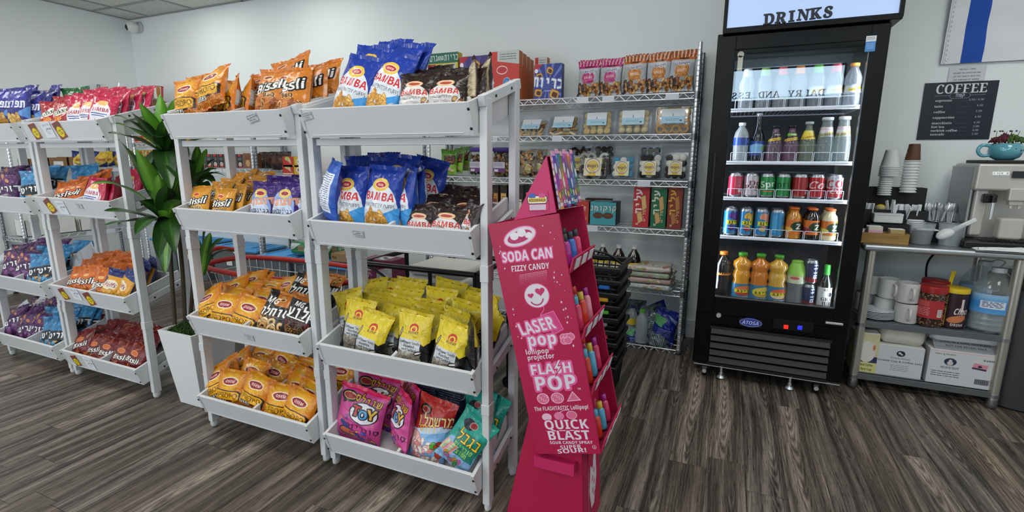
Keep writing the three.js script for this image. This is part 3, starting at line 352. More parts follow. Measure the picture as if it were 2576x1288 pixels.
function bagSource(kind, variant) {
  const k = kind + variant; if (bagProto[k]) return bagProto[k];
  const [W, H, T] = BAG[kind]; const base = bagProto[kind] ??= { mat: phys({ map: bagTex(...DES[kind]), bumpMap: crinkle, bumpScale: 0.004, roughness: 0.4, specularIntensity: 0.6, clearcoat: 0.4, clearcoatRoughness: 0.14 }) };
  const [b, t, l] = bagParts(W, H, T, variant * 131 + kind.length * 17 + kind.charCodeAt(0));
  const g = new THREE.Group(); part('body', b, base.mat, g); part('top_seal', t, base.mat, g); part('bottom_seal', l, base.mat, g);
  return bagProto[k] = g;
}
const ORD = ['first', 'second', 'third', 'fourth', 'fifth', 'sixth', 'seventh', 'eighth', 'ninth', 'tenth', 'eleventh', 'twelfth', 'thirteenth', 'fourteenth'];
const ROWS = ['front row', 'second row', 'third row', 'fourth row', 'fifth row', 'sixth row', 'seventh row'];
function rowLabels(items, head, where) { // items: {p: Vector3 (x along the row), o}
  const by = {}; for (const i of items) (by[i.row] ??= []).push(i);
  const rows = Object.keys(by).sort((a, b) => a - b);
  rows.forEach((k, r) => { by[k].sort((a, b) => a.p.x - b.p.x).forEach((i, n) => { i.o.userData.label = [head, by[k].length > 1 ? `${ORD[n]} from left` : '', rows.length > 1 ? ROWS[r] : '', where].filter(Boolean).join(', '); }); });
}
let bagCount = 0;
const invT = new THREE.Quaternion().setFromAxisAngle(V(1, 0, 0), -TILT), fwdT = invT.clone().invert();
function fitTray(o, kind, sc) { // rest the bag on its tray: the foot stays above the tray floor, behind the front panel and between the ends
  const rk = RACKS.reduce((a, r) => (Math.abs(o.position.x - (r[0] + r[1]) / 2) < Math.abs(o.position.x - (a[0] + a[1]) / 2) ? r : a)); if (Math.abs(o.position.x - (rk[0] + rk[1]) / 2) > 0.42 || o.position.z < -1.75) return;
  const [W, H, T] = BAG[kind].map((v) => v * sc), mid = V(0, H / 2, 0).applyEuler(o.rotation).add(o.position);
  let tier = -1; for (let i = 0; i < 4; i++) { const lip = TIERS[i][1] + rk[3][i]; if (mid.y > lip - 0.09) { tier = i; break; } } if (tier < 0) return;
  const org = V((rk[0] + rk[1]) / 2, TIERS[tier][1] + rk[3][tier], rk[2] + LIPZ), half = (rk[1] - rk[0] - 0.052) / 2 + (tier ? 0.004 : 0.035);
  const lo = V(9, 9, 9), hi = V(-9, -9, -9);
  for (const sx of [-0.44, 0.44]) for (const [k, tz] of [[0.03, 0], [0.22, -0.4], [0.22, 0.4], [0.5, -0.5], [0.5, 0.5]]) { const q = V(sx * W, k * H, tz * T).applyEuler(o.rotation).add(o.position).sub(org).applyQuaternion(invT); if (k > 0.3 || q.y > 0) { lo.y = Math.min(lo.y, q.y); continue; } lo.min(q); hi.max(q); }
  const d = V(0, 0, 0); if (lo.y < -0.078) d.y = -0.078 - lo.y; if (hi.z > -0.014 && hi.z > -8) d.z = -0.014 - hi.z; if (hi.x > half) d.x = half - hi.x; else if (lo.x < -half) d.x = -half - lo.x;
  o.position.add(d.applyQuaternion(fwdT));
}
function bags(kind, where, list, opt = {}) {
  const [W, H, , ref, words] = BAG[kind], items = [];
  for (const line of list.split(';')) {
    const n = line.trim().split(/\s+/).map(Number); if (n.length < 3) continue;
    const [px, py, z, roll = 0, yaw = 0, lean = opt.lean ?? 20, sc = opt.scale ?? 1] = n;
    const o = bagSource(kind, bagCount++ % 3).clone(); o.name = numbered('snack_bag'); scene.add(o);
    const dx = (rngBag() - 0.5); o.rotation.order = 'YXZ'; o.rotation.set(-lean * R, (yaw + (opt.yaw ?? 0) + dx * 8) * R, roll * R);
    o.scale.setScalar(sc);
    const p = at(px, py, Math.max(z - 0.008 - H * ref * Math.sin(Math.max(0, lean) * R) * 0.5, opt.free ? -9 : -1.5)), off = V(0, H * ref * sc, (BAG[kind][2] / 2) * 0.8 * sc).applyEuler(o.rotation); o.position.copy(p).sub(off);
    o.userData = { label: '', category: 'snack bag', group: `${words}s, ${where}` };
    fitTray(o, kind, sc);
    items.push({ p, row: Math.round(-z / 0.045), o });
  }
  rowLabels(items, words, where);
}
const rngBag = rng(5);
// ---------------------------------------------------------------- what lies in the trays: picture position of a point on the bag's face, depth, roll, yaw, lean
const LR = 'rack right of plant', RR = 'rack by pink stand', LL = 'far left rack', ML = 'rack left of plant';
bags('apropo', `left top tray, ${LR}`, '460 222 -1.27 6 0 10; 491 212 -1.285 4 0 14; 526 192 -1.27 12 0 22; 573 222 -1.31 8 -30 12; 611 222 -1.34 6 -30 12; 632 222 -1.385 8 -25 14; 545 225 -1.36 -4 0 16');
bags('bbq', `right top tray, ${LR}`, '682 218 -1.265 0 0 16; 757 214 -1.262 0 0 16; 790 218 -1.31 4 -20 16; 722 184 -1.36 16 0 18; 806 212 -1.36 8 -10 16; 836 196 -1.42 6 0 14; 660 222 -1.35 8 0 14');
bags('falafel', `left second tray, ${LR}`, '494 506 -1.255 2 0 16; 553 512 -1.255 -2 0 16; 590 500 -1.30 0 -25 16; 617 496 -1.335 0 -25 18; 530 484 -1.335 4 0 34; 556 474 -1.38 8 0 34; 581 466 -1.42 12 0 30; 605 458 -1.455 10 0 30; 645 458 -1.46 -2 0 34; 622 471 -1.41 -4 0 34; 650 478 -1.37 -4 0 34');
bags('dubon', `right second tray, ${LR}`, '648 508 -1.265 -2 0 14; 710 510 -1.25 -4 0 14; 757 506 -1.275 -6 0 14; 684 490 -1.33 0 0 16; 745 487 -1.35 0 0 16');
bags('apropo', `left third tray, ${LR}`, '516 755 -1.255 30 0 24; 563 764 -1.25 -2 8 22; 624 772 -1.25 -10 8 22; 585 747 -1.305 -4 0 26; 655 752 -1.31 -4 0 28; 574 720 -1.36 22 0 30; 612 730 -1.355 2 0 30; 661 740 -1.355 -2 0 32; 627 718 -1.405 0 0 34; 678 722 -1.41 -2 0 34; 642 703 -1.45 4 0 34; 600 708 -1.44 14 0 34; 722 727 -1.43 12 -20 30');
bags('mg', `right third tray, ${LR}`, '697 795 -1.255 -10 12 24; 757 740 -1.36 -8 0 34; 800 735 -1.42 -4 0 34');
bags('salty', `right third tray, ${LR}`, '772 815 -1.255 -12 10 20');
bags('apropo', `left bottom tray, ${LR}`, '540 953 -1.26 32 0 20; 578 958 -1.25 0 8 18; 642 968 -1.25 -12 8 18; 632 930 -1.315 -4 0 26; 594 914 -1.355 40 0 26; 560 944 -1.31 34 0 22; 646 915 -1.38 0 0 30; 655 898 -1.435 2 0 30; 690 939 -1.36 -6 0 30; 715 918 -1.425 -24 0 30; 690 905 -1.46 0 0 32');
bags('apropo', `right bottom tray, ${LR}`, '705 996 -1.25 -4 8 18; 754 1018 -1.245 -12 8 16; 742 970 -1.31 -6 0 28; 778 998 -1.29 -14 0 20; 757 953 -1.36 -6 0 30; 776 937 -1.42 -4 0 30; 788 983 -1.34 -10 0 28; 735 945 -1.40 -2 0 30; 792 955 -1.43 0 0 30');
bags('bamba', `left top tray, ${RR}`, '883 215 -1.26 -14 0 16; 964 205 -1.265 -17 0 18; 915 180 -1.325 -6 0 20; 985 180 -1.33 -12 0 20; 948 172 -1.385 8 0 24; 1018 178 -1.385 -12 -25 20; 965 165 -1.43 -4 0 20');
bags('dark', `right top tray, ${RR}`, '1041 234 -1.26 0 0 14; 1119 231 -1.265 -2 0 16; 1172 226 -1.29 0 -35 14; 1062 210 -1.32 4 0 30; 1126 208 -1.33 4 0 34; 1085 195 -1.38 10 0 36; 1150 203 -1.385 2 0 38; 1207 214 -1.34 -4 128 0; 1240 208 -1.39 -6 135 0; 1165 205 -1.43 0 0 30');
bags('bamba', `left second tray, ${RR}`, '866 500 -1.25 -2 0 8; 952 502 -1.25 -4 0 8; 817 486 -1.29 6 140 -6; 1003 499 -1.30 -6 -35 8; 1030 491 -1.35 -8 -45 8; 1062 476 -1.41 -10 -10 10; 918 470 -1.37 -2 0 12; 988 464 -1.38 -6 0 12; 848 462 -1.38 4 0 12; 945 455 -1.44 0 0 12');
bags('dark', `right second tray, ${RR}`, '1050 565 -1.25 0 0 14; 1122 566 -1.25 -2 0 14; 1178 566 -1.28 -2 -40 12; 1085 534 -1.315 0 0 22; 1168 538 -1.32 0 0 22; 1106 512 -1.385 2 0 26; 1186 516 -1.39 0 0 26; 1140 505 -1.44 0 0 28');
bags('seeds', `left third tray, ${RR}`, '897 790 -1.265 -4 0 12; 936 823 -1.245 -8 0 14; 867 765 -1.315 16 0 14; 978 806 -1.29 -6 0 16; 936 778 -1.335 0 0 18; 949 760 -1.385 0 0 22; 911 732 -1.435 12 0 22; 1000 781 -1.335 -4 0 20');
bags('seeds', `right third tray, ${RR}`, '1036 826 -1.245 -4 0 12; 1133 851 -1.24 -10 0 14; 1062 812 -1.29 -6 0 18; 1143 822 -1.29 -10 0 18; 1192 850 -1.265 -4 125 0 0.95; 1064 790 -1.335 -2 0 20; 1165 797 -1.34 -8 0 20; 1240 806 -1.36 -20 -45 10; 1012 758 -1.385 0 0 24; 1100 760 -1.385 -2 0 24; 1200 775 -1.40 -4 0 24; 1022 732 -1.44 0 0 26; 1123 738 -1.44 -8 0 26; 975 732 -1.45 0 0 24; 1180 758 -1.445 -4 0 26');
bags('toy', `left bottom tray, ${RR}`, '880 1052 -1.262 -8 0 12; 990 1072 -1.275 4 -45 10; 1010 1040 -1.34 4 -40 14; 915 1010 -1.345 -4 0 20; 955 1005 -1.405 -4 0 24');
bags('marsh', `right bottom tray, ${RR}`, '1077 1097 -1.258 -10 0 14'); bags('teal', `right bottom tray, ${RR}`, '1168 1112 -1.235 -28 0 14; 1240 1065 -1.385 -6 -20 16; 1200 1065 -1.345 6 0 18');
bags('navy', `bottom tray, ${RR}`, '1062 1005 -1.39 0 0 16; 1125 1020 -1.40 -4 0 16'); bags('apropo', `behind bottom tray, ${RR}`, '858 940 -1.44 0 0 20');

bags('tall', `top tray, ${LL}`, '3 268 -1.325 0 0 10; 42 268 -1.325 0 0 10; 84 274 -1.36 2 0 14; 108 270 -1.40 2 -20 14; 132 258 -1.44 4 -20 14; 60 256 -1.44 4 0 16', { yaw: 20 });
bags('dgreen', `top tray, ${LL}`, '168 262 -1.475 6 0 14', { yaw: 20 }); bags('apropo', `back top tray, ${LL}`, '92 246 -1.48 6 0 14; 10 242 -1.47 6 0 14', { yaw: 20 });
bags('bred', `left top tray, ${ML}`, '124 284 -1.315 8 0 24; 156 283 -1.32 8 0 24; 150 268 -1.37 8 0 30; 185 264 -1.41 8 0 30', { yaw: 20 });
bags('bambared', `right top tray, ${ML}`, '188 284 -1.315 0 0 14; 216 281 -1.325 -2 0 14; 251 278 -1.33 -8 0 18; 205 268 -1.38 4 0 20; 245 262 -1.39 4 0 22; 292 266 -1.40 0 -20 16; 322 262 -1.44 0 -20 16; 270 256 -1.445 4 0 22; 350 255 -1.475 -6 -20 18; 225 256 -1.455 4 0 22', { yaw: 15 });
bags('oval5', `left second tray, ${LL}`, '8 474 -1.315 0 0 14; 38 468 -1.36 4 0 20; 15 452 -1.40 4 0 26; 52 450 -1.44 6 0 26', { yaw: 18 });
bags('blue', `right second tray, ${LL}`, '81 472 -1.315 4 0 16; 125 458 -1.40 4 0 22; 176 455 -1.44 6 0 16; 100 455 -1.37 4 0 24', { yaw: 18 });
bags('borange', `left second tray, ${ML}`, '150 490 -1.32 8 0 30; 182 488 -1.345 10 -10 28; 210 474 -1.395 12 0 28; 240 462 -1.44 12 0 28; 228 468 -1.46 10 0 28', { yaw: 10 });
bags('bambared', `right second tray, ${ML}`, '229 487 -1.32 -6 0 20; 253 489 -1.34 -8 -40 18; 274 489 -1.365 -10 -40 18; 323 470 -1.44 -6 -10 18; 340 470 -1.47 -8 -10 18', { yaw: 10 });
bags('oval5', `left third tray, ${LL}`, '23 663 -1.32 8 0 26; 56 668 -1.325 4 0 26; 40 646 -1.37 8 0 32; 76 648 -1.37 6 0 32; 100 640 -1.41 6 0 36; 128 634 -1.445 4 0 36; 80 630 -1.45 8 0 36', { yaw: 18 });
bags('blue', `right third tray, ${LL}`, '86 680 -1.315 4 0 26; 122 674 -1.34 4 0 28; 108 652 -1.38 6 0 34; 165 648 -1.43 4 0 34; 195 640 -1.46 4 0 34; 145 655 -1.40 6 0 34', { yaw: 18 });
bags('white', `third tray, ${LL}`, '220 655 -1.455 -40 0 30; 78 622 -1.475 -60 0 40; 5 668 -1.36 40 0 30', { yaw: 18 });
bags('borange', `left third tray, ${ML}`, '187 706 -1.315 10 0 30; 214 704 -1.32 4 0 28; 250 712 -1.315 -2 0 28; 210 684 -1.37 8 0 36; 250 688 -1.365 2 0 36; 285 694 -1.36 -4 0 36; 232 668 -1.42 4 0 40; 272 674 -1.42 0 0 40; 305 676 -1.42 -2 0 40; 250 660 -1.46 6 0 40; 292 662 -1.465 2 0 40', { yaw: 10 });
bags('puffy', `right third tray, ${ML}`, '277 722 -1.31 -12 10 22; 305 722 -1.33 -18 -20 22; 328 706 -1.38 -16 -20 22; 350 702 -1.425 -14 -25 20; 366 694 -1.46 -12 -25 20', { yaw: 10 });
bags('oval5', `left bottom tray, ${LL}`, '32 806 -1.33 18 0 30; 58 826 -1.32 4 0 24; 68 804 -1.36 8 0 32; 100 800 -1.40 4 0 34; 52 782 -1.41 10 0 36; 88 780 -1.43 8 0 36; 118 776 -1.455 4 0 36; 86 825 -1.335 -10 0 26', { yaw: 15 });
bags('blue', `right bottom tray, ${LL}`, '122 836 -1.325 8 0 26; 150 842 -1.315 0 0 24; 150 818 -1.36 8 0 32; 125 806 -1.40 8 0 34; 195 806 -1.42 4 0 32; 172 795 -1.45 6 0 34; 232 815 -1.44 4 0 30; 218 792 -1.475 6 0 34', { yaw: 15 });
bags('white', `bottom tray, ${LL}`, '22 790 -1.38 50 0 30; 105 766 -1.475 -20 0 40', { yaw: 15 });
bags('dred', `left bottom tray, ${ML}`, '202 883 -1.315 14 0 26; 232 888 -1.315 4 0 28; 268 896 -1.315 -4 0 28; 212 866 -1.36 10 0 34; 245 868 -1.36 6 0 36; 282 876 -1.36 0 0 36; 228 850 -1.405 8 0 38; 262 854 -1.405 4 0 40; 256 838 -1.45 4 0 40; 238 838 -1.465 8 0 40; 285 845 -1.46 0 0 40', { yaw: 8 });
bags('dred', `right bottom tray, ${ML}`, '308 908 -1.315 -8 0 26; 342 920 -1.315 -14 0 22; 318 886 -1.36 -2 0 36; 355 900 -1.355 -10 0 32; 300 864 -1.405 0 0 40; 334 870 -1.405 -4 0 40; 370 884 -1.41 -10 0 36; 318 848 -1.455 0 0 40; 350 852 -1.455 -4 0 40; 384 866 -1.46 -10 0 36', { yaw: 5 });
// ---------------------------------------------------------------- potted plant between the racks
{
  const pot = thing('potted_plant', 'tall green strap-leaved plant in a white tapered planter between two racks', 'plant', [-2.19, 0, -1.44]);
  const taper = (wt, wb, h, y0, inset = 0) => { const g = new THREE.CylinderGeometry((wt / 2) * Math.SQRT2, (wb / 2) * Math.SQRT2, h, 4, 1, true).rotateY(Math.PI / 4).translate(0, y0 + h / 2, 0); return g.toNonIndexed(); };
  const outer = taper(0.222, 0.15, 0.358, 0.002); outer.computeVertexNormals();
  const inner = taper(0.2, 0.15, 0.06, 0.3); inner.computeVertexNormals(); { const i = inner.attributes; for (let k = 0; k < i.normal.count; k++) i.normal.setXYZ(k, -i.normal.getX(k), -i.normal.getY(k), -i.normal.getZ(k)); const p = inner.attributes.position; for (let k = 0; k < p.count; k += 3) for (const a of ['position', 'normal', 'uv']) { const t = inner.attributes[a], s = t.itemSize; for (let q = 0; q < s; q++) { const v = t.array[(k + 1) * s + q]; t.array[(k + 1) * s + q] = t.array[(k + 2) * s + q]; t.array[(k + 2) * s + q] = v; } } }
  const rim = []; for (const s of [-1, 1]) { rim.push(box(0.222, 0.006, 0.011, 0, 0.357, s * 0.1055), box(0.011, 0.006, 0.2, s * 0.1055, 0.357, 0)); }
  part('planter', [outer, inner, ...rim, box(0.148, 0.004, 0.148, 0, 0.003, 0)], std(0xd8dadb, 0.5), pot);
  const r = rng(21), mossM = std(0x2c4a17, 0.95), moss = [box(0.19, 0.01, 0.19, 0, 0.325, 0)];
  for (let i = 0; i < 900; i++) { const a = r() * 6.283, q = Math.sqrt(r()) * 0.1, x = Math.max(-0.095, Math.min(0.095, q * 1.2 * Math.cos(a))), z = Math.max(-0.095, Math.min(0.095, q * 1.2 * Math.sin(a))), h = 0.346 + 0.05 * (1 - q / 0.1) + r() * 0.01; moss.push(new THREE.ConeGeometry(0.0035, 0.016 + r() * 0.012, 4).rotateX((r() - 0.5) * 1.6).rotateZ((r() - 0.5) * 1.6).translate(x, h, z)); moss.push(new THREE.IcosahedronGeometry(0.007, 0).translate(x, h - 0.014, z)); }
  part('moss', moss, mossM, pot).userData.kind = 'stuff';
  const leafTex = canvas(128, 512, (g) => { const q = g.createLinearGradient(0, 0, 128, 0); q.addColorStop(0, '#2c5a1e'); q.addColorStop(0.3, '#40782a'); q.addColorStop(0.44, '#93c442'); q.addColorStop(0.5, '#3d6d22'); q.addColorStop(0.56, '#93c442'); q.addColorStop(0.7, '#40782a'); q.addColorStop(1, '#2c5a1e'); rect(g, 0, 0, 128, 512, q); for (let i = 0; i < 60; i++) { g.globalAlpha = 0.12; rect(g, (i * 37) % 128, 0, 1.5, 512, i % 2 ? '#16300f' : '#9cc85a'); } g.globalAlpha = 1; });
  const leafDark = canvas(128, 512, (g) => { const q = g.createLinearGradient(0, 0, 128, 0); q.addColorStop(0, '#1b3c12'); q.addColorStop(0.46, '#2b5820'); q.addColorStop(0.5, '#5f9030'); q.addColorStop(0.54, '#2b5820'); q.addColorStop(1, '#1b3c12'); rect(g, 0, 0, 128, 512, q); for (let i = 0; i < 60; i++) { g.globalAlpha = 0.12; rect(g, (i * 37) % 128, 0, 1.5, 512, i % 2 ? '#0c1f08' : '#7fae4a'); } });
  const leafBright = canvas(128, 512, (g) => { const q = g.createLinearGradient(0, 0, 128, 0); q.addColorStop(0, '#4d8a22'); q.addColorStop(0.5, '#7cba3c'); q.addColorStop(1, '#4d8a22'); rect(g, 0, 0, 128, 512, q); for (let i = 0; i < 60; i++) { g.globalAlpha = 0.14; rect(g, (i * 37) % 128, 0, 1.5, 512, i % 2 ? '#2c5a12' : '#b0dc70'); } });
  const LM = [leafTex, leafDark, leafBright].map((map) => phys({ map, roughness: 0.38, side: THREE.DoubleSide, transmission: 0.0, clearcoat: 0.25, clearcoatRoughness: 0.4 }));
  function leaf(base, tip, sag, w, tone, face = 0) { // strap leaf along a quadratic curve, cupped about its midrib
    const b = base.clone(), t = tip.clone(), mid = b.clone().lerp(t, 0.5); mid.y += sag; const NS = 18, NW = 6, pos = [], uv = [], idx = [];
    const cv = new THREE.QuadraticBezierCurve3(b, mid, t);
    const dir0 = t.clone().sub(b).normalize(); let side = V(-dir0.z, 0, dir0.x); if (side.lengthSq() < 0.02) side.set(1, 0, 0.2); side.normalize().applyAxisAngle(dir0, face);
    for (let i = 0; i <= NS; i++) {
      const s = i / NS, p = cv.getPoint(s), tg = cv.getTangent(s), nrm = new THREE.Vector3().crossVectors(side, tg).normalize(), sd = new THREE.Vector3().crossVectors(tg, nrm).normalize();
      const ww = w * (0.34 + 0.66 * Math.pow(Math.sin(Math.PI * Math.min(1, s * 0.82 + 0.12)), 0.8)) * Math.pow(Math.max(0, 1 - Math.pow(s, 5)), 0.7);
      for (let j = 0; j <= NW; j++) { const q = j / NW * 2 - 1; const c = p.clone().addScaledVector(sd, q * ww / 2).addScaledVector(nrm, Math.abs(q) * ww * 0.16 + 0.004 * Math.sin(s * 9) * q); pos.push(c.x, c.y, c.z); uv.push(j / NW, s); }
    }
    for (let i = 0; i < NS; i++) for (let j = 0; j < NW; j++) { const a = i * (NW + 1) + j, e = a + NW + 1; idx.push(a, a + 1, e, e, a + 1, e + 1); }
    const g = new THREE.BufferGeometry(); g.setAttribute('position', new THREE.Float32BufferAttribute(pos, 3)); g.setAttribute('uv', new THREE.Float32BufferAttribute(uv, 2)); g.setIndex(idx); g.computeVertexNormals();
    part('leaf', g, LM[tone], pot);
  }
  const O = pot.position, L = (u, v, z) => at(u, v, z).sub(O);
  const stemM = std(0x4a4030, 0.85, 0, { bumpMap: dataTex(16, 64, (u, v) => { const k = (v * 10) % 1 < 0.12 ? 20 : 170; return [k, k, k]; }, false), bumpScale: 0.004 });
  const stems = [[L(442, 845, -1.42), L(432, 700, -1.42), L(425, 575, -1.42)], [L(468, 845, -1.46), L(455, 640, -1.47), L(420, 400, -1.46)], [L(476, 845, -1.50), L(490, 640, -1.53), L(496, 470, -1.55)]];
  stems.forEach((s, k) => part('stem', [tube(s.map((p) => [p.x, p.y, p.z]), 0.009, 20, 8)], stemM, pot));
  const crown = (c, z, defs) => { const b = L(c[0], c[1], z); for (const [u, v, dz, sag, w, tone, face] of defs) { const bb = b.clone(); bb.x += (r() - 0.5) * 0.012; bb.y += (r() - 0.5) * 0.03; leaf(bb, L(u, v, z + dz), sag, w, tone, face ?? (r() - 0.5) * 0.8); } };
  crown([424, 560], -1.42, [[262, 530, 0.23, 0.035, 0.061, 1], [264, 566, 0.23, 0.02, 0.055, 1], [232, 462, 0.23, 0.11, 0.055, 0], [298, 350, 0.23, 0.06, 0.055, 1], [340, 372, 0.23, 0.03, 0.067, 2], [345, 420, 0.15, 0.05, 0.061, 1], [398, 440, 0.15, 0.02, 0.073, 2], [420, 470, 0.16, 0.03, 0.079, 1], [470, 420, 0.1, 0.06, 0.061, 0], [520, 432, -0.02, 0.08, 0.061, 1], [480, 520, 0.16, 0.09, 0.073, 0], [440, 640, 0.16, 0.1, 0.079, 1], [340, 590, 0.23, 0.08, 0.073, 1], [400, 650, 0.15, 0.06, 0.073, 1], [345, 505, 0.15, 0.06, 0.061, 1], [500, 480, 0.1, 0.06, 0.061, 1], [415, 690, 0.06, 0.03, 0.061, 0]]);
  crown([418, 392], -1.46, [[402, 236, 0.03, 0.02, 0.061, 2], [350, 256, 0.15, 0.03, 0.055, 2], [440, 250, 0.03, 0.02, 0.055, 2], [288, 290, 0.23, 0.07, 0.043, 1], [325, 278, 0.23, 0.03, 0.043, 1], [290, 310, 0.23, 0.05, 0.043, 0], [272, 334, 0.23, 0.04, 0.049, 1], [420, 300, 0.12, 0.02, 0.073, 0], [452, 330, 0.12, 0.04, 0.079, 1], [400, 345, 0.16, 0.05, 0.061, 1], [430, 480, 0.17, 0.11, 0.091, 1], [465, 470, 0.14, 0.09, 0.085, 1], [360, 440, 0.15, 0.07, 0.067, 1], [545, 350, -0.06, 0.06, 0.061, 1], [380, 500, 0.15, 0.06, 0.067, 1], [475, 395, 0.1, 0.08, 0.073, 1]]);
  crown([497, 470], -1.55, [[520, 375, 0, 0.02, 0.05, 2], [497, 365, 0.02, 0.01, 0.055, 0], [545, 425, 0.02, 0.04, 0.045, 0], [565, 442, 0.04, 0.05, 0.05, 0], [540, 400, -0.04, 0.03, 0.04, 1], [470, 400, 0.06, 0.05, 0.05, 1], [530, 500, 0.08, 0.06, 0.05, 1], [480, 560, 0.06, 0.05, 0.05, 1], [545, 470, 0.06, 0.07, 0.05, 1]]);
  crown([506, 690], -1.5, [[470, 560, 0, 0.02, 0.04, 0], [488, 580, 0.04, 0.02, 0.04, 0], [530, 585, 0.02, 0.03, 0.045, 0], [560, 600, -0.03, 0.06, 0.04, 0], [520, 560, -0.03, 0.02, 0.04, 1], [600, 640, -0.1, 0.12, 0.05, 1]]);
}
// ---------------------------------------------------------------- pink cardboard candy stand
{
  const Z0 = -1.235, DEP = 0.235, O = at(1380, 1250, Z0).setY(0);
  const t = thing('candy_stand', 'hot pink cardboard candy display stand leaning over its floor base', 'display stand', O);
  const q = (u, v) => { const p = at(u, v, Z0); return [p.x - O.x, p.y]; };
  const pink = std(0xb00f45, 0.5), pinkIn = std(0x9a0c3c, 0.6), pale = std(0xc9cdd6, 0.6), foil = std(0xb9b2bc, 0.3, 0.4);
  const TL = q(1228, 566), TR = q(1405, 538), BR = q(1511, 1141), BL = q(1350, 1141);
  const prism = (pts, d, z) => { const g = new THREE.ExtrudeGeometry(new THREE.Shape(pts.map((p) => new THREE.Vector2(...p))), { depth: d, bevelEnabled: true, bevelThickness: 0.0008, bevelSize: 0.0008, bevelSegments: 1 }); return g.translate(0, 0, z - d); };
  // printed side: uv from the panel's own frame
  const uAx = [BR[0] - BL[0], BR[1] - BL[1]], len = Math.hypot(...uAx), ux = [uAx[0] / len, uAx[1] / len], vAx = [TL[0] - BL[0], TL[1] - BL[1]], vlen = Math.hypot(...vAx);
  const det = uAx[0] * vAx[1] - uAx[1] * vAx[0];
  const toUV = (x, y) => { const a = x - BL[0], b = y - BL[1]; return [(a * vAx[1] - b * vAx[0]) / det, (uAx[0] * b - uAx[1] * a) / det]; };
  const white = '#dcd6de', P = '#c2185a', edge = '#e86ca4';
  const sideTex = canvas(512, 1792, (g, w, h) => {
    rect(g, 0, 0, w, h, '#ad0d46'); const r = rng(3); const star = (x, y, s) => poly(g, [[x, y - s], [x + s * 0.25, y - s * 0.25], [x + s * 0.7, y], [x + s * 0.25, y + s * 0.25], [x, y + s], [x - s * 0.25, y + s * 0.25], [x - s * 0.7, y], [x - s * 0.25, y - s * 0.25]], white);
    for (let i = 0; i < 34; i++) star(r() < 0.5 ? 20 + r() * 60 : 420 + r() * 80, 80 + r() * 900, 5 + r() * 9);
    ell(g, 230, 130, 130, 66, '#d8cfd6', -8, edge, 8); ell(g, 230, 130, 100, 42, '#b62360', -8); ell(g, 190, 120, 34, 28, '#e3dde2'); ell(g, 250, 105, 34, 30, '#e3dde2'); ell(g, 300, 132, 28, 22, '#e3dde2');
    txt(g, 'SODA CAN', 256, 270, 100, white, { w: 400, rot: 4, stroke: '#e05c98', sw: 18 }); txt(g, 'FIZZY CANDY', 260, 360, 60, white, { w: 300, rot: 4 });
    for (let y = 0; y < 9; y++) for (let x = 0; x < 20; x++) ell(g, 170 + x * 11 - y * 2, 405 + y * 11, 3.6 * (1 - y / 10), 3.6 * (1 - y / 10), '#e7a4c2');
    ell(g, 268, 572, 96, 88, '#d9d2d8', 0, edge, 6); const heart = (x, y, s) => poly(g, Array.from({ length: 24 }, (_, i) => { const a = i / 24 * 6.283; return [x + s * Math.pow(Math.sin(a), 3), y - s * 0.9 * (0.8125 * Math.cos(a) - 0.3125 * Math.cos(2 * a) - 0.125 * Math.cos(3 * a) - 0.0625 * Math.cos(4 * a))]; }), '#c32864'); heart(300, 545, 38); heart(222, 566, 24); g.strokeStyle = '#a8184e'; g.lineWidth = 9; g.beginPath(); g.arc(262, 588, 52, 0.2, 2.7); g.stroke();
    g.strokeStyle = edge; g.lineWidth = 6; g.beginPath(); g.moveTo(300, 655); g.bezierCurveTo(320, 690, 260, 700, 262, 740); g.stroke();
    poly(g, [[270, 720], [372, 700], [420, 840], [340, 870]], '#cf3f7c', edge, 6); for (let i = 0; i < 5; i++) ell(g, 410 + (i % 3) * 26, 900 + Math.floor(i / 3) * 26, 30, 26, '#d9698f', 0, '#f0b4cf', 4);
    txt(g, 'LASER', 214, 795, 130, white, { w: 290, rot: -6, skew: 0.15, stroke: '#e05c98', sw: 26 }); txt(g, 'LASER', 214, 795, 130, white, { w: 290, rot: -6, skew: 0.15 }); txt(g, 'pop', 236, 895, 130, white, { w: 240, stroke: '#e05c98', sw: 26 }); txt(g, 'pop', 236, 895, 130, white, { w: 240 });
    txt(g, 'lollipop', 180, 985, 52, white, { w: 190 }); txt(g, 'projector', 200, 1028, 52, white, { w: 220 });
    txt(g, 'FLASH', 260, 1125, 110, white, { w: 340, stroke: '#e05c98', sw: 30 }); txt(g, 'FLASH', 260, 1125, 110, white, { w: 340 }); txt(g, 'POP', 270, 1235, 150, white, { w: 340, stroke: '#e05c98', sw: 30 }); txt(g, 'POP', 270, 1235, 150, white, { w: 340 }); poly(g, [[330, 1062], [280, 1130], [312, 1130], [290, 1180], [352, 1108], [322, 1108], [352, 1062]], white, P, 6); txt(g, 'TM', 448, 1290, 18, white);
    ell(g, 150, 1352, 46, 40, '#d9698f', 0, '#eec0d4', 6); ell(g, 266, 1352, 48, 40, '#d9698f', 0, '#eec0d4', 6); poly(g, [[340, 1380], [440, 1376], [392, 1310]], '#d9698f', '#eec0d4', 6); for (let i = 0; i < 20; i++) ell(g, 120 + (i % 5) * 16 + (i > 9 ? 112 : 0), 1332 + (i % 4) * 12, 3, 5, '#f0d0de');
    txt(g, 'The FLASHTASTIC Lollipop!', 276, 1430, 44, white, { w: 430 });
    ell(g, 150, 1498, 40, 30, '#e4bccd'); ell(g, 250, 1492, 40, 32, '#dc7ba4'); ell(g, 350, 1488, 40, 30, '#d9698f', 0, '#efc4d6', 4); g.strokeStyle = '#e4bccd'; g.lineWidth = 5; g.beginPath(); g.moveTo(258, 1466); g.quadraticCurveTo(300, 1440, 340, 1452); g.stroke();
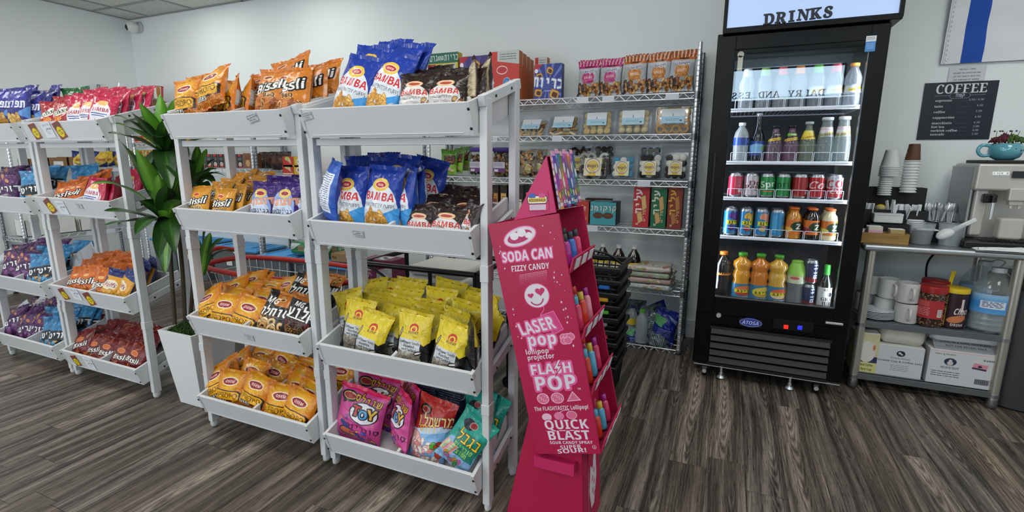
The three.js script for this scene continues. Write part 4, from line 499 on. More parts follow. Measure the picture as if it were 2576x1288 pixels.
    txt(g, 'QUICK', 288, 1560, 100, white, { w: 350, stroke: P, sw: 10, skew: 0.05 }); rect(g, 120, 1604, 330, 7, white); txt(g, 'BLAST', 290, 1645, 100, white, { w: 340, stroke: P, sw: 10, skew: 0.05 }); txt(g, 'SOUR CANDY SPRAY', 300, 1702, 32, white, { w: 340 }); txt(g, 'SUPER', 290, 1738, 42, white, { w: 170, rot: -3 }); txt(g, 'SOUR!', 294, 1768, 46, white, { w: 240, rot: -3 }); ell(g, 474, 1740, 14, 14, null, 0, white, 3); txt(g, 'U', 474, 1741, 16, white);
  });
  const sideMat = std(0xffffff, 0.45, 0, { map: sideTex });
  const sheet = (pts, z, uvf) => { const s = new THREE.ShapeGeometry(new THREE.Shape(pts.map((p) => new THREE.Vector2(...p)))); const p = s.attributes.position, uv = s.attributes.uv; for (let i = 0; i < p.count; i++) uv.setXY(i, ...uvf(p.getX(i), p.getY(i))); return s.translate(0, 0, z); };
  const quad4 = [BL, BR, TR, TL];
  part('side_panel', prism(quad4, 0.005, 0), pink, t); const face = part('printed_face', sheet(quad4, 0.0012, toUV), sideMat, t.children[0]);
  part('side_panel', prism(quad4, 0.005, -DEP), pink, t);
  // leaning back board joining the two sides at their left edge
  const slab = (a, b, th, z0, z1) => { const dx = b[0] - a[0], dy = b[1] - a[1], l = Math.hypot(dx, dy); return box(l, th, Math.abs(z1 - z0), 0, 0, 0).rotateZ(Math.atan2(dy, dx)).translate((a[0] + b[0]) / 2, (a[1] + b[1]) / 2, (z0 + z1) / 2); };
  part('back_board', slab(BL, TL, 0.005, -0.005, -DEP), pinkIn, t);
  const mixp = (a, b, k) => [a[0] + (b[0] - a[0]) * k, a[1] + (b[1] - a[1]) * k];
  // lower edge tray lips on the right face, every one with price strips
  const lips = [q(1446, 772), q(1472, 905), q(1492, 1010), q(1508, 1128)]; const tagM = std(0xd9d3dd, 0.5);
  const candy = [0xd83a6a, 0xe08a9c, 0x3a6ec0, 0xd8402c, 0x58b0d0, 0xe4c040, 0xb0288c], capM = std(0x3c3c42, 0.4), candyM = candy.map((c) => phys({ color: c, roughness: 0.25, clearcoat: 0.6 }));
  const LIPN = [q(1450, 690), q(1478, 862), q(1500, 1000), q(1511, 1141)];
  LIPN.forEach((p, k) => {
    const a = mixp(BR, TR, (p[1] - BR[1]) / (TR[1] - BR[1])), b = mixp(BL, TL, (p[1] - BL[1]) / (TL[1] - BL[1]));
    const sh = new THREE.Group(); sh.name = 'shelf'; t.add(sh);
    part('floor_panel', slab([b[0], b[1]], [a[0], a[1]], 0.004, -0.005, -DEP), pinkIn, sh);
    part('lip', [box(0.004, 0.042, DEP - 0.008, 0, 0.021, -DEP / 2).rotateZ(-0.22).translate(a[0], a[1], 0)], pink, sh);
    for (const s of [0.22, 0.52, 0.82]) { const m = part('price_strip', box(0.0015, 0.03, 0.045, 0.0035, 0.021, -DEP * s), tagM, sh); m.position.set(a[0], a[1], 0); m.rotation.z = -0.22; }
    // candy tubes standing in the shelf
    const words = ['clear candy tubes with dark caps', 'red candy sticks', 'blue and red spray candies', 'blue and red spray candies'][k];
    for (let i = 0; i < 8; i++) {
      const hgt = [0.09, 0.1, 0.1, 0.085][k], zz = -0.02 - (i % 4) * 0.052, xx = a[0] - 0.022 - Math.floor(i / 4) * 0.035;
      const c = thing('candy_tube', `${words.replace('tubes', 'tube').replace('sticks', 'stick').replace('candies', 'candy')}, ${ORD[i % 4]} from front, ${i < 4 ? 'outer' : 'inner'} row, ${['top', 'second', 'third', 'bottom'][k]} shelf of pink stand`, 'candy', [O.x + xx, a[1] + 0.004, Z0 + zz], `${words} on the pink stand`);
      c.rotation.z = 0.2; part('tube', lathe([[0.0001, 0], [0.012, 0], [0.013, 0.004], [0.013, hgt * 0.7], [0.006, hgt * 0.8], [0.0001, hgt * 0.8]], 12), candyM[(k === 1 ? [3, 0, 3, 1] : k === 0 ? [1, 6, 2, 0] : [2, 3, 4, 0])[i % 4]], c); part('cap', lathe([[0.0001, hgt * 0.78], [0.009, hgt * 0.78], [0.009, hgt], [0.0001, hgt]], 12), k === 0 ? capM : candyM[(i + 3) % 7], c);
    }
  });
  // wedge header: pink gable with the shop card of colouring sticks on its right face
  const A = q(1368, 393), B = q(1286, 556), C = q(1392, 536);
  part('header_panel', prism([B, C, A], 0.005, -0.02), std(0xc02a66, 0.5), t);
  const logoTex = canvas(256, 200, (g, w, h) => { rect(g, 0, 0, w, h, '#c02a66'); g.beginPath(); g.roundRect(14, 40, 228, 84, 30); g.fillStyle = '#e6e4e8'; g.fill(); g.strokeStyle = '#1c1824'; g.lineWidth = 8; g.stroke(); ell(g, 70, 44, 40, 32, '#3a5cae'); ell(g, 186, 44, 40, 32, '#c84c86'); g.beginPath(); g.roundRect(22, 62, 212, 48, 20); g.fillStyle = '#d9bc4a'; g.fill(); txt(g, 'KIDSMANIA', 128, 88, 40, '#1c1824', { w: 196 }); rect(g, 34, 134, 190, 56, '#d6ccd8'); lines(g, 40, 142, 178, 5, 9, '#b07a9c', 3, 2); });
  const lg = part('logo_card', box(0.062, 0.05, 0.002, 0, 0, 0), std(0xffffff, 0.5, 0, { map: logoTex }), t.children.find((m) => m.name === 'header_panel')); { const c = q(1346, 508); lg.position.set(c[0], c[1], -0.018); lg.rotation.z = 4 * R; }
  part('header_panel', prism([B, C, A], 0.005, -DEP + 0.01), std(0xc02a66, 0.5), t);
  part('header_back', slab(B, A, 0.004, -0.025, -DEP + 0.01), pinkIn, t);
  const stickTex = canvas(256, 256, (g, w, h) => { const cols = ['#5a3aa8', '#3a8ac0', '#2c7a4a', '#8c3aa0', '#d85a8c', '#e8a02c', '#e0508c', '#3058a8']; for (let i = 0; i < 8; i++) { const q = g.createLinearGradient(0, 0, 0, h); q.addColorStop(0, cols[i]); q.addColorStop(0.5, cols[(i + 3) % 8]); q.addColorStop(1, cols[(i + 5) % 8]); rect(g, i * 32, 0, 31, h, q); ell(g, i * 32 + 16, 60 + (i % 3) * 40, 11, 26, '#e9e2ea'); ell(g, i * 32 + 16, 190, 12, 18, ['#e8c53a', '#70b848', '#e8e0e0'][i % 3], 0, '#2a1a2a', 3); rect(g, i * 32 + 4, 226, 24, 16, '#e4dfe6'); } });
  const stM = std(0xffffff, 0.4, 0, { map: stickTex });
  for (let i = 0; i < 6; i++) { // stick packs hanging on the right slope of the header
    const z0 = -0.03 - i * 0.033, g = box(Math.hypot(C[0] - A[0], C[1] - A[1]) * 0.96, 0.006, 0.03), uv = g.attributes.uv; for (let k = 8; k < 12; k++) uv.setXY(k, (i + (k % 2 === 0 ? 0 : 0.9)) / 6, k < 10 ? 1 : 0);
    // top face (+y): length axis along x
    const pts = [[0, 1], [1, 1], [0, 0], [1, 0]]; for (let k = 0; k < 4; k++) uv.setXY(8 + k, (i + pts[k][1] * 0.95) / 6, 1 - pts[k][0]);
    const c = thing('candy_stick_pack', `long printed candy stick pack, ${ORD[i]} from the front on the pink stand's header`, 'candy pack', [O.x + (A[0] + C[0]) / 2 + 0.01, (A[1] + C[1]) / 2 + 0.004 + (i % 2) * 0.006, Z0 + z0 - 0.012], 'printed candy stick packs on the header'); part('sleeve', g, stM, c); part('hang_tab', box(0.02, 0.001, 0.026, -Math.hypot(C[0] - A[0], C[1] - A[1]) * 0.5, 0.0, 0), std(0xe0a0c0, 0.5), c); c.rotation.z = Math.atan2(C[1] - A[1], C[0] - A[0]);
  }
  // floor base flaring to the ground
  const bz = Z0 - 0.03, b1 = at(1345, 1000, bz), b2 = at(1462, 1000, bz), l0 = atY(1268, 1330, 0), yt = b1.y;
  const wB0 = at(1277, 1288, bz).x, k0 = at(1277, 1288, bz).y, slope = (b1.x - wB0) / (b1.y - k0), xl0 = wB0 - slope * k0 - O.x, xr0 = at(1470, 1288, bz).x - O.x;
  part('base_panel', prism([[xl0, 0.001], [xr0, 0.001], [b2.x - O.x, yt], [b1.x - O.x, yt]], 0.006, -0.03), pink, t);
  part('base_panel', prism([[xl0, 0.001], [xr0, 0.001], [b2.x - O.x, yt], [b1.x - O.x, yt]], 0.006, -DEP + 0.01), pink, t);
  part('base_side', slab([xr0, 0.001], [b2.x - O.x, yt], 0.006, -0.034, -DEP + 0.008), pink, t);
  part('base_side', slab([xl0, 0.001], [b1.x - O.x, yt], 0.006, -0.034, -DEP + 0.008), pink, t);
  const crest = canvas(128, 256, (g, w, h) => { rect(g, 0, 0, w, h, '#ad0d46'); poly(g, [[40, 250], [10, 160], [30, 60], [60, 90], [90, 10], [112, 60], [120, 150], [80, 250]], '#d9cfd8'); for (let i = 0; i < 6; i++) ell(g, 60 + (i % 2) * 24, 80 + i * 26, 12, 7, '#b4376c', -50); });
  const cr = part('printed_badge', box(0.0015, 0.2, 0.1), std(0xffffff, 0.45, 0, { map: crest }), t); cr.position.set(xr0 + (b2.x - O.x - xr0) * 0.33 + 0.004, 0.16, -0.13); cr.rotation.z = Math.atan2(yt, b2.x - O.x - xr0) - Math.PI / 2;
  const tuck = q(1342, 1146), tuck2 = q(1444, 1146); part('tuck_flap', [box(tuck2[0] - tuck[0], 0.035, 0.03, (tuck[0] + tuck2[0]) / 2, tuck[1] - 0.02, -0.018)], std(0xc0205c, 0.5), t);
}
// ---------------------------------------------------------------- chrome wire shelving along the walls
function notchedPost(h) { const p = [[0.0001, 0], [0.012, 0]]; for (let y = 0.02; y < h - 0.02; y += 0.026) p.push([0.012, y], [0.0098, y + 0.002], [0.0098, y + 0.004], [0.012, y + 0.006]); p.push([0.012, h], [0.0001, h]); return lathe(p, 10); }
function wireShelf(w, d) { // local: x 0..w, z 0..-d, top at y 0
  const gs = [], r = 0.0034, run = (a, b) => { const n = Math.max(4, Math.round(a.distanceTo(b) / 0.034)); gs.push(rod(a, b, 0.0042), rod(a.clone().setY(-0.03), b.clone().setY(-0.03), 0.0042)); for (let i = 0; i < n; i++) { const p = a.clone().lerp(b, i / n), q = a.clone().lerp(b, (i + 1) / n); p.y = i % 2 ? 0 : -0.03; q.y = i % 2 ? -0.03 : 0; gs.push(rod(p, q, r, 4)); } };
  run(V(0, 0, 0), V(w, 0, 0)); run(V(0, 0, -d), V(w, 0, -d)); run(V(0, 0, 0), V(0, 0, -d)); run(V(w, 0, 0), V(w, 0, -d));
  for (let x = 0.03; x < w - 0.01; x += 0.03) gs.push(rod(V(x, 0.001, 0), V(x, 0.001, -d), 0.0016, 4));
  for (const k of [0.33, 0.66]) gs.push(rod(V(0, -0.004, -d * k), V(w, -0.004, -d * k), 0.003, 5));
  return join(gs);
}
const collarG = cyl(0.016, 0.0145, 0.036, 0, 0, 0, 12);
function wireUnit(label, pos, turn, w, d, h, levels, tags, dark) {
  const t = thing('wire_shelf_unit', label, 'shelving', pos, 'chrome wire shelf units along the walls'); t.rotation.y = turn;
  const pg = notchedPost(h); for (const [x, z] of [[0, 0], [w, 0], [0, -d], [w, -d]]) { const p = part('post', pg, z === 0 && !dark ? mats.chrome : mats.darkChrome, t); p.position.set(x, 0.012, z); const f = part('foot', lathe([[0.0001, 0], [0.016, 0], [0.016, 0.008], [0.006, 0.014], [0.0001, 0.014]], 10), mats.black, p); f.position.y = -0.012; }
  const sg = wireShelf(w, d); levels.forEach((y, i) => { const s = part('shelf', sg, mats.chrome, t); s.position.y = y; for (const [x, z] of [[0, 0], [w, 0], [0, -d], [w, -d]]) part('collar', collarG, mats.darkChrome, s).position.set(x, -0.014, z); for (const [k, x, tw = 0.07] of tags) if (k === i) { const g = part('price_tag', box(tw, 0.032, 0.0015), mats.tag, s); g.position.set(x, -0.017, 0.0045); } });
  return t;
}
const DZ = -2.91, DX = -1.86, Dl = [0.02, 0.375, 0.724, 0.996, 1.249, 1.4625];
const dtag = (px, py) => at(px, py, DZ).x - DX;
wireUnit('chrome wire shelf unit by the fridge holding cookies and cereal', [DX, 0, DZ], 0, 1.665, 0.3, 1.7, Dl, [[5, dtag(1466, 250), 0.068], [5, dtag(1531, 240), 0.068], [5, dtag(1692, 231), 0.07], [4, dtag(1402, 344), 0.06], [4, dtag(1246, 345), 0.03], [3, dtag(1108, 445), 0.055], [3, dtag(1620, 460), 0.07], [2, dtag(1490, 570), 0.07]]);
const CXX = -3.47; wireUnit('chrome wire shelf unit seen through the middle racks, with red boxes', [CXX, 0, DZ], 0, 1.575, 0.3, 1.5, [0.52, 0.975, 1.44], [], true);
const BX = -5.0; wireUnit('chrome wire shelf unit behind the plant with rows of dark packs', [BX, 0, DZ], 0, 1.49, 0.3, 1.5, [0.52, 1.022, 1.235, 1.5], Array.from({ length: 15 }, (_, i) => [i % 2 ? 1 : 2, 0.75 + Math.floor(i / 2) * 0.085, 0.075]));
wireUnit('chrome wire shelf unit on the left wall behind the far racks', [-5.06, 0, -2.05], Math.PI / 2, 0.84, 0.3, 1.75, [0.48, 1.02, 1.55], [[1, 0.06, 0.12], [1, 0.72, 0.07], [0, 0.12, 0.18], [0, 0.45, 0.07], [0, 0.6, 0.07]]);

// ---- goods on the wire shelves
const P_ = (px, py, z, y) => V(at(px, py, z).x, y, z);
const boxSheet = sheetOf(340, 256, (map) => std(0xffffff, 0.5, 0, { map }));
const boxMat = (draw, side, w = 256, h = 256) => boxSheet((g, W, H) => { g.save(); g.scale(1, 256 / h); g.beginPath(); g.rect(0, 0, w, h); g.clip(); draw(g, w, h); g.restore(); rect(g, 256, 0, 90, 256, side); });
const coneYel = boxMat((g, w, h) => { rect(g, 0, 0, w, h, '#d9b02c'); ell(g, 128, 120, 80, 80, '#e8e0d0'); ell(g, 128, 120, 50, 50, '#7a4a2c'); }, '#c22a22');
function carton(name, label, px0, px1, pyTop, pyB, z, y, depth, mat, group, turn = 0, cat = 'box') {
  const a = at(px0, pyB, z), b = at(px1, pyB, z), w = b.x - a.x, h = at((px0 + px1) / 2, pyTop, z).y - y, t = thing(name, label, cat, [(a.x + b.x) / 2, y, z - depth / 2], group); t.rotation.y = turn;
  part('carton', printBox(w * 0.985, h, depth).translate(0, h / 2, 0), mat, t); part('top_flap', [box(w * 0.97, 0.0012, depth * 0.96, 0, h + 0.0006, 0)], mat, t); return t;
}
const Y5 = Dl[5] + 0.005, Y4 = Dl[4] + 0.005, Y3 = Dl[3] + 0.005, Y2 = Dl[2] + 0.005, Y1 = Dl[1] + 0.005, Y0 = Dl[0] + 0.005;
const pillow = (g, x, y, s, rot) => { g.save(); g.translate(x, y); g.rotate(rot * R); g.beginPath(); g.roundRect(-s, -s * 0.8, s * 2, s * 1.6, s * 0.5); g.fillStyle = '#d9a650'; g.fill(); g.strokeStyle = '#8a5a1c'; g.lineWidth = 4; g.stroke(); g.beginPath(); g.roundRect(-s * 0.5, -s * 0.4, s * 1.2, s * 0.9, s * 0.3); g.fillStyle = '#5a2f1a'; g.fill(); g.restore(); };
const krayot = (bg, pale) => (g, w, h) => { rect(g, 0, 0, w, h, bg); for (let i = 0; i < 14; i++) { const a = i / 14 * 6.283; poly(g, [[128, 160], [128 + 260 * Math.cos(a), 160 + 260 * Math.sin(a)], [128 + 260 * Math.cos(a + 0.14), 160 + 260 * Math.sin(a + 0.14)]], pale); } poly(g, [[0, 0], [80, 0], [0, 70]], '#b8283c'); ell(g, 20, 48, 16, 16, '#eef'); pillow(g, 146, 50, 30, 25); pillow(g, 48, 90, 30, -10); pillow(g, 40, 210, 34, 8); pillow(g, 190, 226, 42, 20); heb(g, 'kaf resh yod vav tav', 128, 140, 58, '#eef1f8', { stroke: '#5a66a8', sw: 10, lw: 0.3, rot: 6 }); rect(g, 100, 196, 56, 4, '#dde'); };
const mYellow = boxMat((g, w, h) => { rect(g, 0, 0, w, h, '#d8c42c'); rect(g, 0, 0, w, 52, '#1d6a58'); heb(g, 'kaf resh yod vav tav', 200, 26, 24, '#e4ebe2'); txt(g, '650', 112, 26, 30, '#e4ebe2'); heb(g, 'gimel resh memf', 52, 26, 24, '#e4ebe2'); rect(g, 0, 56, 70, 44, '#a83038'); poly(g, [[72, 60], [240, 56], [236, 130], [72, 112]], '#c9ccc6'); lines(g, 90, 70, 130, 3, 12, '#6c6e6c', 4, 6); ell(g, 120, 150, 46, 22, '#c8323c', 0, '#eee', 4); krayotPillows(g); }, '#c9b42c'); function krayotPillows(g) { pillow(g, 70, 210, 34, 10); pillow(g, 180, 215, 36, -12); }
const mPurple = boxMat(krayot('#45307a', '#5c4696'), '#3c2a6c'), mBlue = boxMat(krayot('#2b3a8c', '#6a7cc8'), '#3a4470');
const mRed = boxMat((g, w, h) => { rect(g, 0, 0, w, h, '#d03c34'); poly(g, [[70, 0], [256, 0], [256, 70], [70, 50]], '#c9ccc8'); lines(g, 90, 14, 140, 3, 12, '#75777a', 4, 9); ell(g, 110, 96, 44, 20, '#c8303a', 0, '#f0dcd8', 5); txt(g, 'e', 150, 165, 120, '#3f86c8', { stroke: '#9cc6ea', sw: 8 }); puffs(g, 14, 40, 210, 220, 250, 22, 14, ['#d9cfae', '#c9b98c'], '#8f8260', 44); }, '#b8642c');
carton('cereal_box', 'yellow cereal box with green top band on the top wire shelf', 1079, 1154, 133, 262, -2.93, Y5, 0.06, mYellow);
carton('cereal_box', 'purple cereal box with cushion shapes beside the yellow cereal box', 1157, 1231, 141, 258, -2.93, Y5, 0.06, mPurple);
carton('cereal_box', 'blue cereal box with cushion shapes standing alone on the top shelf', 1343, 1412, 161, 248, -2.93, Y5, 0.05, mBlue);
for (let i = 0; i < 4; i++) { const b0 = at(1231, 253, -2.93), b1 = at(1306, 253, -2.93); const t = carton('cereal_box', `red cereal box with orange sides, ${ORD[i]} from the front in its row`, 1231, 1306, 129 + i * 3, 253, -2.93, Y5, 0.055, mRed, 'red cereal boxes in one row'); t.position.z -= i * 0.062; t.position.x = (b0.x + b1.x) / 2; }
carton('cereal_box', 'small red cereal box half hidden behind the blue cereal box', 1345, 1375, 145, 240, -3.08, Y5, 0.05, mRed);
// striped pouches
const pouch = (c, d, blob) => [(g) => { rect(g, 0, 0, 256, BH, '#b9bbc0'); rect(g, 0, 0, 256, 74, c); for (let i = 0; i < 14; i++) rect(g, i * 19, 0, 9, 52, i % 2 ? '#e7d6cc' : d); rect(g, 80, 56, 100, 10, '#3a1c14'); g.globalAlpha = 0.85; rect(g, 18, 100, 220, 226, '#a9aaae'); g.globalAlpha = 1; ell(g, 128, 168, 76, 62, blob); rect(g, 60, 180, 136, 40, blob); txt(g, 'beigel', 140, 104, 40, '#2c3468', { stroke: '#e8e6ea', sw: 8, rot: -6 }); txt(g, 'sticks', 128, 166, 40, '#f1e1d4', { rot: -4, bold: false }); puffs(g, 44, 14, 232, 242, 322, 22, 15, ['#9a5a2a', '#c98a4a', '#3e3230', '#d9a868'], '#2c1810', 45); }, '#b9bbc0', null];
DES.ppink = pouch('#b02a6c', '#c8407c', '#b83a7c'); DES.pbrown = pouch('#b8642a', '#8a4420', '#c07a34');
BAG.ppink = [0.13, 0.2, 0.045, 0.5, 'pink-striped dried snack pouch']; BAG.pbrown = [0.135, 0.21, 0.045, 0.5, 'brown-striped dried snack pouch'];
bags('ppink', 'top shelf near fridge', '1480 196 -2.935 2 0 6; 1535 193 -2.935 0 0 6; 1484 192 -3.0 0 0 6; 1538 189 -3.0 0 0 6', { lean: 6, free: 1 });
bags('pbrown', 'top shelf near fridge', '1596 186 -2.935 0 0 6; 1657 182 -2.935 0 0 6; 1716 177 -2.935 -2 0 6; 1600 182 -3.0 0 0 6; 1659 178 -3.0 0 0 6; 1718 173 -3.0 0 0 6', { lean: 6, free: 1 });

// clamshell packs of cookies
const shellM = phys({ color: 0xf6f8fa, roughness: 0.08, transmission: 1, thickness: 0, ior: 1.35 });
const stickM = (draw) => std(0xffffff, 0.55, 0, { map: canvas(160, 128, draw) });
const lblBlue = stickM((g, w, h) => { rect(g, 0, 0, w, h, '#dfe5ea'); rect(g, 0, 66, w, 62, '#a9cfe2'); txt(g, 'i', 80, 54, 34, '#4a5a6c'); lines(g, 30, 88, 100, 2, 12, '#5c7890', 3, 2); ell(g, 136, 104, 8, 8, '#5c6a74'); });
const lblYel = stickM((g, w, h) => { rect(g, 0, 0, w, h, '#e0d8b8'); rect(g, 46, 70, 68, 58, '#dfb93c'); ell(g, 80, 56, 66, 52, '#e8e4d6', 0, '#7a5a7c', 5); ell(g, 80, 56, 54, 40, '#dcc25c'); txt(g, 'Weigel\'s', 80, 56, 32, '#4a2c64', { w: 110 }); lines(g, 54, 96, 52, 2, 11, '#6c5420', 3, 8); });
const cookieGeo = { disc: lathe([[0.0001, 0], [0.018, 0], [0.02, 0.005], [0.016, 0.012], [0.0001, 0.014]], 14), ball: new THREE.IcosahedronGeometry(0.02, 2), ring: new THREE.TorusGeometry(0.02, 0.0085, 8, 16), bar: rbox(0.05, 0.016, 0.02, 0, 0, 0, 0.006, 2), crescent: new THREE.TorusGeometry(0.022, 0.01, 8, 12, 3.4) };
function clamshell(label, px0, px1, pyTop, pyB, z, y, kind, colors, sticker, lean = 14, group) {
  const a = at(px0, pyB, z), b = at(px1, pyB, z), w = (b.x - a.x) * 0.97, h = (at((px0 + px1) / 2, pyTop, z).y - y) / Math.cos(lean * R) * 1.0, d = 0.06, t = thing('cookie_pack', label, 'cookie pack', [(a.x + b.x) / 2, y + 0.002, z - 0.01], group), g0 = new THREE.Group();
  t.rotation.x = -lean * R;
  part('base', [rbox(w, h, 0.026, 0, h / 2, -d + 0.014, 0.012, 3)], shellM, t); part('lid', [rbox(w * 0.94, h * 0.93, 0.03, 0, h / 2, -0.018, 0.014, 3), rbox(w, h, 0.004, 0, h / 2, -0.033, 0.002, 1)], shellM, t);
  const r = rng(Math.round(px0)), gs = [], nx = Math.max(2, Math.round(w / 0.046)), ny = Math.max(2, Math.round(h / 0.042));
  const byC = colors.map(() => []); for (let i = 0; i < nx; i++) for (let j = 0; j < ny; j++) { const g = cookieGeo[kind].clone(); if (kind === 'disc') g.rotateX(Math.PI / 2); g.rotateZ(r() * 6.28).rotateX((r() - 0.5) * 0.7).translate((i + 0.5) / nx * w * 0.86 - w * 0.43 + (r() - 0.5) * 0.006, h * 0.09 + (j + 0.5) / ny * h * 0.82, -0.034 + (r() - 0.5) * 0.006); byC[Math.floor(r() * colors.length)].push(g); }
  byC.forEach((l, i) => { if (l.length) part('cookies', l, std(colors[i], 0.8), t); });
  const sl = part('sticker', box(w * (sticker === lblBlue ? 0.62 : 0.56), (sticker === lblBlue ? 0.5 : 0.72) * w * 0.8, 0.001), sticker, t); sl.position.set(0, h * (sticker === lblBlue ? 0.62 : 0.42), -0.0022);
  return t;
}
clamshell('flat clear pack of striped pastry, leftmost on the second wire shelf', 1288, 1364, 292, 340, -2.93, Y4, 'bar', [0xc9a878, 0x8a5c34], lblBlue, 40);
clamshell('flat clear pack with pale label, left of the round cookies', 1367, 1450, 284, 338, -2.93, Y4, 'bar', [0xd9c39a, 0xb08a58], lblBlue, 34);
clamshell('clear pack of pale rosette cookies with blue label', 1455, 1538, 274, 337, -2.93, Y4, 'disc', [0xdcc592, 0xd2b67e], lblBlue, 16); clamshell('clear pack of pale ball cookies with blue label', 1542, 1636, 269, 336, -2.93, Y4, 'ball', [0xddcda4, 0xd8c498], lblBlue, 12);
clamshell('clear pack of ring cookies with blue label, beside the shelf post', 1641, 1738, 264, 335, -2.93, Y4, 'ring', [0xc29a62, 0xb78c54], lblBlue, 10);
clamshell('clear pack of black and white crumb cookies, biggest on third shelf', 1447, 1527, 380, 449, -2.93, Y3, 'crescent', [0xd6d3cc, 0x4a4440, 0xb9b4aa], lblYel, 16); clamshell('clear pack of blue and white cookies on third shelf', 1529, 1594, 388, 452, -2.93, Y3, 'disc', [0x4a9ac0, 0xe0e2e0], lblYel, 8);
clamshell('clear pack of black and white cookies right of the blue ones', 1598, 1662, 383, 455, -2.93, Y3, 'disc', [0xe2ded4, 0x1c1a1a], lblYel, 8); clamshell('clear pack of black and white cookies at the shelf end', 1664, 1727, 382, 456, -2.93, Y3, 'disc', [0xe2ded4, 0x1c1a1a], lblYel, 8);
clamshell('dark chocolate cookie pack at the back of the third shelf', 1418, 1482, 362, 440, -3.1, Y3, 'bar', [0x241812, 0x3c2a20], lblYel, 4, 'dark packs behind'); clamshell('dark cookie pack behind the crumb cookies, further right', 1486, 1540, 360, 440, -3.1, Y3, 'disc', [0x3a3430], lblYel, 4, 'dark packs behind'); clamshell('grey cookie pack behind the two black and white packs', 1600, 1660, 364, 446, -3.12, Y3, 'ball', [0x4a4846], lblYel, 4, 'dark packs behind');
// green bags, jars with purple lids
bags('green', 'third wire shelf', '1126 406 -2.935 -4 0 10; 1148 402 -2.985 -2 -20 10; 1166 398 -3.05 0 -20 10', { lean: 10, free: 1 });
function jar(label, px, pyTop, pyB, z, y, lid, fill, group) {
  const h = at(px, pyTop, z).y - y, r0 = h * 0.42, t = thing('candy_jar', label, 'jar', P_(px, pyB, z, y), group);
  part('jar', lathe([[0.0001, 0.002], [r0 * 0.86, 0.002], [r0, 0.014], [r0, h * 0.72], [r0 * 0.8, h * 0.84], [r0 * 0.78, h * 0.86]], 24), shellM, t);
  part('lid', lathe([[0.0001, h], [r0 * 0.84, h], [r0 * 0.88, h * 0.98], [r0 * 0.88, h * 0.86], [r0 * 0.78, h * 0.85]], 24), std(lid, 0.4), t);
  const r = rng(px), by = fill.map(() => []); for (let i = 0; i < 150; i++) { const a = r() * 6.283, q = Math.sqrt(r()) * r0 * 0.82; by[i % fill.length].push(new THREE.IcosahedronGeometry(0.009, 1).scale(1.3, 0.8, 1).rotateZ(r() * 3).translate(q * Math.cos(a), 0.014 + r() * h * 0.66, q * Math.sin(a))); } by.forEach((l, i) => part('candies', l, std(fill[i], 0.6), t).userData.kind = 'stuff');
  part('label', new THREE.CylinderGeometry(r0 + 0.0008, r0 + 0.0008, h * 0.34, 16, 1, true, -0.55, 1.1).translate(0, h * 0.34, 0), std(0xffffff, 0.6, 0, { side: THREE.DoubleSide, map: jarLbl }), t);
}
const jarLbl = canvas(160, 128, (g) => { rect(g, 0, 0, 160, 128, '#c9c4d4'); rect(g, 0, 78, 160, 50, '#6c3a7c'); rect(g, 20, 92, 60, 30, '#dcd8e2'); lines(g, 16, 14, 120, 4, 12, '#5c5468', 4, 7); });
jar('round clear jar with purple lid beside the green bags', 1208, 371, 445, -2.96, Y3, 0x4a2c84, [0x4c3a2c, 0x8a6a40, 0x2c2420], 'jars with purple lids'); jar('round clear jar with purple lid, right of its twin', 1266, 371, 447, -2.96, Y3, 0x3c2470, [0xb0763c, 0x4a3424, 0xd0a060], 'jars with purple lids');
DES.cook = [(g) => { rect(g, 0, 0, 256, BH, '#8f8a80'); puffs(g, 50, 20, 30, 236, 320, 24, 18, ['#c58a4a', '#2e2622', '#7a6a52', '#d8b07a'], '#2c2018', 50); ell(g, 150, 240, 44, 60, '#d8c890'); lines(g, 120, 210, 60, 6, 12, '#5c4c28', 3, 3); }, '#4a443c', null]; BAG.cook = [0.12, 0.17, 0.07, 0.5, 'clear cookie bag'];
bags('cook', 'third wire shelf', '1258 412 -2.925 0 0 6; 1325 410 -2.94 0 0 6; 1352 408 -2.99 0 0 6', { lean: 6, free: 1 });
// fourth shelf
const snackDark = (a, b) => boxMat((g, w, h) => { rect(g, 0, 0, w, h, '#2a1812'); rect(g, 30, 60, w - 60, 110, a); rect(g, 60, 100, w - 120, 130, b); lines(g, 60, 84, w - 120, 3, 16, '#3a2010', 5, 3); }, '#1c100c');
const d1 = snackDark('#c98a3a', '#8a4c24'), d2 = snackDark('#d9b060', '#d8c8a0'), d3 = snackDark('#3a2a24', '#d8d0c0');
[[1236, 1254, d1], [1258, 1275, d2], [1280, 1296, d3], [1300, 1316, d3], [1330, 1346, d2]].forEach(([a, b, m], i) => carton('wafer_pack', `small dark wafer pack, ${ORD[i]} from left behind the pink-stand rack`, a, b, 466, 510, -2.95, Y2, 0.1, m, 'small dark wafer packs in a row'));
const wafer = (c, t, l2) => boxMat((g, w, h) => { rect(g, 0, 0, w, h, c); g.save(); g.translate(128, 128); g.rotate(Math.PI / 2); g.restore(); heb(g, 'vav pe lamed yod memf', 128, 60, 36, t, {}); puffs(g, 8, 40, 150, 216, 240, 40, 16, [l2], '#5c2c14', 51); }, '#3a1a10');
const tallBox = (c, t, l2) => boxMat((g, w, h) => { rect(g, 0, 0, w, h, c); g.save(); g.translate(90, 240); g.rotate(-Math.PI / 2); heb(g, 'ayin lamed yod tav', 60, 0, 84, t, { lw: 0.24 }); heb(g, 'vav pe lamed yod memf', -100, 90, 40, '#e2cf9a', {}); g.restore(); poly(g, [[120, 120], [190, 90], [220, 260], [150, 300]], l2, '#6c3a18', 6); poly(g, [[60, 330], [130, 300], [170, 430], [90, 470]], l2, '#6c3a18', 6); txt(g, '34', 70, 470, 40, '#e8dcc8'); }, '#4a1814', 256, 512);
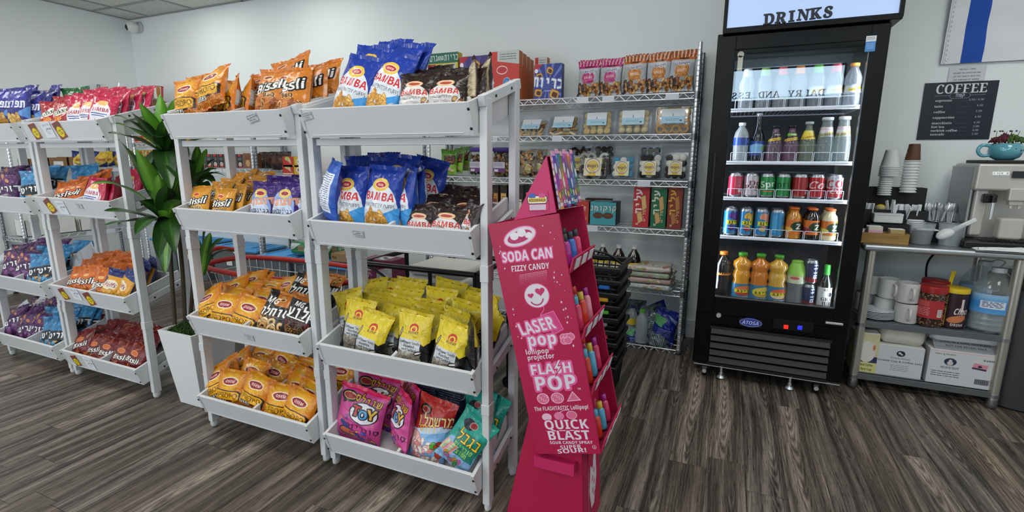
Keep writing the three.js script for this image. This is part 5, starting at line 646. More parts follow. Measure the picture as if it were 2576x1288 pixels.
const teal = boxMat((g, w, h) => { rect(g, 0, 0, w, h, '#3f9aa4'); heb(g, 'qof vav qof vav mem nun', 128, 70, 46, '#e9e4d8', { stroke: '#1c4c54', sw: 6 }); for (const x of [80, 180]) { ell(g, x, 150, 52, 34, '#4a2a1c'); for (let i = 0; i < 5; i++) rect(g, x - 40 + i * 18, 128, 7, 46, '#7a4a2c'); } }, '#1c343a');
const redBox = boxMat((g, w, h) => { rect(g, 0, 0, w, h, '#b83a2e'); txt(g, '9e', 150, 70, 80, '#e8dcc8'); ell(g, 140, 180, 80, 40, '#d9a85c', 20, '#8a5020', 6); }, '#5c1c18');
carton('biscuit_box', 'red biscuit box with a wafer ball, left of the teal box', 1448, 1480, 507, 566, -2.94, Y2, 0.12, redBox); carton('biscuit_box', 'teal biscuit box with chocolate rolls on the fourth shelf', 1483, 1548, 509, 566, -2.94, Y2, 0.14, teal);
carton('biscuit_box', 'low dark biscuit box behind the teal biscuit box', 1470, 1535, 500, 560, -3.12, Y2, 0.06, snackDark('#7a2418', '#8a3a24'));
carton('wafer_box', 'tall red wafer box standing on the fourth shelf', 1590, 1630, 472, 573, -2.94, Y2, 0.09, tallBox('#b82a30', '#e8e0dc', '#d9b070')); carton('wafer_box', 'tall green wafer box between the red and brown ones', 1635, 1673, 475, 575, -2.94, Y2, 0.09, tallBox('#1e6a46', '#d8d8c8', '#c9a468')); carton('wafer_box', 'tall brown wafer box nearest the shelf post', 1676, 1712, 474, 577, -2.94, Y2, 0.09, tallBox('#8a3426', '#e0b23c', '#b87a40'));
// fifth shelf: dark cola bottles and flat bags, bottom: water and bags
const colaLbl = std(0xffffff, 0.5, 0, { map: canvas(128, 96, (g) => { rect(g, 0, 0, 128, 96, '#d8c03a'); rect(g, 0, 20, 128, 40, '#e6e2d2'); heb(g, 'qof vav lamed he', 64, 40, 26, '#5c2a14'); }) });
const colaBody = phys({ color: 0x1c0f0a, roughness: 0.15, clearcoat: 0.8 });
const bottlePts = (h, r) => [[0.0001, 0], [r * 0.86, 0], [r, h * 0.04], [r, h * 0.3], [r * 0.96, h * 0.36], [r, h * 0.42], [r, h * 0.62], [r * 0.78, h * 0.76], [r * 0.36, h * 0.88], [r * 0.34, h * 0.93]];
[1480, 1514, 1554, 1592].forEach((px, i) => { const z = -2.95, h = 0.235, t = thing('cola_bottle', `dark cola bottle with yellow label, ${ORD[i]} from left behind the black baskets`, 'bottle', P_(px, 700, z, Y1), 'dark cola bottles in a row'); part('bottle', lathe(bottlePts(h, 0.042), 20), colaBody, t); part('cap', cyl(0.0165, 0.0165, 0.018, 0, h * 0.955, 0, 16), std(0xcfd0cc, 0.5), t); part('label', new THREE.CylinderGeometry(0.0426, 0.0426, 0.06, 24, 1, true).translate(0, h * 0.46, 0), colaLbl, t); });
const flatM = [0xb8c2c4, 0xb49a94, 0x9aa894, 0xc9c4ba].map((c, i) => boxSheet((g) => { g.scale(340 / 256, 256 / 96); rect(g, 0, 0, 256, 96, '#' + new THREE.Color(c).getHexString()); puffs(g, 10, 10, 10, 246, 86, 22, 10, ['#d8dcd8', '#c87a6a', '#8ab07a', '#d8b05a'], '#6c6c64', 60 + i); }));
for (let i = 0; i < 4; i++) { const z = -2.96, a = P_(1638, 715, z, Y1 + i * 0.034), t = thing('candy_packet', `flat shiny candy packet, ${['bottom', 'second from bottom', 'third from bottom', 'top'][i]} of the pile on the fifth shelf`, 'packet', a, 'flat candy packets in one pile'); const g = rbox(0.24 - i * 0.006, 0.03, 0.2, 0, 0.016, 0, 0.013, 3); part('packet', g, flatM[i], t); part('seal', [box(0.012, 0.002, 0.19, 0.125, 0.016, 0), box(0.012, 0.002, 0.19, -0.125, 0.016, 0)], flatM[i], t); t.rotation.y = (i % 2 - 0.5) * 0.08; }
const clearB = phys({ color: 0xe0e8ea, roughness: 0.08, transmission: 0.72, thickness: 0, ior: 1.4 });
function waterBottle(label, pos, h, r, capc, lblM, group) { const t = thing('water_bottle', label, 'bottle', pos, group); const pts = [[0.0001, 0], [r * 0.84, 0], [r, h * 0.03]]; for (let k = 0; k < 5; k++) { const y = h * (0.06 + k * 0.055); pts.push([r, y], [r * 0.94, y + h * 0.014], [r, y + h * 0.03]); } pts.push([r, h * 0.62], [r * 0.85, h * 0.74], [r * 0.4, h * 0.88], [r * 0.38, h * 0.92], [0.0001, h * 0.92]); part('bottle', lathe(pts, 20), clearB, t); part('cap', cyl(r * 0.46, r * 0.46, h * 0.075, 0, h * 0.945, 0, 16), std(capc, 0.45), t); if (lblM) part('label', new THREE.CylinderGeometry(r * 1.012, r * 1.012, h * 0.2, 24, 1, true).translate(0, h * 0.5, 0), lblM, t); return t; }
waterBottle('clear water bottle with green cap on the bottom wire shelf', P_(1612, 860, -2.95, Y0), 0.21, 0.036, 0x5cae3a, null);
waterBottle('smaller clear bottle with yellow band at the back of bottom shelf', P_(1588, 850, -3.05, Y0), 0.2, 0.034, 0x2c3a6c, std(0xd8c03a, 0.5));
DES.bluebag = [(g) => { rect(g, 0, 0, 256, BH, '#1c2c8c'); poly(g, [[0, 60], [140, 90], [90, 190], [0, 150]], '#5cae6c'); poly(g, [[120, 40], [256, 90], [256, 140]], '#8a9ac8'); lines(g, 60, 200, 150, 6, 14, '#aab4dc', 4, 4); }, '#16226c', null]; BAG.bluebag = [0.15, 0.2, 0.09, 0.5, 'crumpled blue bag'];
DES.clearbag = [(g) => { rect(g, 0, 0, 256, BH, '#5c666c'); puffs(g, 40, 0, 0, 256, BH, 30, 12, ['#8c989c', '#3c464c', '#2c3c6c', '#6c8c74'], '#2c343a', 52); lines(g, 30, 120, 190, 8, 18, '#b8c2c4', 4, 4); }, '#4c565c', null]; BAG.clearbag = [0.15, 0.2, 0.1, 0.5, 'clear crumpled bag'];
bags('bluebag', 'bottom wire shelf near fridge', '1672 822 -2.95 -12 0 8; 1600 842 -2.99 10 0 20; 1655 800 -3.05 30 0 20', { free: 1 }); bags('clearbag', 'bottom wire shelf near fridge', '1640 808 -2.99 20 0 20; 1590 790 -3.1 0 0 20; 1650 848 -2.94 80 0 20', { free: 1 });

// ---- goods on the far units, seen between the racks
const coneBox = boxMat((g, w, h) => { rect(g, 0, 0, w, h, '#c22a22'); ell(g, 120, 60, 70, 50, '#b8d06a', 20); poly(g, [[90, 90], [190, 60], [210, 190]], '#d9b890', '#8a5a34', 4); rect(g, 0, 210, w, 30, '#e6d8d0'); }, '#d9b53a');
for (let i = 0; i < 2; i++) { carton('cone_box', `red ice-cream cone box, ${i ? 'upper' : 'lower'} one of the left pair behind the racks`, 712, 738, i ? 394 : 415, i ? 415 : 436, -2.94, 0.982 + i * 0.062, 0.12, coneBox, 'red cone boxes'); carton('cone_box', `yellow-red cone box, ${i ? 'upper' : 'lower'} one of the right pair behind the racks`, 740, 770, i ? 395 : 416, i ? 416 : 437, -2.94, 0.982 + i * 0.062, 0.12, coneYel, 'red cone boxes'); }
const redPk = boxMat((g, w, h) => { rect(g, 0, 0, w, h, '#b8282c'); rect(g, 20, 40, w - 40, 60, '#e0d4d0'); heb(g, 'tav he', 128, 70, 40, '#8a1c20'); }, '#8a1c20');
for (let i = 0; i < 8; i++) carton('red_packet', `small red packet, ${ORD[i]} from left above the blue puff bags`, 896 + i * 21, 915 + i * 21, 405, 438, -2.95, 0.982, 0.1, redPk, 'small red packets in a row');
DES.choc = [(g) => { rect(g, 0, 0, 256, BH, '#2c1814'); rect(g, 40, 80, 176, 160, '#4a2820'); lines(g, 60, 110, 140, 6, 18, '#8a6450', 5, 4); }, '#2c1814', null]; BAG.choc = [0.1, 0.15, 0.05, 0.5, 'dark chocolate bag'];
bags('choc', 'low shelf behind racks', '658 404 -3.12 0 0 6; 672 404 -3.1 0 0 6; 687 404 -3.08 0 0 6; 702 404 -3.06 0 0 6; 716 404 -3.04 0 0 6', { lean: 4, free: 1 });
const dkPack = boxMat((g, w, h) => { rect(g, 0, 0, w, h, '#16181c'); rect(g, 60, 0, 130, 44, '#c23a34'); rect(g, 40, 60, 170, 60, '#59626a'); ell(g, 130, 190, 80, 44, '#c9b8ac'); rect(g, 60, 226, 160, 30, '#b8282c'); }, '#c9bcb0'), kraft = boxMat((g, w, h) => { rect(g, 0, 0, w, h, '#8a5c3a'); ell(g, 140, 170, 70, 60, '#c9a070'); lines(g, 60, 50, 140, 4, 16, '#3a2414', 6, 3); }, '#6c4428');
for (let i = 0; i < 8; i++) carton('dark_packet', `black and red packet, ${ORD[i]} from left behind the plant`, 490 + i * 15.5, 504 + i * 15.5, 388, 427, -2.94, 1.03, 0.11, dkPack, 'black and red packets in a row');
carton('dark_packet', 'brown kraft packet at the right end of the black packets', 615, 634, 386, 428, -2.94, 1.03, 0.1, kraft);
const crate = boxMat((g, w, h) => { rect(g, 0, 0, w, h, '#b8a04a'); puffs(g, 14, 10, 20, 246, 240, 30, 22, ['#d8c04a', '#c23a34', '#e0d8c0'], '#6c5420', 70); }, '#8a7430'), bluep = boxMat((g, w, h) => { rect(g, 0, 0, w, h, '#24408c'); for (let i = 0; i < 8; i++) ell(g, 40 + (i % 3) * 80, 40 + Math.floor(i / 3) * 80, 34, 40, '#a8c8ea'); }, '#1c2c5c');
for (let i = 0; i < 4; i++) carton('noodle_pack', `pale yellow pack, ${ORD[i]} from left on the shelf left of the plant`, 336 + i * 17, 352 + i * 17, 378, 425, -2.94, 1.03, 0.1, crate, 'pale yellow packs'); for (let i = 0; i < 2; i++) carton('bottle_pack', `blue bottle pack, ${i ? 'right' : 'left'} one behind the plant leaves`, 382 + i * 22, 402 + i * 22, 382, 425, -2.94, 1.03, 0.1, bluep, 'blue bottle packs');
for (let i = 0; i < 5; i++) carton('noodle_pack', `yellow and red pack, ${ORD[i]} from left on the upper shelf behind the plant`, 340 + i * 26, 362 + i * 26, 342, 362, -2.94, 1.243, 0.1, i % 2 ? crate : coneBox, 'packs on the upper shelf behind the plant');
// left wall unit: cartons, yellow-blue bags, white boxes, cups on top
const onE = (px, py, x, y) => { const p = atX(px, py, x); return V(x, y, p.z); };
const kb = std(0x8a6a48, 0.85), E1 = 1.028, E0 = 0.488, E2 = 1.558;
function tray(label, px0, px1, py, y, h, mat, group, name = 'cardboard_tray') { const a = onE(px0, py, -5.1, y), b = onE(px1, py, -5.1, y), L = Math.abs(a.z - b.z), t = thing(name, label, 'box', [-5.17, y, (a.z + b.z) / 2], group); part('carton', [box(0.16, h, 0.004, 0, h / 2, L / 2 - 0.002), box(0.16, h, 0.004, 0, h / 2, -L / 2 + 0.002), box(0.004, h, L, 0.078, h / 2, 0), box(0.004, h, L, -0.078, h / 2, 0), box(0.16, 0.004, L, 0, 0.002, 0)], mat, t); const s = part('label', box(0.0012, h * 0.45, L * 0.5), mats.paperWhite, t); s.position.set(0.081, h * 0.4, 0); return t; }
tray('open cardboard tray at the left end of the left-wall shelf', 70, 118, 405, E1, 0.07, kb, 'cardboard trays on the left wall'); tray('open cardboard tray with white label, middle of left-wall shelf', 120, 168, 405, E1, 0.08, kb, 'cardboard trays on the left wall'); tray('open cardboard tray right of the other two, left-wall shelf', 170, 216, 405, E1, 0.085, kb, 'cardboard trays on the left wall');
tray('white carton at the left of the lower left-wall shelf', 62, 112, 570, E0, 0.13, mats.paperWhite, 'white cartons', 'white_carton'); tray('white carton in the middle of the lower left-wall shelf', 135, 190, 565, E0, 0.12, mats.paperWhite, 'white cartons', 'white_carton'); tray('white carton at the right of the lower left-wall shelf', 200, 235, 560, E0, 0.1, mats.paperWhite, 'white cartons', 'white_carton');
DES.yb = [(g) => { rect(g, 0, 0, 256, BH, '#d8b43a'); poly(g, [[0, 0], [120, 0], [0, 200]], '#1c2c6c'); poly(g, [[256, 200], [256, 336], [120, 336]], '#1c2c6c'); rect(g, 50, 150, 160, 60, '#b8783a'); ell(g, 130, 250, 60, 30, '#e0c87a'); }, '#1c2c6c', null]; BAG.yb = [0.12, 0.13, 0.06, 0.5, 'yellow-navy pasta bag'];
for (const [i, px] of [200, 224, 250, 272, 298].entries()) { const o = bagSource('yb', i % 3).clone(); o.name = numbered('pasta_bag'); scene.add(o); o.position.copy(onE(px, 415, -5.1, E1 + 0.002)); o.rotation.set(0, 70 * R, (i % 2 ? 1 : -1) * 0.15); o.userData = { label: `yellow and navy pasta bag, ${ORD[i]} from left on left-wall shelf`, category: 'bag', group: 'yellow and navy pasta bags' }; }
const cupM = std(0xffffff, 0.5, 0, { map: canvas(256, 96, (g) => { rect(g, 0, 0, 256, 96, '#c9c2bc'); rect(g, 0, 0, 256, 26, '#b8282c'); for (let i = 0; i < 4; i++) { rect(g, i * 64 + 4, 26, 26, 70, i % 2 ? '#b8282c' : '#dcd8d4'); ell(g, i * 64 + 46, 60, 14, 16, '#a8743c'); } }) });
const ct = at(352, 262, -3.02); { const t = thing('cardboard_tray', 'brown cardboard tray of noodle cups on the corner top shelf', 'box', [-5.02, E2, -2.99]); part('carton', [box(0.5, 0.05, 0.22, 0, 0.028, 0)], kb, t); }
for (let i = 0; i < 5; i++) { const p = at(318 + i * 20, 240, -2.96), t = thing('noodle_cup', `red and white noodle cup, ${ORD[i]} from left in the corner`, 'cup', [p.x, E2 + 0.054, -2.96 - (i % 2) * 0.03], 'noodle cups in the corner'); part('cup', lathe([[0.0001, 0], [0.034, 0], [0.046, 0.1], [0.048, 0.102], [0.048, 0.106]], 20), cupM, t); part('lid', cyl(0.047, 0.047, 0.002, 0, 0.106, 0, 20), std(0xb8282c, 0.4), t); }
// ---------------------------------------------------------------- glass-door drinks fridge
const FZ = -2.625;
{
  const x0 = -0.105, x1 = 0.562, xm = (x0 + x1) / 2, W = x1 - x0, O = V(xm, 0, FZ);
  const t = thing('drinks_fridge', 'tall black glass-door fridge with lit drinks sign', 'fridge', O);
  const bl = phys({ color: 0x030304, roughness: 0.4, specularIntensity: 0.45 }), inner = std(0x2c3036, 0.6), D = 0.56;
  part('side_wall', rbox(0.035, 1.62, D - 0.03, -W / 2 + 0.0175, 0.88, -D / 2 - 0.03, 0.004), bl, t); part('side_wall', rbox(0.035, 1.62, D - 0.03, W / 2 - 0.0175, 0.88, -D / 2 - 0.03, 0.004), bl, t);
  part('back_wall', box(W - 0.06, 1.6, 0.03, 0, 0.88, -D + 0.0), inner, t); part('roof', rbox(W - 0.06, 0.04, D - 0.03, 0, 1.67, -D / 2 - 0.03, 0.003), bl, t);
  const base = part('base', [rbox(W, 0.285, D - 0.02, 0, 0.2175, -D / 2 - 0.01, 0.006)], bl, t);
  part('floor_panel', box(W - 0.07, 0.02, D - 0.06, 0, 0.398, -D / 2 - 0.03), std(0x1c1e22, 0.5), t);
  // louvred grille
  part('grille_frame', [box(0.53, 0.012, 0.006, 0.005, 0.284, 0.002), box(0.53, 0.01, 0.006, 0.005, 0.088, 0.002)], std(0x17181a, 0.5), t);
  for (let i = 0; i < 5; i++) part('louver', rbox(0.52, 0.03, 0.006, 0, 0, 0, 0.002).rotateX(-0.5).translate(0.005, 0.265 - i * 0.038, 0.006), std(0x0c0c0e, 0.5), t);
  part('trim_strip', box(W - 0.02, 0.004, 0.004, 0, 0.076, 0.001), mats.chrome, t);
  const badgeT = canvas(256, 96, (g) => { rect(g, 0, 0, 256, 96, '#0a0a0c'); ell(g, 128, 48, 124, 44, '#2b3aa0', 0, '#9aa0c8', 6); txt(g, 'ATOSA', 128, 50, 58, '#ccd2ea', { skew: -0.2, w: 190 }); });
  const bp = at(1888, 811, FZ).sub(O); const bd = part('badge', new THREE.CylinderGeometry(1, 1, 1, 32).rotateX(Math.PI / 2).scale(0.052, 0.023, 0.006), std(0x2b3aa0, 0.4), t); bd.position.set(bp.x, bp.y, 0.003); const bf = part('badge_face', quad(0.1, 0.042), std(0xffffff, 0.4, 0, { map: badgeT }), bd); bf.position.z = 0.0036;
  const lp = at(1808, 792, FZ).sub(O); const lk = part('lock', [cyl(0.011, 0.012, 0.012, 0, 0, 0, 16).rotateX(Math.PI / 2), box(0.003, 0.01, 0.004, 0, 0, 0.006)], mats.chrome, t); lk.position.set(lp.x, lp.y, 0.008);
  for (const [px, py, c, n] of [[1977, 822, 0xd8281c, 'red_switch'], [2012, 824, 0x2830d8, 'blue_display']]) { const p = at(px, py, FZ).sub(O); const s = part(n, rbox(0.02, 0.02, 0.006, 0, 0, 0, 0.002), std(c, 0.4, 0, { emissive: c, emissiveIntensity: 0.9 }), t); s.position.set(p.x, p.y, 0.003); }
  { const p = at(1995, 815, FZ).sub(O); const s = part('control_panel', rbox(0.17, 0.05, 0.003, 0, 0, 0, 0.001), std(0x0d0d0f, 0.2), t); s.position.set(p.x, p.y - 0.008, 0.0005); }
  { const p = at(2098, 813, FZ).sub(O); const s = part('hinge', rbox(0.07, 0.01, 0.02, 0, 0, 0, 0.002), mats.chrome, t); s.position.set(p.x, p.y, 0.0); }
  for (const [px, py] of [[1771, 940], [2049, 990]]) { const p = at(px, py, FZ - 0.04).sub(O); const c = part('caster', [new THREE.CylinderGeometry(0.032, 0.032, 0.022, 20).rotateZ(Math.PI / 2).translate(p.x, 0.032, -0.05), box(0.03, 0.03, 0.03, p.x, 0.068, -0.05)], mats.black, t); part('axle_cap', cyl(0.01, 0.01, 0.006, 0, 0, 0, 14).rotateX(Math.PI / 2).translate(p.x, 0.034, -0.016), mats.chrome, c); }
  for (const px of [1812, 1988]) { const p = at(px, 955, FZ - 0.03).sub(O); part('levelling_foot', [cyl(0.006, 0.006, 0.06, p.x, 0.045, -0.035, 10), cyl(0.014, 0.02, 0.012, p.x, 0.012, -0.035, 16), cyl(0.01, 0.01, 0.008, p.x, 0.03, -0.035, 6)], mats.chrome, t); }
  for (const x of [-0.27, 0.27]) part('caster', [new THREE.CylinderGeometry(0.032, 0.032, 0.022, 16).rotateZ(Math.PI / 2).translate(x, 0.032, -D + 0.08), box(0.03, 0.03, 0.03, x, 0.068, -D + 0.08)], mats.black, t);
  // door
  const d = new THREE.Group(); d.name = 'door'; t.add(d); const gx0 = -0.022 - xm, gx1 = 0.492 - xm, gy0 = 0.443, gy1 = 1.607, dy0 = 0.352, dy1 = 1.672, dx0 = -W / 2 + 0.004, dx1 = W / 2 - 0.004, dt = 0.045;
  part('frame', [rbox(gx0 - dx0, dy1 - dy0, dt, (dx0 + gx0) / 2, (dy0 + dy1) / 2, -dt / 2, 0.004), rbox(dx1 - gx1, dy1 - dy0, dt, (dx1 + gx1) / 2, (dy0 + dy1) / 2, -dt / 2, 0.004), rbox(gx1 - gx0 + 0.004, dy1 - gy1, dt, (gx0 + gx1) / 2, (gy1 + dy1) / 2, -dt / 2, 0.004), rbox(gx1 - gx0 + 0.004, gy0 - dy0, dt, (gx0 + gx1) / 2, (gy0 + dy0) / 2, -dt / 2, 0.004)], bl, d);
  part('glass', box(gx1 - gx0 + 0.01, gy1 - gy0 + 0.01, 0.004, (gx0 + gx1) / 2, (gy0 + gy1) / 2, -0.008), phys({ color: 0xffffff, roughness: 0, transmission: 1, thickness: 0, ior: 1.52 }), d);
  part('gasket', [box(gx1 - gx0, 0.004, 0.004, (gx0 + gx1) / 2, gy0 + 0.002, -0.003), box(0.003, gy1 - gy0, 0.004, gx1 - 0.0015, (gy0 + gy1) / 2, -0.003)], std(0x7c8086, 0.4, 0.6), d);
  part('pull', rbox(0.012, 0.34, 0.012, gx0 - 0.052, 0.98, 0.002, 0.004), std(0x040405, 0.25), d);
  const stT = canvas(64, 128, (g) => { rect(g, 0, 0, 64, 128, '#d9dbe0'); rect(g, 0, 46, 64, 82, '#4a88c8'); lines(g, 8, 12, 48, 2, 12, '#5a5c64', 4, 2); lines(g, 10, 62, 44, 4, 12, '#a8c8ea', 4, 2); });
  { const p = at(2190, 110, FZ).sub(O); const s = part('sticker', box(0.036, 0.062, 0.001), std(0xffffff, 0.5, 0, { map: stT }), d); s.position.set(p.x, p.y, 0.001); }
  { const p = at(1862, 155, FZ - 0.02).sub(O); const s = part('thermometer', [rbox(0.022, 0.07, 0.004, 0, -0.008, 0, 0.002), new THREE.CylinderGeometry(0.014, 0.014, 0.004, 16).rotateX(Math.PI / 2).translate(0, 0.03, 0), box(0.006, 0.05, 0.002, 0, -0.01, 0.003)], std(0xc9c6b8, 0.6), d); s.position.set(p.x, p.y, -0.016); }
  // light box with raised letters
  const sb = new THREE.Group(); sb.name = 'light_box'; t.add(sb); const sx0 = -0.082 - xm, sx1 = 0.588 - xm, sy0 = 1.685, sy1 = 2.1, sw = sx1 - sx0, sc = (sx0 + sx1) / 2;
  part('housing', [rbox(sw, 0.02, 0.24, sc, sy0 + 0.002, -0.1, 0.003), rbox(sw, 0.02, 0.24, sc, sy1, -0.1, 0.003), rbox(0.016, sy1 - sy0, 0.24, sx0 + 0.006, (sy0 + sy1) / 2, -0.1, 0.003), rbox(0.016, sy1 - sy0, 0.24, sx1 - 0.006, (sy0 + sy1) / 2, -0.1, 0.003), box(sw, sy1 - sy0, 0.01, sc, (sy0 + sy1) / 2, -0.21), box(sw - 0.03, 0.012, 0.03, sc, sy0 + 0.012, -0.006)], bl, sb);
  part('lit_panel', box(sw - 0.026, sy1 - sy0 - 0.03, 0.006, sc, (sy0 + sy1) / 2 + 0.004, 0.0), std(0x5c6c84, 0.4, 0, { emissive: new THREE.Color(0.5, 0.67, 1), emissiveIntensity: 0.82 }), sb);
  const sl = new THREE.RectAreaLight(0x9fc4ff, 1.0, sw - 0.05, 0.36); sl.position.copy(O).add(V(sc, (sy0 + sy1) / 2, 0.012)); sl.lookAt(O.x + sc, (sy0 + sy1) / 2, 5); scene.add(sl);
  const font = await new FontLoader().loadAsync('fonts/droid/droid_serif_bold.typeface.json');
  'DRINKS'.split('').forEach((ch, i) => { const g = new TextGeometry(ch, { font, size: 0.043, depth: 0.008, curveSegments: 5, bevelEnabled: true, bevelThickness: 0.001, bevelSize: 0.0014, bevelSegments: 1 }); const p = at([1933, 1962, 1990, 2018, 2050, 2080][i], 64 - i * 3.4, FZ).sub(O); g.computeBoundingBox(); const bb = g.boundingBox; const m = part('letter', g.translate(-(bb.max.x + bb.min.x) / 2, 0, 0), std(0x22252c, 0.5), sb); m.position.set(p.x, p.y + 0.003, 0.004); m.rotation.z = (i % 2 ? -3 : 2) * R; });
  // inside: LED bars, shelves
  const led = std(0xffffff, 0.5, 0, { emissive: new THREE.Color(0.85, 0.93, 1), emissiveIntensity: 3 });
  for (const s of [-1, 1]) { const bx = s * (W / 2 - 0.05); part('led_bar', box(0.012, 1.12, 0.012, bx, 1.02, -0.062), led, t); const l = new THREE.RectAreaLight(0xe4efff, 16, 0.03, 1.12); l.position.copy(O).add(V(bx - s * 0.008, 1.02, -0.07)); l.lookAt(O.x - s * 0.05, 1.02, O.z - 0.22); scene.add(l); }
  const lipM = std(0xe8eef8, 0.4), rackW = 0.53, rc = (gx0 + gx1) / 2 + 0.005, wireM = std(0xc2cad4, 0.35, 0.2);
  const SH = [1.353, 1.108, 0.935, 0.743], FLOOR = 0.409;
  for (const y of SH) {
    const s = new THREE.Group(); s.name = 'shelf'; s.position.set(rc, y, -0.075); t.add(s);
    const rods = []; for (let i = 0; i <= 26; i++) rods.push(rod(V(-rackW / 2 + 0.01 + i * (rackW - 0.02) / 26, -0.004, 0), V(-rackW / 2 + 0.01 + i * (rackW - 0.02) / 26, -0.004, -0.36), 0.0022, 4)); rods.push(rod(V(-rackW / 2, -0.008, -0.36), V(rackW / 2, -0.008, -0.36), 0.004), rod(V(-rackW / 2, -0.008, 0), V(-rackW / 2, -0.008, -0.36), 0.004), rod(V(rackW / 2, -0.008, 0), V(rackW / 2, -0.008, -0.36), 0.004)); part('wire_rack', rods, wireM, s);
    part('front_rail', [rbox(rackW + 0.012, 0.017, 0.016, 0, -0.006, 0.004, 0.007, 2)], lipM, s);
    if (y !== SH[4]) for (let i = 0; i < 7; i++) { const a = -rackW / 2 + 0.02 + i * (rackW - 0.04) / 7, b = a + (rackW - 0.04) / 7 - 0.006; part('lane_guard', [rod(V(a, 0.0, 0.002), V(a, 0.042, 0.004), 0.0014, 4), rod(V(a, 0.042, 0.004), V(b, 0.042, 0.004), 0.0016, 4), rod(V(b, 0.042, 0.004), V(b, 0, 0.002), 0.0014, 4)], lipM, s); }
  }
  // drinks
  const wrap0 = sheetOf(256, 128, (map) => phys({ map, roughness: 0.34, clearcoat: 0.3 })), wrap = (d) => wrap0(d);
  const at5 = (px, y, z) => V(at(px, 500, z).x + (500 - 500) * 0, y, z);
  const xAt = (px, py, z) => at(px, py, z).x;
  const ZD = FZ - 0.115, glassy = phys({ color: 0xd8e0e6, roughness: 0.07, transmission: 0.8, thickness: 0, ior: 1.4 });
  const tint = (c) => phys({ color: c, roughness: 0.12, clearcoat: 0.8, clearcoatRoughness: 0.1 });
  const row = (n) => ['top fridge shelf', 'second fridge shelf', 'third fridge shelf', 'fourth fridge shelf', 'fridge floor'][n];
  const place = (name, label, cat, px, py, y, z = ZD, grp) => thing(name, label, cat, V(xAt(px, py, z), y + 0.002, z), grp);
  const bottle = (o, h, r, prof, bodyM, capM, capR, lab) => { part('bottle', lathe([[0.0001, 0], ...prof.map(([a, b]) => [r * a, h * b]), [0.0001, h * prof[prof.length - 1][1]]], 22), bodyM, o); part('cap', lathe([[0.0001, h * 0.93], [r * capR, h * 0.93], [r * capR, h * 0.99], [r * capR * 0.9, h], [0.0001, h]], 16), capM, o); if (lab) part('label', new THREE.CylinderGeometry(r * lab[3] * 1.012, r * lab[2] * 1.012, h * (lab[1] - lab[0]), 24, 1, true, lab[5] ?? -Math.PI * 0.78).translate(0, h * (lab[0] + lab[1]) / 2, 0), lab[4], o); };
  const sport = [[0.86, 0], [1, 0.03], [1, 0.28], [0.84, 0.36], [0.84, 0.44], [1, 0.52], [0.98, 0.66], [0.7, 0.8], [0.5, 0.86], [0.5, 0.93]];
  const caps = [0xd8dce0, 0x8cc05a, 0xd86a58, 0xe0902c, 0x62c02c, 0xd85a5c, 0xf0a03a], capN = ['white', 'pale green', 'coral', 'orange', 'bright green', 'red', 'light orange'];
  const yl = wrap((g, w, h) => { rect(g, 0, 0, w, h, '#c9d0d2'); g.save(); g.translate(128, 64); g.rotate(-0.5); rect(g, -60, -20, 120, 36, '#dcc22c'); txt(g, 'Schweppes', 0, -2, 24, '#2c2414', { w: 100 }); g.restore(); });
  [1878, 1922, 1965, 2008, 2053, 2098, 2143].forEach((px, i) => { const o = place('flavoured_water_bottle', `clear flavoured water bottle with ${capN[i]} cap on top fridge shelf`, 'bottle', px, 230, SH[0], ZD, 'flavoured waters on the top shelf'); bottle(o, 0.182, 0.034, sport, glassy, std(caps[i], 0.45), 0.55, i > 3 ? [0.3, 0.5, 1, 0.86, yl] : null); if (i < 6) part('cap_cover', lathe([[0.0222, 0.147], [0.0205, 0.165], [0.016, 0.183], [0.0001, 0.185]], 18), i ? std(caps[i], 0.45) : phys({ color: 0xe4e8ec, roughness: 0.2, transmission: 0.4, thickness: 0 }), o); });
  // second shelf
  const neck = [[0.86, 0], [1, 0.03], [1, 0.4], [0.86, 0.55], [0.5, 0.78], [0.36, 0.9], [0.36, 0.94]];
  const wl = wrap((g, w, h) => { rect(g, 0, 0, w, h, '#2c4c9c'); ell(g, 100, 64, 60, 40, '#7ab0dc'); ell(g, 150, 60, 24, 24, '#8cc05a'); });
  waterBottle('small clear water bottle with blue label, leftmost on second fridge shelf', V(xAt(1861, 390, ZD), SH[1] + 0.002, ZD), 0.185, 0.034, 0xe4e8ec, wl);
  { const o = place('beer_bottle', 'dark long-necked bottle with blue label on second fridge shelf', 'bottle', 1902, 390, SH[1], ZD - 0.01); bottle(o, 0.225, 0.031, [[0.9, 0], [1, 0.03], [1, 0.48], [0.5, 0.68], [0.4, 0.9], [0.44, 0.92], [0.42, 0.95]], tint(0x141824), std(0xd0d4da, 0.3, 0.6), 0.46, [0.12, 0.42, 1, 1, wl]); }
  const sodaL = (c, top) => wrap((g, w, h) => { rect(g, 0, 0, w, h, c); rect(g, 0, 0, w, 40, top); txt(g, 'SODA', 128, 22, 30, '#e8e8e4'); g.save(); g.translate(128, 86); g.rotate(-0.35); rect(g, -100, -20, 200, 40, '#e0bc2c'); txt(g, 'Schweppes', 0, 0, 30, '#3a1c14', { w: 150 }); g.restore(); });
  const sl1 = sodaL('#2a2426', '#17171a'), sl2 = sodaL('#2a2a24', '#6ab03a'), sl3 = sodaL('#dccb3c', '#dccb3c'), sl4 = sodaL('#d8d4d6', '#c9b8bc');
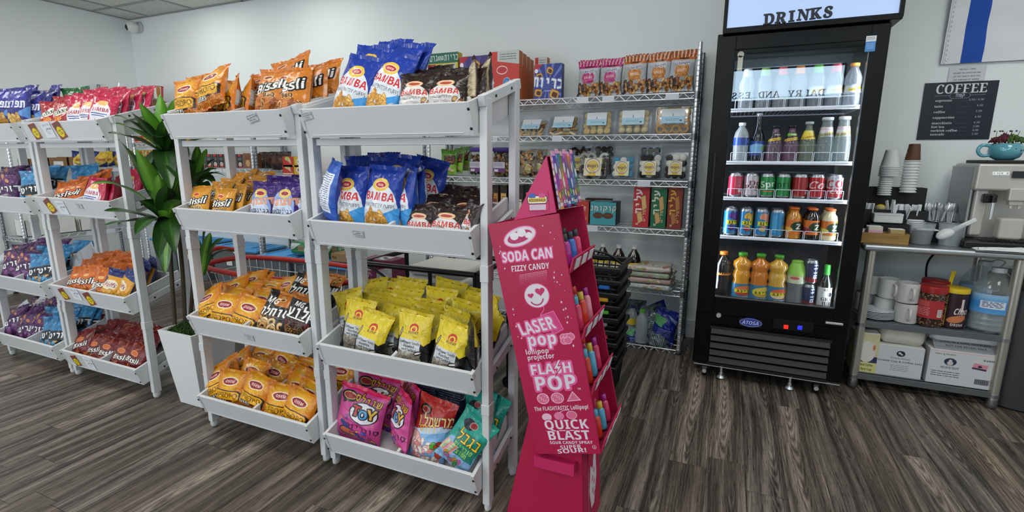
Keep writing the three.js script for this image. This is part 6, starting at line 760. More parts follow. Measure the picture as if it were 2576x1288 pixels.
  [[1946, sl1, 0xc0a8bc, 0x1c1c20, 'black cap', 0.165], [1987, sl2, 0xc8a4be, 0x1c1c20, 'black cap and green band', 0.165], [2028, sl3, 0xc8d4c0, 0xb8c0c4, 'yellow neck label', 0.18], [2072, sl4, 0xd4e0e0, 0xdfe3e6, 'white cap, second from right', 0.198], [2114, sl4, 0xd4e0e0, 0xdfe3e6, 'white cap, rightmost', 0.2]].forEach(([px, lm, bc, cc, words, h], i) => { const o = place('soda_bottle', `clear soda bottle with ${words}, second fridge shelf`, 'bottle', px, 390, SH[1]); bottle(o, h, 0.0355, i > 2 ? [[0.86, 0], [1, 0.03], [1, 0.4], [0.9, 0.55], [0.66, 0.78], [0.6, 0.9], [0.6, 0.94]] : neck, phys({ color: bc, roughness: 0.07, transmission: 0.8, thickness: 0, ior: 1.4 }), std(cc, 0.4), i > 2 ? 0.68 : 0.5, [0.56, 0.78, 0.86, i > 2 ? 0.68 : 0.52, lm]); });
  // cans: one body, printed sleeve, lid
  const canParts = (o, h, r, m) => { part('body', lathe([[0.0001, 0.004], [r * 0.72, 0], [r * 0.8, 0.002], [r, 0.01], [r, h - 0.014], [r * 0.84, h - 0.003]], 22), mats.steel, o); part('printed_sleeve', new THREE.CylinderGeometry(r * 1.006, r * 1.006, h - 0.026, 26, 1, true, -Math.PI * 0.72).translate(0, h / 2 - 0.002, 0), m, o); part('lid', [new THREE.TorusGeometry(r * 0.82, 0.0018, 6, 22).rotateX(Math.PI / 2).translate(0, h - 0.002, 0), cyl(r * 0.8, r * 0.8, 0.002, 0, h - 0.005, 0, 20), box(0.008, 0.0015, 0.014, 0, h - 0.0035, 0.003)], mats.steel, o); };
  const canSheet = sheetOf(256, 160, (map) => phys({ map, roughness: 0.28, metalness: 0.25, clearcoat: 0.5 })), canMat = (d) => canSheet(d);
  const cans = [[1848, canMat((g, w, h) => { rect(g, 0, 0, w, h, '#c8304c'); rect(g, 90, 20, 80, 70, '#d86a78'); lines(g, 96, 26, 70, 6, 10, '#7c1428', 4, 2); rect(g, 110, 110, 50, 30, '#d9c0c4'); }), 'crimson can'], [1888, canMat((g, w, h) => { rect(g, 0, 0, w, h, '#c9c0c8'); txt(g, 'Dr', 110, 56, 56, '#5c1c28', { font: 'serif' }); txt(g, 'Pepper', 140, 92, 50, '#5c1c28', { font: 'serif' }); }), 'pale pepper-soda can'], [1928, canMat((g, w, h) => { rect(g, 0, 0, w, h, '#1c8a44'); txt(g, 'Sprite', 128, 60, 74, '#e4ece4', { w: 160, rot: -6 }); rect(g, 60, 120, 70, 8, '#d86a4c'); }), 'green can with white lettering'], [1968, canMat((g, w, h) => { rect(g, 0, 0, w, h, '#1a8a42'); txt(g, 'Sprite', 100, 60, 74, '#0f4a26', { w: 160, rot: -6 }); }), 'green can with dark lettering'], [2010, canMat((g, w, h) => { rect(g, 0, 0, w, h, '#9c1c22'); lines(g, 130, 14, 60, 8, 10, '#d8c8c8', 4, 3); rect(g, 120, 110, 44, 34, '#d0b8b8'); }), 'dark red can with white panel'], [2052, canMat((g, w, h) => { rect(g, 0, 0, w, h, '#b02028'); txt(g, 'Cola', 128, 62, 80, '#e4d8d8', { font: 'serif', skew: -0.3 }); rect(g, 130, 116, 40, 30, '#d8c0c0'); }), 'red cola can'], [2097, canMat((g, w, h) => { rect(g, 0, 0, w, h, '#b9bcc2'); txt(g, 'COKE', 128, 50, 80, '#b02830', { w: 170 }); rect(g, 0, 88, w, 72, '#b02830'); txt(g, 'Cola', 120, 112, 50, '#dcdce0', { font: 'serif', skew: -0.3 }); }), 'silver and red cola can']];
  cans.forEach(([px, m, words], i) => { for (let k = 0; k < 3; k++) { const z = ZD + 0.005 - k * 0.07, o = place('drink_can', `${words}, ${['front', 'second in line', 'third in line'][k]}, on third fridge shelf`, 'can', px, 485, SH[2], ZD + 0.005, 'cans on the third fridge shelf'); o.position.z = z; canParts(o, 0.114, 0.0325, m); } });
  const spring = (a, b) => canMat((g, w, h) => { rect(g, 0, 0, w, h, '#2c86bc'); puffs(g, 5, 80, 16, 180, 50, 26, 18, [a], b, 71); rect(g, 70, 66, 120, 30, '#dcd02c'); heb(g, 'samekh pe resh yod nun gimel', 130, 81, 18, '#1c2414', { lw: 0.24 }); puffs(g, 3, 90, 112, 170, 146, 24, 16, [a, b], '#1c4460', 72); });
  const sp = [spring('#6a3a9c', '#4a2474'), spring('#e0c83a', '#c23a4a'), spring('#e8907c', '#d9c070'), canMat((g, w, h) => { rect(g, 0, 0, w, h, '#3490c4'); rect(g, 60, 20, 30, 120, '#4aa4d4'); puffs(g, 3, 150, 90, 200, 120, 26, 14, ['#e0b03a'], '#b87c1c', 73); })], spn = ['purple grapes', 'yellow bananas', 'pink peaches', 'a plain back'];
  [1835, 1874, 1913, 1952].forEach((px, i) => { for (let k = 0; k < 2; k++) { const o = place('juice_can', `tall blue juice can showing ${spn[i]}, ${k ? 'behind the first' : 'at the front'}, fourth fridge shelf`, 'can', px, 580, SH[3], ZD + 0.005, 'tall blue juice cans'); o.position.z -= k * 0.066; canParts(o, 0.136, 0.031, sp[i]); } });
  const zl = (a) => wrap((g, w, h) => { rect(g, 0, 0, w, h, '#d8742a'); ell(g, 128, 60, 46, 44, '#1c3a20'); txt(g, 'Z', 128, 62, 66, '#e4e4da'); ell(g, 60, 90, 36, 24, a); ell(g, 196, 40, 30, 40, a, 30); });
  [[1993, 0xc9821c, '#e8b84a', 'amber'], [2039, 0x160e12, '#7c2c3c', 'dark'], [2083, 0xd9d2a8, '#d8d46a', 'pale yellow']].forEach(([px, c, a, n]) => { for (let k = 0; k < 2; k++) { const o = place('juice_bottle', `small ${n} juice bottle with orange label, ${k ? 'second in line' : 'in front'}, fourth fridge shelf`, 'bottle', px, 588, SH[3], ZD + 0.005, 'small juice bottles'); o.position.z -= k * 0.068; bottle(o, 0.148, 0.0325, [[0.88, 0], [1, 0.04], [1, 0.64], [0.9, 0.76], [0.62, 0.84], [0.6, 0.94]], tint(c), std(0xe0702c, 0.45), 0.66, [0.16, 0.62, 1, 1, zl(a)]); if (k === 0) continue; } });
  // fridge floor
  const wavy = [[0.9, 0], [1, 0.03], [1, 0.36], [0.86, 0.45], [1, 0.54], [0.88, 0.62], [0.8, 0.66], [1.02, 0.74], [0.94, 0.82], [0.42, 0.89], [0.4, 0.94]];
  { const o = place('juice_bottle', 'black bottle with orange fruit label, leftmost on fridge floor', 'bottle', 1813, 735, FLOOR); bottle(o, 0.245, 0.042, [[0.9, 0], [1, 0.03], [1, 0.3], [0.94, 0.4], [1, 0.55], [1, 0.72], [0.7, 0.84], [0.4, 0.9], [0.4, 0.94]], tint(0x0c0b0d), std(0xe0822c, 0.4), 0.48, [0.52, 0.76, 1, 0.92, wrap((g, w, h) => { rect(g, 0, 0, w, h, '#141416'); poly(g, [[40, 20], [140, 40], [200, 128], [60, 128]], '#d88a2c'); poly(g, [[30, 10], [110, 30], [60, 80]], '#9cc04a'); txt(g, 'ice tea', 90, 50, 30, '#e4e8dc'); })]); }
  [[1860, 0xd9961c, 'yellow mango', '#e0763a', '#c23a2c'], [1905, 0xcf7a1a, 'orange banana', '#e0c84a', '#c9a02c'], [1950, 0xd4a63c, 'pale peach', '#d8603c', '#e8d0a0']].forEach(([px, c, n, a, b], i) => { const o = place('nectar_bottle', `wavy ${n} nectar bottle with blue label and green cap`, 'bottle', px, 745, FLOOR, ZD + 0.012, 'wavy nectar bottles on the fridge floor'); bottle(o, 0.248, 0.043, wavy, tint(c), std(0x4caa34, 0.4), 0.5, [0.08, 0.38, 1, 1, wrap((g, w, h) => { rect(g, 0, 0, w, h, '#2478a4'); ell(g, 128, 60, 56, 44, a); ell(g, 110, 76, 34, 26, b); rect(g, 74, 50, 108, 28, '#dcd02c'); heb(g, 'samekh pe resh yod nun gimel', 128, 64, 16, '#1c2414', { lw: 0.24 }); lines(g, 90, 112, 80, 1, 10, '#d8e4ec', 6, 2); })]); });
  { const o = place('water_bottle', 'large clear water bottle with green cap cover and white label', 'bottle', 1996, 752, FLOOR); bottle(o, 0.225, 0.042, [[0.88, 0], [1, 0.03], [0.92, 0.3], [0.9, 0.42], [1, 0.54], [1, 0.72], [0.8, 0.86], [0.56, 0.94]], glassy, std(0x8cc84a, 0.5), 0.62, [0.52, 0.74, 1, 1, wrap((g, w, h) => { rect(g, 0, 0, w, h, '#c9d6b8'); rect(g, 0, 0, w, 40, '#a8cc70'); ell(g, 90, 60, 20, 18, '#c85a5c'); ell(g, 150, 60, 24, 14, '#5c9a3a'); })]); part('cap_cover', lathe([[0.043, 0.165], [0.036, 0.19], [0.026, 0.215], [0.018, 0.226], [0.0001, 0.228]], 20), std(0x8cc84a, 0.5), o); }
  const blu = canMat((g, w, h) => { rect(g, 0, 0, w, h, '#23345c'); rect(g, 0, 120, w, 40, '#8c2430'); g.save(); g.translate(128, 70); g.rotate(-Math.PI / 2); txt(g, 'BLU', 0, 0, 66, '#d4dcea', { w: 130 }); g.restore(); });
  for (let k = 0; k < 2; k++) { const o = place('energy_drink_can', `blue energy drink can lettered BLU, ${k ? 'upper' : 'lower'} of the stacked pair`, 'can', 2030, 755, FLOOR + k * 0.119, ZD + 0.01, 'stacked energy drink cans'); o.position.x += k * 0.002; canParts(o, 0.117, 0.027, blu); }
  { const o = place('grape_juice_bottle', 'dark bottle with white grape juice label and green foil neck', 'bottle', 2070, 765, FLOOR); bottle(o, 0.215, 0.03, [[0.9, 0], [1, 0.03], [1, 0.56], [0.5, 0.76], [0.38, 0.84], [0.36, 0.94]], tint(0x131a14), std(0x3caa3c, 0.35, 0.3), 0.4, [0.06, 0.5, 1, 1, wrap((g, w, h) => { rect(g, 0, 0, w, h, '#d4d6d2'); txt(g, 'KEDEM', 128, 16, 22, '#22201f', { font: 'serif' }); ell(g, 128, 46, 16, 14, '#1c1c1e'); txt(g, 'GRAPE', 128, 76, 30, '#22201f', { font: 'serif' }); txt(g, 'JUICE', 128, 104, 30, '#22201f', { font: 'serif' }); })]); part('foil', cyl(0.0125, 0.0145, 0.05, 0, 0.188, 0, 16), std(0x3caa3c, 0.35, 0.3), o); }
  // dairy fridge on the opposite wall: it shows as a reflection in this door
  const dz = 1.72, df = thing('dairy_fridge', 'white-lit dairy fridge mirrored in the glass door', 'fridge', [0.515, 0, dz]); df.rotation.y = Math.PI;
  part('cabinet', [rbox(1.2, 1.72, 0.04, 0, 0.9, -0.54, 0.005), rbox(0.04, 1.72, 0.55, -0.58, 0.9, -0.28, 0.005), rbox(0.04, 1.72, 0.55, 0.58, 0.9, -0.28, 0.005), rbox(1.2, 0.3, 0.54, 0, 0.19, -0.28, 0.005), rbox(1.2, 0.04, 0.54, 0, 1.76, -0.28, 0.005)], bl, df);
  part('door', [rbox(0.06, 1.42, 0.04, -0.57, 1.06, 0.02, 0.004), rbox(0.1, 1.42, 0.04, 0, 1.06, 0.02, 0.004), rbox(0.06, 1.42, 0.04, 0.57, 1.06, 0.02, 0.004), rbox(1.2, 0.06, 0.04, 0, 1.76, 0.02, 0.004), rbox(1.2, 0.06, 0.04, 0, 0.37, 0.02, 0.004)], bl, df);
  part('shelf', [0.62, 0.95, 1.28].map((y) => box(1.1, 0.01, 0.4, 0, y, -0.3)), lipM, df);
  part('sign_frame', [rbox(1.2, 0.02, 0.2, 0, 1.8, -0.08, 0.003), rbox(1.2, 0.02, 0.2, 0, 2.17, -0.08, 0.003), rbox(0.02, 0.38, 0.2, -0.59, 1.985, -0.08, 0.003), rbox(0.02, 0.38, 0.2, 0.59, 1.985, -0.08, 0.003)], bl, df);
  part('lit_sign', box(1.16, 0.35, 0.006, 0, 1.985, 0), std(0xd0e0f0, 0.4, 0, { emissive: new THREE.Color(0.56, 0.8, 1), emissiveIntensity: 6.5 }), df);
  const dl = new THREE.RectAreaLight(0xc8e2ff, 3.2, 1.1, 0.34); dl.position.set(0.515, 2.02, dz - 0.012); dl.lookAt(0.515, 2.02, -5); scene.add(dl);
  'DAIRY AND ESS'.split('').forEach((ch, i) => { if (ch === ' ') return; const g = new TextGeometry(ch, { font, size: 0.075, depth: 0.008, curveSegments: 4 }); const m = part('letter', g, std(0x22252c, 0.5), df); m.position.set(-0.42 + i * 0.078, 1.835, 0.004); });
}
// ---------------------------------------------------------------- steel coffee table and everything on it
{
  const TX0 = 0.605, TX1 = 1.37, TZ = -2.8, TD = 0.43, TOP = 0.727, S2 = 0.352, S3 = 0.083;
  const t = thing('steel_table', 'stainless steel work table with two undershelves right of the fridge', 'table', [0, 0, TZ]);
  const brushed = std(0xb4b8bc, 0.36, 0.9, { bumpMap: dataTex(64, 256, ((n) => (u, v) => { const k = 100 + 90 * n(u * 3, v * 120, 3, 120); return [k, k, k]; })(vnoise(8)), false), bumpScale: 0.0003 }), legM = std(0xc6c2ba, 0.32, 0.8);
  part('tabletop', [rbox(TX1 - TX0, 0.03, TD, (TX0 + TX1) / 2, TOP - 0.015, -TD / 2 + 0.012, 0.012, 4)], brushed, t);
  const RX = 1.185; for (const [x, z] of [[0.645, -0.02], [RX, -0.02], [0.645, -TD + 0.03], [RX, -TD + 0.03]]) { const l = part('leg', [cyl(0.02, 0.02, TOP - 0.05, x, (TOP - 0.05) / 2 + 0.03, z, 18)], legM, t); part('foot', lathe([[0.0001, 0], [0.017, 0], [0.021, 0.02], [0.021, 0.045], [0.02, 0.05]], 16).translate(x, 0, z), mats.steel, l); part('collar', [cyl(0.0225, 0.0225, 0.016, x, S2 - 0.02, z, 18), cyl(0.0225, 0.0225, 0.016, x, S3 - 0.02, z, 18)], mats.steel, l); }
  for (const y of [S2, S3]) part('undershelf', [rbox(RX - 0.645, 0.004, TD - 0.05, (RX + 0.645) / 2, y - 0.002, -TD / 2 + 0.0, 0.001), rbox(RX - 0.645 - 0.03, 0.03, 0.004, (RX + 0.645) / 2, y - 0.015, -0.006, 0.001), rbox(RX - 0.645, 0.03, 0.004, (RX + 0.645) / 2, y - 0.015, -TD + 0.02, 0.001)], std(0x85898e, 0.4, 0.85), t);
  const T = (px, py, z, y = TOP) => V(at(px, py, z).x, y + 0.0008, z);
  const sc = (px, py, z) => at(px + 1, py, z).x - at(px, py, z).x;
  const wood = std(0xc09a58, 0.6, 0, { map: dataTex(64, 64, ((n) => (u, v) => { const k = 200 + 50 * (n(u * 3, v * 24, 3, 24) - 0.5); return [k, k * 0.97, k * 0.9]; })(vnoise(12))) });
  const white = std(0xd9dadb, 0.5), offw = std(0xd2cfc6, 0.7), plas = phys({ color: 0xe8eef4, roughness: 0.25, transmission: 0.75, thickness: 0 }), blackP = std(0x0c0c0e, 0.6);
  // wooden sugar tray with packets
  { const z = -2.84, a = T(2164, 600, z), b = T(2285, 604, z), w = b.x - a.x, o = thing('wooden_tray', 'pale wooden tray of sugar packets by the fridge', 'tray', [(a.x + b.x) / 2, TOP + 0.001, z - 0.04]);
    part('tray', [box(w, 0.05, 0.006, 0, 0.025, 0.04), box(w, 0.05, 0.006, 0, 0.025, -0.04), box(0.006, 0.05, 0.08, -w / 2, 0.025, 0), box(0.006, 0.05, 0.08, w / 2, 0.025, 0), box(w, 0.005, 0.08, 0, 0.0025, 0), box(0.006, 0.05, 0.08, 0.0, 0.025, 0)], wood, o);
    const pink = boxMat((g, w, h) => { rect(g, 0, 0, w, h, '#d9a0b8'); rect(g, 0, 0, w, 60, '#cfc9b4'); puffs(g, 6, 30, 130, 230, 200, 26, 20, ['#b0628c'], '#8c4468', 80); }, '#d0ccc0'), brown = boxMat((g, w, h) => { rect(g, 0, 0, w, h, '#a58f5c'); rect(g, 40, 80, 170, 80, '#7c6838'); }, '#b8a478');
    for (let i = 0; i < 6; i++) { const m = printBox(0.056, 0.07, 0.006); const p = thing('sugar_packet', `pink sweetener packet, ${ORD[i]} from the front in the wooden tray`, 'packet', [T(2206, 575, z).x, TOP + 0.008, z - 0.012 - i * 0.01], 'pink sweetener packets'); p.rotation.x = -0.12; part('packet', m.translate(0, 0.035, 0), pink, p); part('seal', box(0.056, 0.003, 0.001, 0, 0.0705, 0), white, p); }
    for (let i = 0; i < 5; i++) { const m = printBox(0.056, 0.062, 0.006); const p = thing('sugar_packet', `brown sugar packet, ${ORD[i]} from the front in the wooden tray`, 'packet', [T(2262, 580, z).x, TOP + 0.008, z - 0.014 - i * 0.01], 'brown sugar packets'); p.rotation.x = -0.15; part('packet', m.translate(0, 0.03, 0), brown, p); part('seal', box(0.056, 0.003, 0.001, 0, 0.0615, 0), white, p); }
    const cb = thing('creamer_cup', 'small white creamer cup at the left end of the wooden tray', 'cup', [T(2168, 580, z).x, TOP + 0.035, z - 0.02]); part('cup', lathe([[0.0001, 0], [0.012, 0], [0.017, 0.028], [0.019, 0.03], [0.0001, 0.031]], 16), white, cb); part('foil_lid', cyl(0.0185, 0.0185, 0.001, 0, 0.0316, 0, 16), std(0xc9ccd2, 0.3, 0.5), cb); }
  // black stepped organiser
  const OZ = -2.95; { const xa = T(2172, 560, OZ).x, xb = T(2326, 560, -3.0).x, o = thing('condiment_organizer', 'black stepped organizer full of cups and cutlery', 'organizer', [(xa + xb) / 2, TOP + 0.001, -3.03]); const w = xb - xa; const bin = (ww, hh, dd, x, z, y = 0) => [box(ww, hh, 0.005, x, y + hh / 2, z + dd / 2), box(ww, hh, 0.005, x, y + hh / 2, z - dd / 2), box(0.005, hh, dd, x - ww / 2, y + hh / 2, z), box(0.005, hh, dd, x + ww / 2, y + hh / 2, z), box(ww, 0.005, dd, x, y + 0.0025, z)];
    part('front_bin', bin(w * 0.62, 0.085, 0.05, -w * 0.1, 0.085), blackP, o); part('middle_bin', [...bin(w, 0.15, 0.06, 0, 0.025), box(0.005, 0.15, 0.06, 0, 0.075, 0.025)], blackP, o); part('back_bin', [...bin(w, 0.255, 0.075, 0, -0.05), box(0.005, 0.25, 0.075, -w * 0.17, 0.125, -0.05), box(0.005, 0.25, 0.075, w * 0.2, 0.125, -0.05)], blackP, o);
    // upside-down cup stacks stand in the back bin
    const stack = (label, px, pyTop, y0, n, r0, r1, h, m, m2, pitch, z, nm) => { const zz = z, x = T(px, 450, zz).x, top = at(px, pyTop, zz).y, grp = nm; for (let i = 0; i < n; i++) { const y = top - h - i * pitch, c = thing('paper_cup', `${label}, ${i === 0 ? 'topmost of its stack' : i === n - 1 ? 'lowest of its stack' : i < ORD.length ? ORD[i] + ' from the top of its stack' : 'deep in its stack'}`, 'paper cup', [x, y, zz], grp); part('cup', lathe([[r1, 0.004], [r0, h - 0.001], [r0 - 0.003, h], [0.0001, h]], 24), i === 0 ? m2 : m, c); part('rolled_rim', new THREE.TorusGeometry(r1 + 0.001, 0.0027, 6, 24).rotateX(Math.PI / 2).translate(0, 0.003, 0), white, c); } };
    stack('large white paper cup turned upside down', 2234, 377, 0, 6, 0.026, 0.039, 0.084, white, white, 0.0085, -3.0, 'large white paper cups in one upside-down stack');
    stack('small white paper cup turned upside down', 2229, 432, 0, 9, 0.02, 0.0265, 0.03, white, white, 0.0105, -3.0, 'small white paper cups under the large ones');
    const cup2 = std(0xffffff, 0.6, 0, { map: canvas(256, 96, (g) => { rect(g, 0, 0, 256, 96, '#5a3826'); for (const x of [60, 190]) { ell(g, x, 50, 26, 12, '#d9d0c4'); rect(g, x - 24, 26, 48, 10, '#d9d0c4'); lines(g, x - 14, 70, 28, 2, 9, '#c9b8a4', 3, 2); } }) });
    stack('brown paper coffee cup turned upside down', 2288, 362, 0, 12, 0.022, 0.031, 0.082, white, cup2, 0.0135, -3.0, 'brown paper cups in one upside-down stack');
    // napkin block, lemon tub, wrapped cutlery
    const nb = thing('napkin_block', 'white block of paper napkins on the black organizer', 'napkins', T(2232, 530, -2.965, TOP + 0.09)); part('napkins', rbox(0.118, 0.045, 0.06, 0, 0.0225, 0.01, 0.006, 2), white, nb); part('wrapper', rbox(0.12, 0.012, 0.062, 0, 0.04, 0.01, 0.005, 2), std(0xc9ccd0, 0.4), nb);
    const lt = thing('lemon_tub', 'small yellow lemon tub behind the napkin block', 'tub', T(2218, 500, -3.0, TOP + 0.13)); part('tub', lathe([[0.0001, 0], [0.022, 0], [0.026, 0.035], [0.027, 0.037]], 18), plas, lt); part('lemon', new THREE.SphereGeometry(0.021, 16, 12).scale(1, 0.9, 1).translate(0, 0.026, 0), std(0xe0bc2c, 0.5), lt);
    const wrapM = phys({ color: 0xe4e8ec, roughness: 0.2, clearcoat: 0.6 }); const r = rng(40);
    [[2188, 500, 6, -2.985], [2252, 492, 4, -2.985], [2275, 500, 7, -2.985], [2305, 500, 8, -2.985]].forEach(([px, py, n, z], k) => { for (let i = 0; i < n; i++) { const c = thing('wrapped_cutlery', `plastic-wrapped white cutlery piece, ${ORD[i]} in the ${['left', 'second', 'third', 'right'][k]} clump of the organizer`, 'cutlery', T(px + (i - n / 2) * 4.5, py, z + (r() - 0.5) * 0.02, TOP + 0.105 + (k === 1 ? 0.02 : 0)), 'wrapped cutlery in the black organizer'); c.rotation.set((r() - 0.5) * 0.5, r() * 3, (r() - 0.5) * 0.7); const bx = rbox(0.016, 0.075, 0.006, 0, 0.0375, 0, 0.003, 2), p = bx.attributes.position; for (let q = 0; q < p.count; q++) p.setX(q, p.getX(q) + 0.004 * Math.sin(p.getY(q) * 160 + i)); bx.computeVertexNormals(); part('wrapper', bx, wrapM, c); part('handle', rbox(0.006, 0.07, 0.003, 0, 0.035, 0, 0.001), white, c); } });
  }
  // white lids on the clear tub, spoons in tins
  { const z = -2.92; const tub = (label, pa, pb, pyt, pyb, fill) => { const a = T(pa, pyb, z), b = T(pb, pyb, z), w = (b.x - a.x), h = at((pa + pb) / 2, pyt, z).y - TOP, o = thing('plastic_tub', label, 'tub', [(a.x + b.x) / 2, TOP + 0.001, z]); part('tub', [lathe([[0.0001, 0.001], [w * 0.4, 0.001], [w * 0.5, h], [w * 0.515, h + 0.002]], 28)], plas, o); if (fill) part('powder', lathe([[0.0001, 0.003], [w * 0.385, 0.003], [w * 0.43, h * 0.45], [w * 0.2, h * 0.5], [0.0001, h * 0.46]], 24), std(fill, 0.9), o); return o; };
    const tb = tub('clear plastic tub of brown powder on the steel table', 2281, 2348, 562, 602, 0x3c2620); part('lid', rbox(0.085, 0.006, 0.06, 0.02, 0.068, -0.01, 0.003), white, tb);
    tub('clear plastic tub with a white scoop resting in it', 2356, 2422, 564, 603, null);
    for (let i = 0; i < 6; i++) { const o = thing('cup_lid', `white plastic cup lid, ${['lowest', 'second', 'third', 'fourth', 'fifth', 'topmost'][i]} of the stack behind the powder tub`, 'lid', T(2298, 556, -3.0, TOP + 0.058 + i * 0.0085), 'white cup lids in one stack'); part('disc', lathe([[0.0001, 0.006], [0.034, 0.006], [0.036, 0.003], [0.041, 0.003], [0.043, 0], [0.044, 0.003], [0.042, 0.006], [0.036, 0.008], [0.0001, 0.008]], 28), white, o); part('rim', new THREE.TorusGeometry(0.043, 0.0018, 6, 28).rotateX(Math.PI / 2).translate(0, 0.002, 0), white, o); }
    { const o = thing('lid_box', 'low black box under the stack of white lids', 'box', T(2298, 556, -3.0, TOP)); part('box', rbox(0.09, 0.055, 0.07, 0, 0.0285, 0, 0.003), blackP, o); part('rim', box(0.094, 0.003, 0.074, 0, 0.056, 0), blackP, o); }
    const scoop = thing('white_scoop', 'long white plastic scoop lying across the right tub', 'scoop', T(2398, 588, -2.885, TOP + 0.018)); { const A = at(2372, 592, -2.88), B = at(2452, 550, -2.93), p = scoop.position; const d = B.clone().sub(A); part('handle', rbox(d.length() * 0.8, 0.02, 0.01, d.length() * 0.28, 0, 0, 0.005, 2), white, scoop); part('bowl', new THREE.SphereGeometry(0.032, 20, 14).scale(1.25, 0.7, 0.8).translate(-0.03, 0, 0), white, scoop); scoop.position.copy(A.lerp(B, 0.3)); scoop.rotation.z = Math.atan2(d.y, Math.hypot(d.x, d.z)); scoop.rotation.y = 0.25; }
    const r = rng(9); [[2350, 'black cutlery tin, left of the pair', blackP], [2384, 'steel cutlery tin, right of the pair', std(0x3a3c40, 0.25, 0.9)]].forEach(([px, lab, m], k) => { const zz = -3.02, o = thing('cutlery_tin', lab + ' behind the scoop', 'tin', T(px, 560, zz)); part('tin', lathe([[0.0001, 0.001], [0.032, 0.001], [0.033, 0.1], [0.034, 0.102], [0.031, 0.1], [0.03, 0.004]], 22), m, o); part('rim', new THREE.TorusGeometry(0.0335, 0.0014, 6, 24).rotateX(Math.PI / 2).translate(0, 0.101, 0), mats.steel, o);
      for (let i = 0; i < 9; i++) { const sp = thing('spoon', `steel spoon, handle down, ${ORD[i]} of the fan in the ${k ? 'steel' : 'black'} tin`, 'spoon', [o.position.x + (r() - 0.5) * 0.03, TOP + 0.01, zz + (r() - 0.5) * 0.03], 'steel spoons in the tins'); sp.rotation.set((r() - 0.5) * 0.35, r() * 6, (i / 8 - 0.5) * 0.62); part('handle', rbox(0.008, 0.15, 0.0025, 0, 0.075, 0, 0.001), mats.chrome, sp); part('bowl', new THREE.SphereGeometry(0.016, 12, 8).scale(0.78, 1.3, 0.28).translate(0, 0.162, 0), mats.chrome, sp); } }); }
  // espresso machine
  { const z = -2.93, xl = at(2440, 600, z).x, o = thing('espresso_machine', 'silver bean-to-cup espresso machine at the right picture edge', 'coffee machine', [xl, TOP + 0.001, z]);
    const sil = std(0xc6c4be, 0.4, 0.4), sil2 = std(0xa4a6a8, 0.36, 0.6), H = at(2470, 408, z).y - TOP, w = 0.26, d = 0.25; const P2 = (px, py, zz = z) => at(px, py, zz).sub(o.position);
    part('body', [rbox(w, H - 0.09, d * 0.55, w / 2, (H - 0.09) / 2 + 0.03, -d * 0.6, 0.01, 3), rbox(0.05, H - 0.1, d, 0.022, (H - 0.1) / 2 + 0.045, -d / 2 - 0.02, 0.012, 3)], sil, o);
    part('side_panel', rbox(0.012, H - 0.05, d, -0.014, (H - 0.05) / 2 + 0.03, -d / 2 - 0.03, 0.005, 2), sil2, o);
    part('top_housing', [rbox(w + 0.03, 0.12, d + 0.01, w / 2 - 0.004, H - 0.067, -d / 2, 0.012, 3)], sil, o);
    part('control_panel', rbox(w - 0.02, 0.062, 0.008, w / 2 + 0.02, H - 0.056, 0.006, 0.004, 2).rotateX(-0.12), std(0x101114, 0.15), o);
    for (const [px, s] of [[2502, 0.02], [2524, 0.028]]) { const p = P2(px, 436); const i = part('touch_icon', [box(s, 0.002, 0.001, 0, 0.006, 0), box(s, 0.002, 0.001, 0, -0.006, 0), box(0.002, 0.014, 0.001, -s / 2, 0, 0), box(0.002, 0.014, 0.001, s / 2, 0, 0), box(s * 0.4, 0.006, 0.001)], std(0xe8ecf0, 0.4, 0, { emissive: 0xe8ecf0, emissiveIntensity: 0.5 }), o); i.position.set(p.x, p.y, 0.014); }
    part('display', rbox(0.07, 0.03, 0.002, P2(2570, 436).x, H - 0.054, 0.012, 0.001), std(0x25272b, 0.2), o);
    part('top_tray', [rbox(w - 0.01, 0.016, d - 0.02, w / 2 + 0.01, H + 0.0, -d / 2, 0.005, 2)], std(0x141517, 0.5), o);
    const sp = P2(2563, 490, z + 0.02); part('spout', [rbox(0.07, 0.06, 0.05, sp.x, sp.y, 0.0, 0.008, 2), rbox(0.05, 0.02, 0.03, sp.x, sp.y - 0.038, 0.0, 0.004), cyl(0.006, 0.006, 0.02, sp.x - 0.014, sp.y - 0.052, 0.005, 10), cyl(0.006, 0.006, 0.02, sp.x + 0.014, sp.y - 0.052, 0.005, 10)], sil, o);
    const wd = P2(2497, 500, z + 0.02); part('steam_arm', [rbox(0.045, 0.04, 0.03, wd.x - 0.004, wd.y, -0.005, 0.006, 2), cyl(0.012, 0.012, 0.03, wd.x + 0.006, wd.y - 0.0, 0.014, 14)], mats.black, o); part('steam_wand', [cyl(0.0065, 0.0055, 0.075, wd.x + 0.006, wd.y - 0.055, 0.014, 12)], mats.chrome, o);
    const jg = P2(2545, 560, z + 0.02); part('milk_carafe', rbox(0.085, 0.095, 0.06, jg.x, 0.09, 0.0, 0.012, 3), phys({ color: 0xd8d6d0, roughness: 0.2, transmission: 0.35, thickness: 0 }), o); part('water_tank_window', rbox(0.05, 0.12, 0.004, jg.x + 0.09, 0.1, 0.002, 0.002), std(0x9a9a96, 0.3), o);
    part('drip_tray', [rbox(w + 0.06, 0.032, d + 0.06, w / 2 - 0.012, 0.016, -d / 2 + 0.035, 0.01, 3)], std(0x121214, 0.35), o); const sl = []; for (let i = 0; i < 16; i++) sl.push(box(0.006, 0.003, 0.07, 0.03 + i * 0.016, 0.034, 0.025)); part('drip_grid', sl, std(0x1c1c1f, 0.3, 0.4), o);
    // blue teapot planter on top
    const tp = thing('teapot_planter', 'pale blue teapot-shaped planter with red and green succulents', 'planter', [at(2530, 405, z - 0.06).x, TOP + H + 0.0095, z - 0.08]); const blue = phys({ color: 0x5fa3b4, roughness: 0.15, clearcoat: 0.8 });
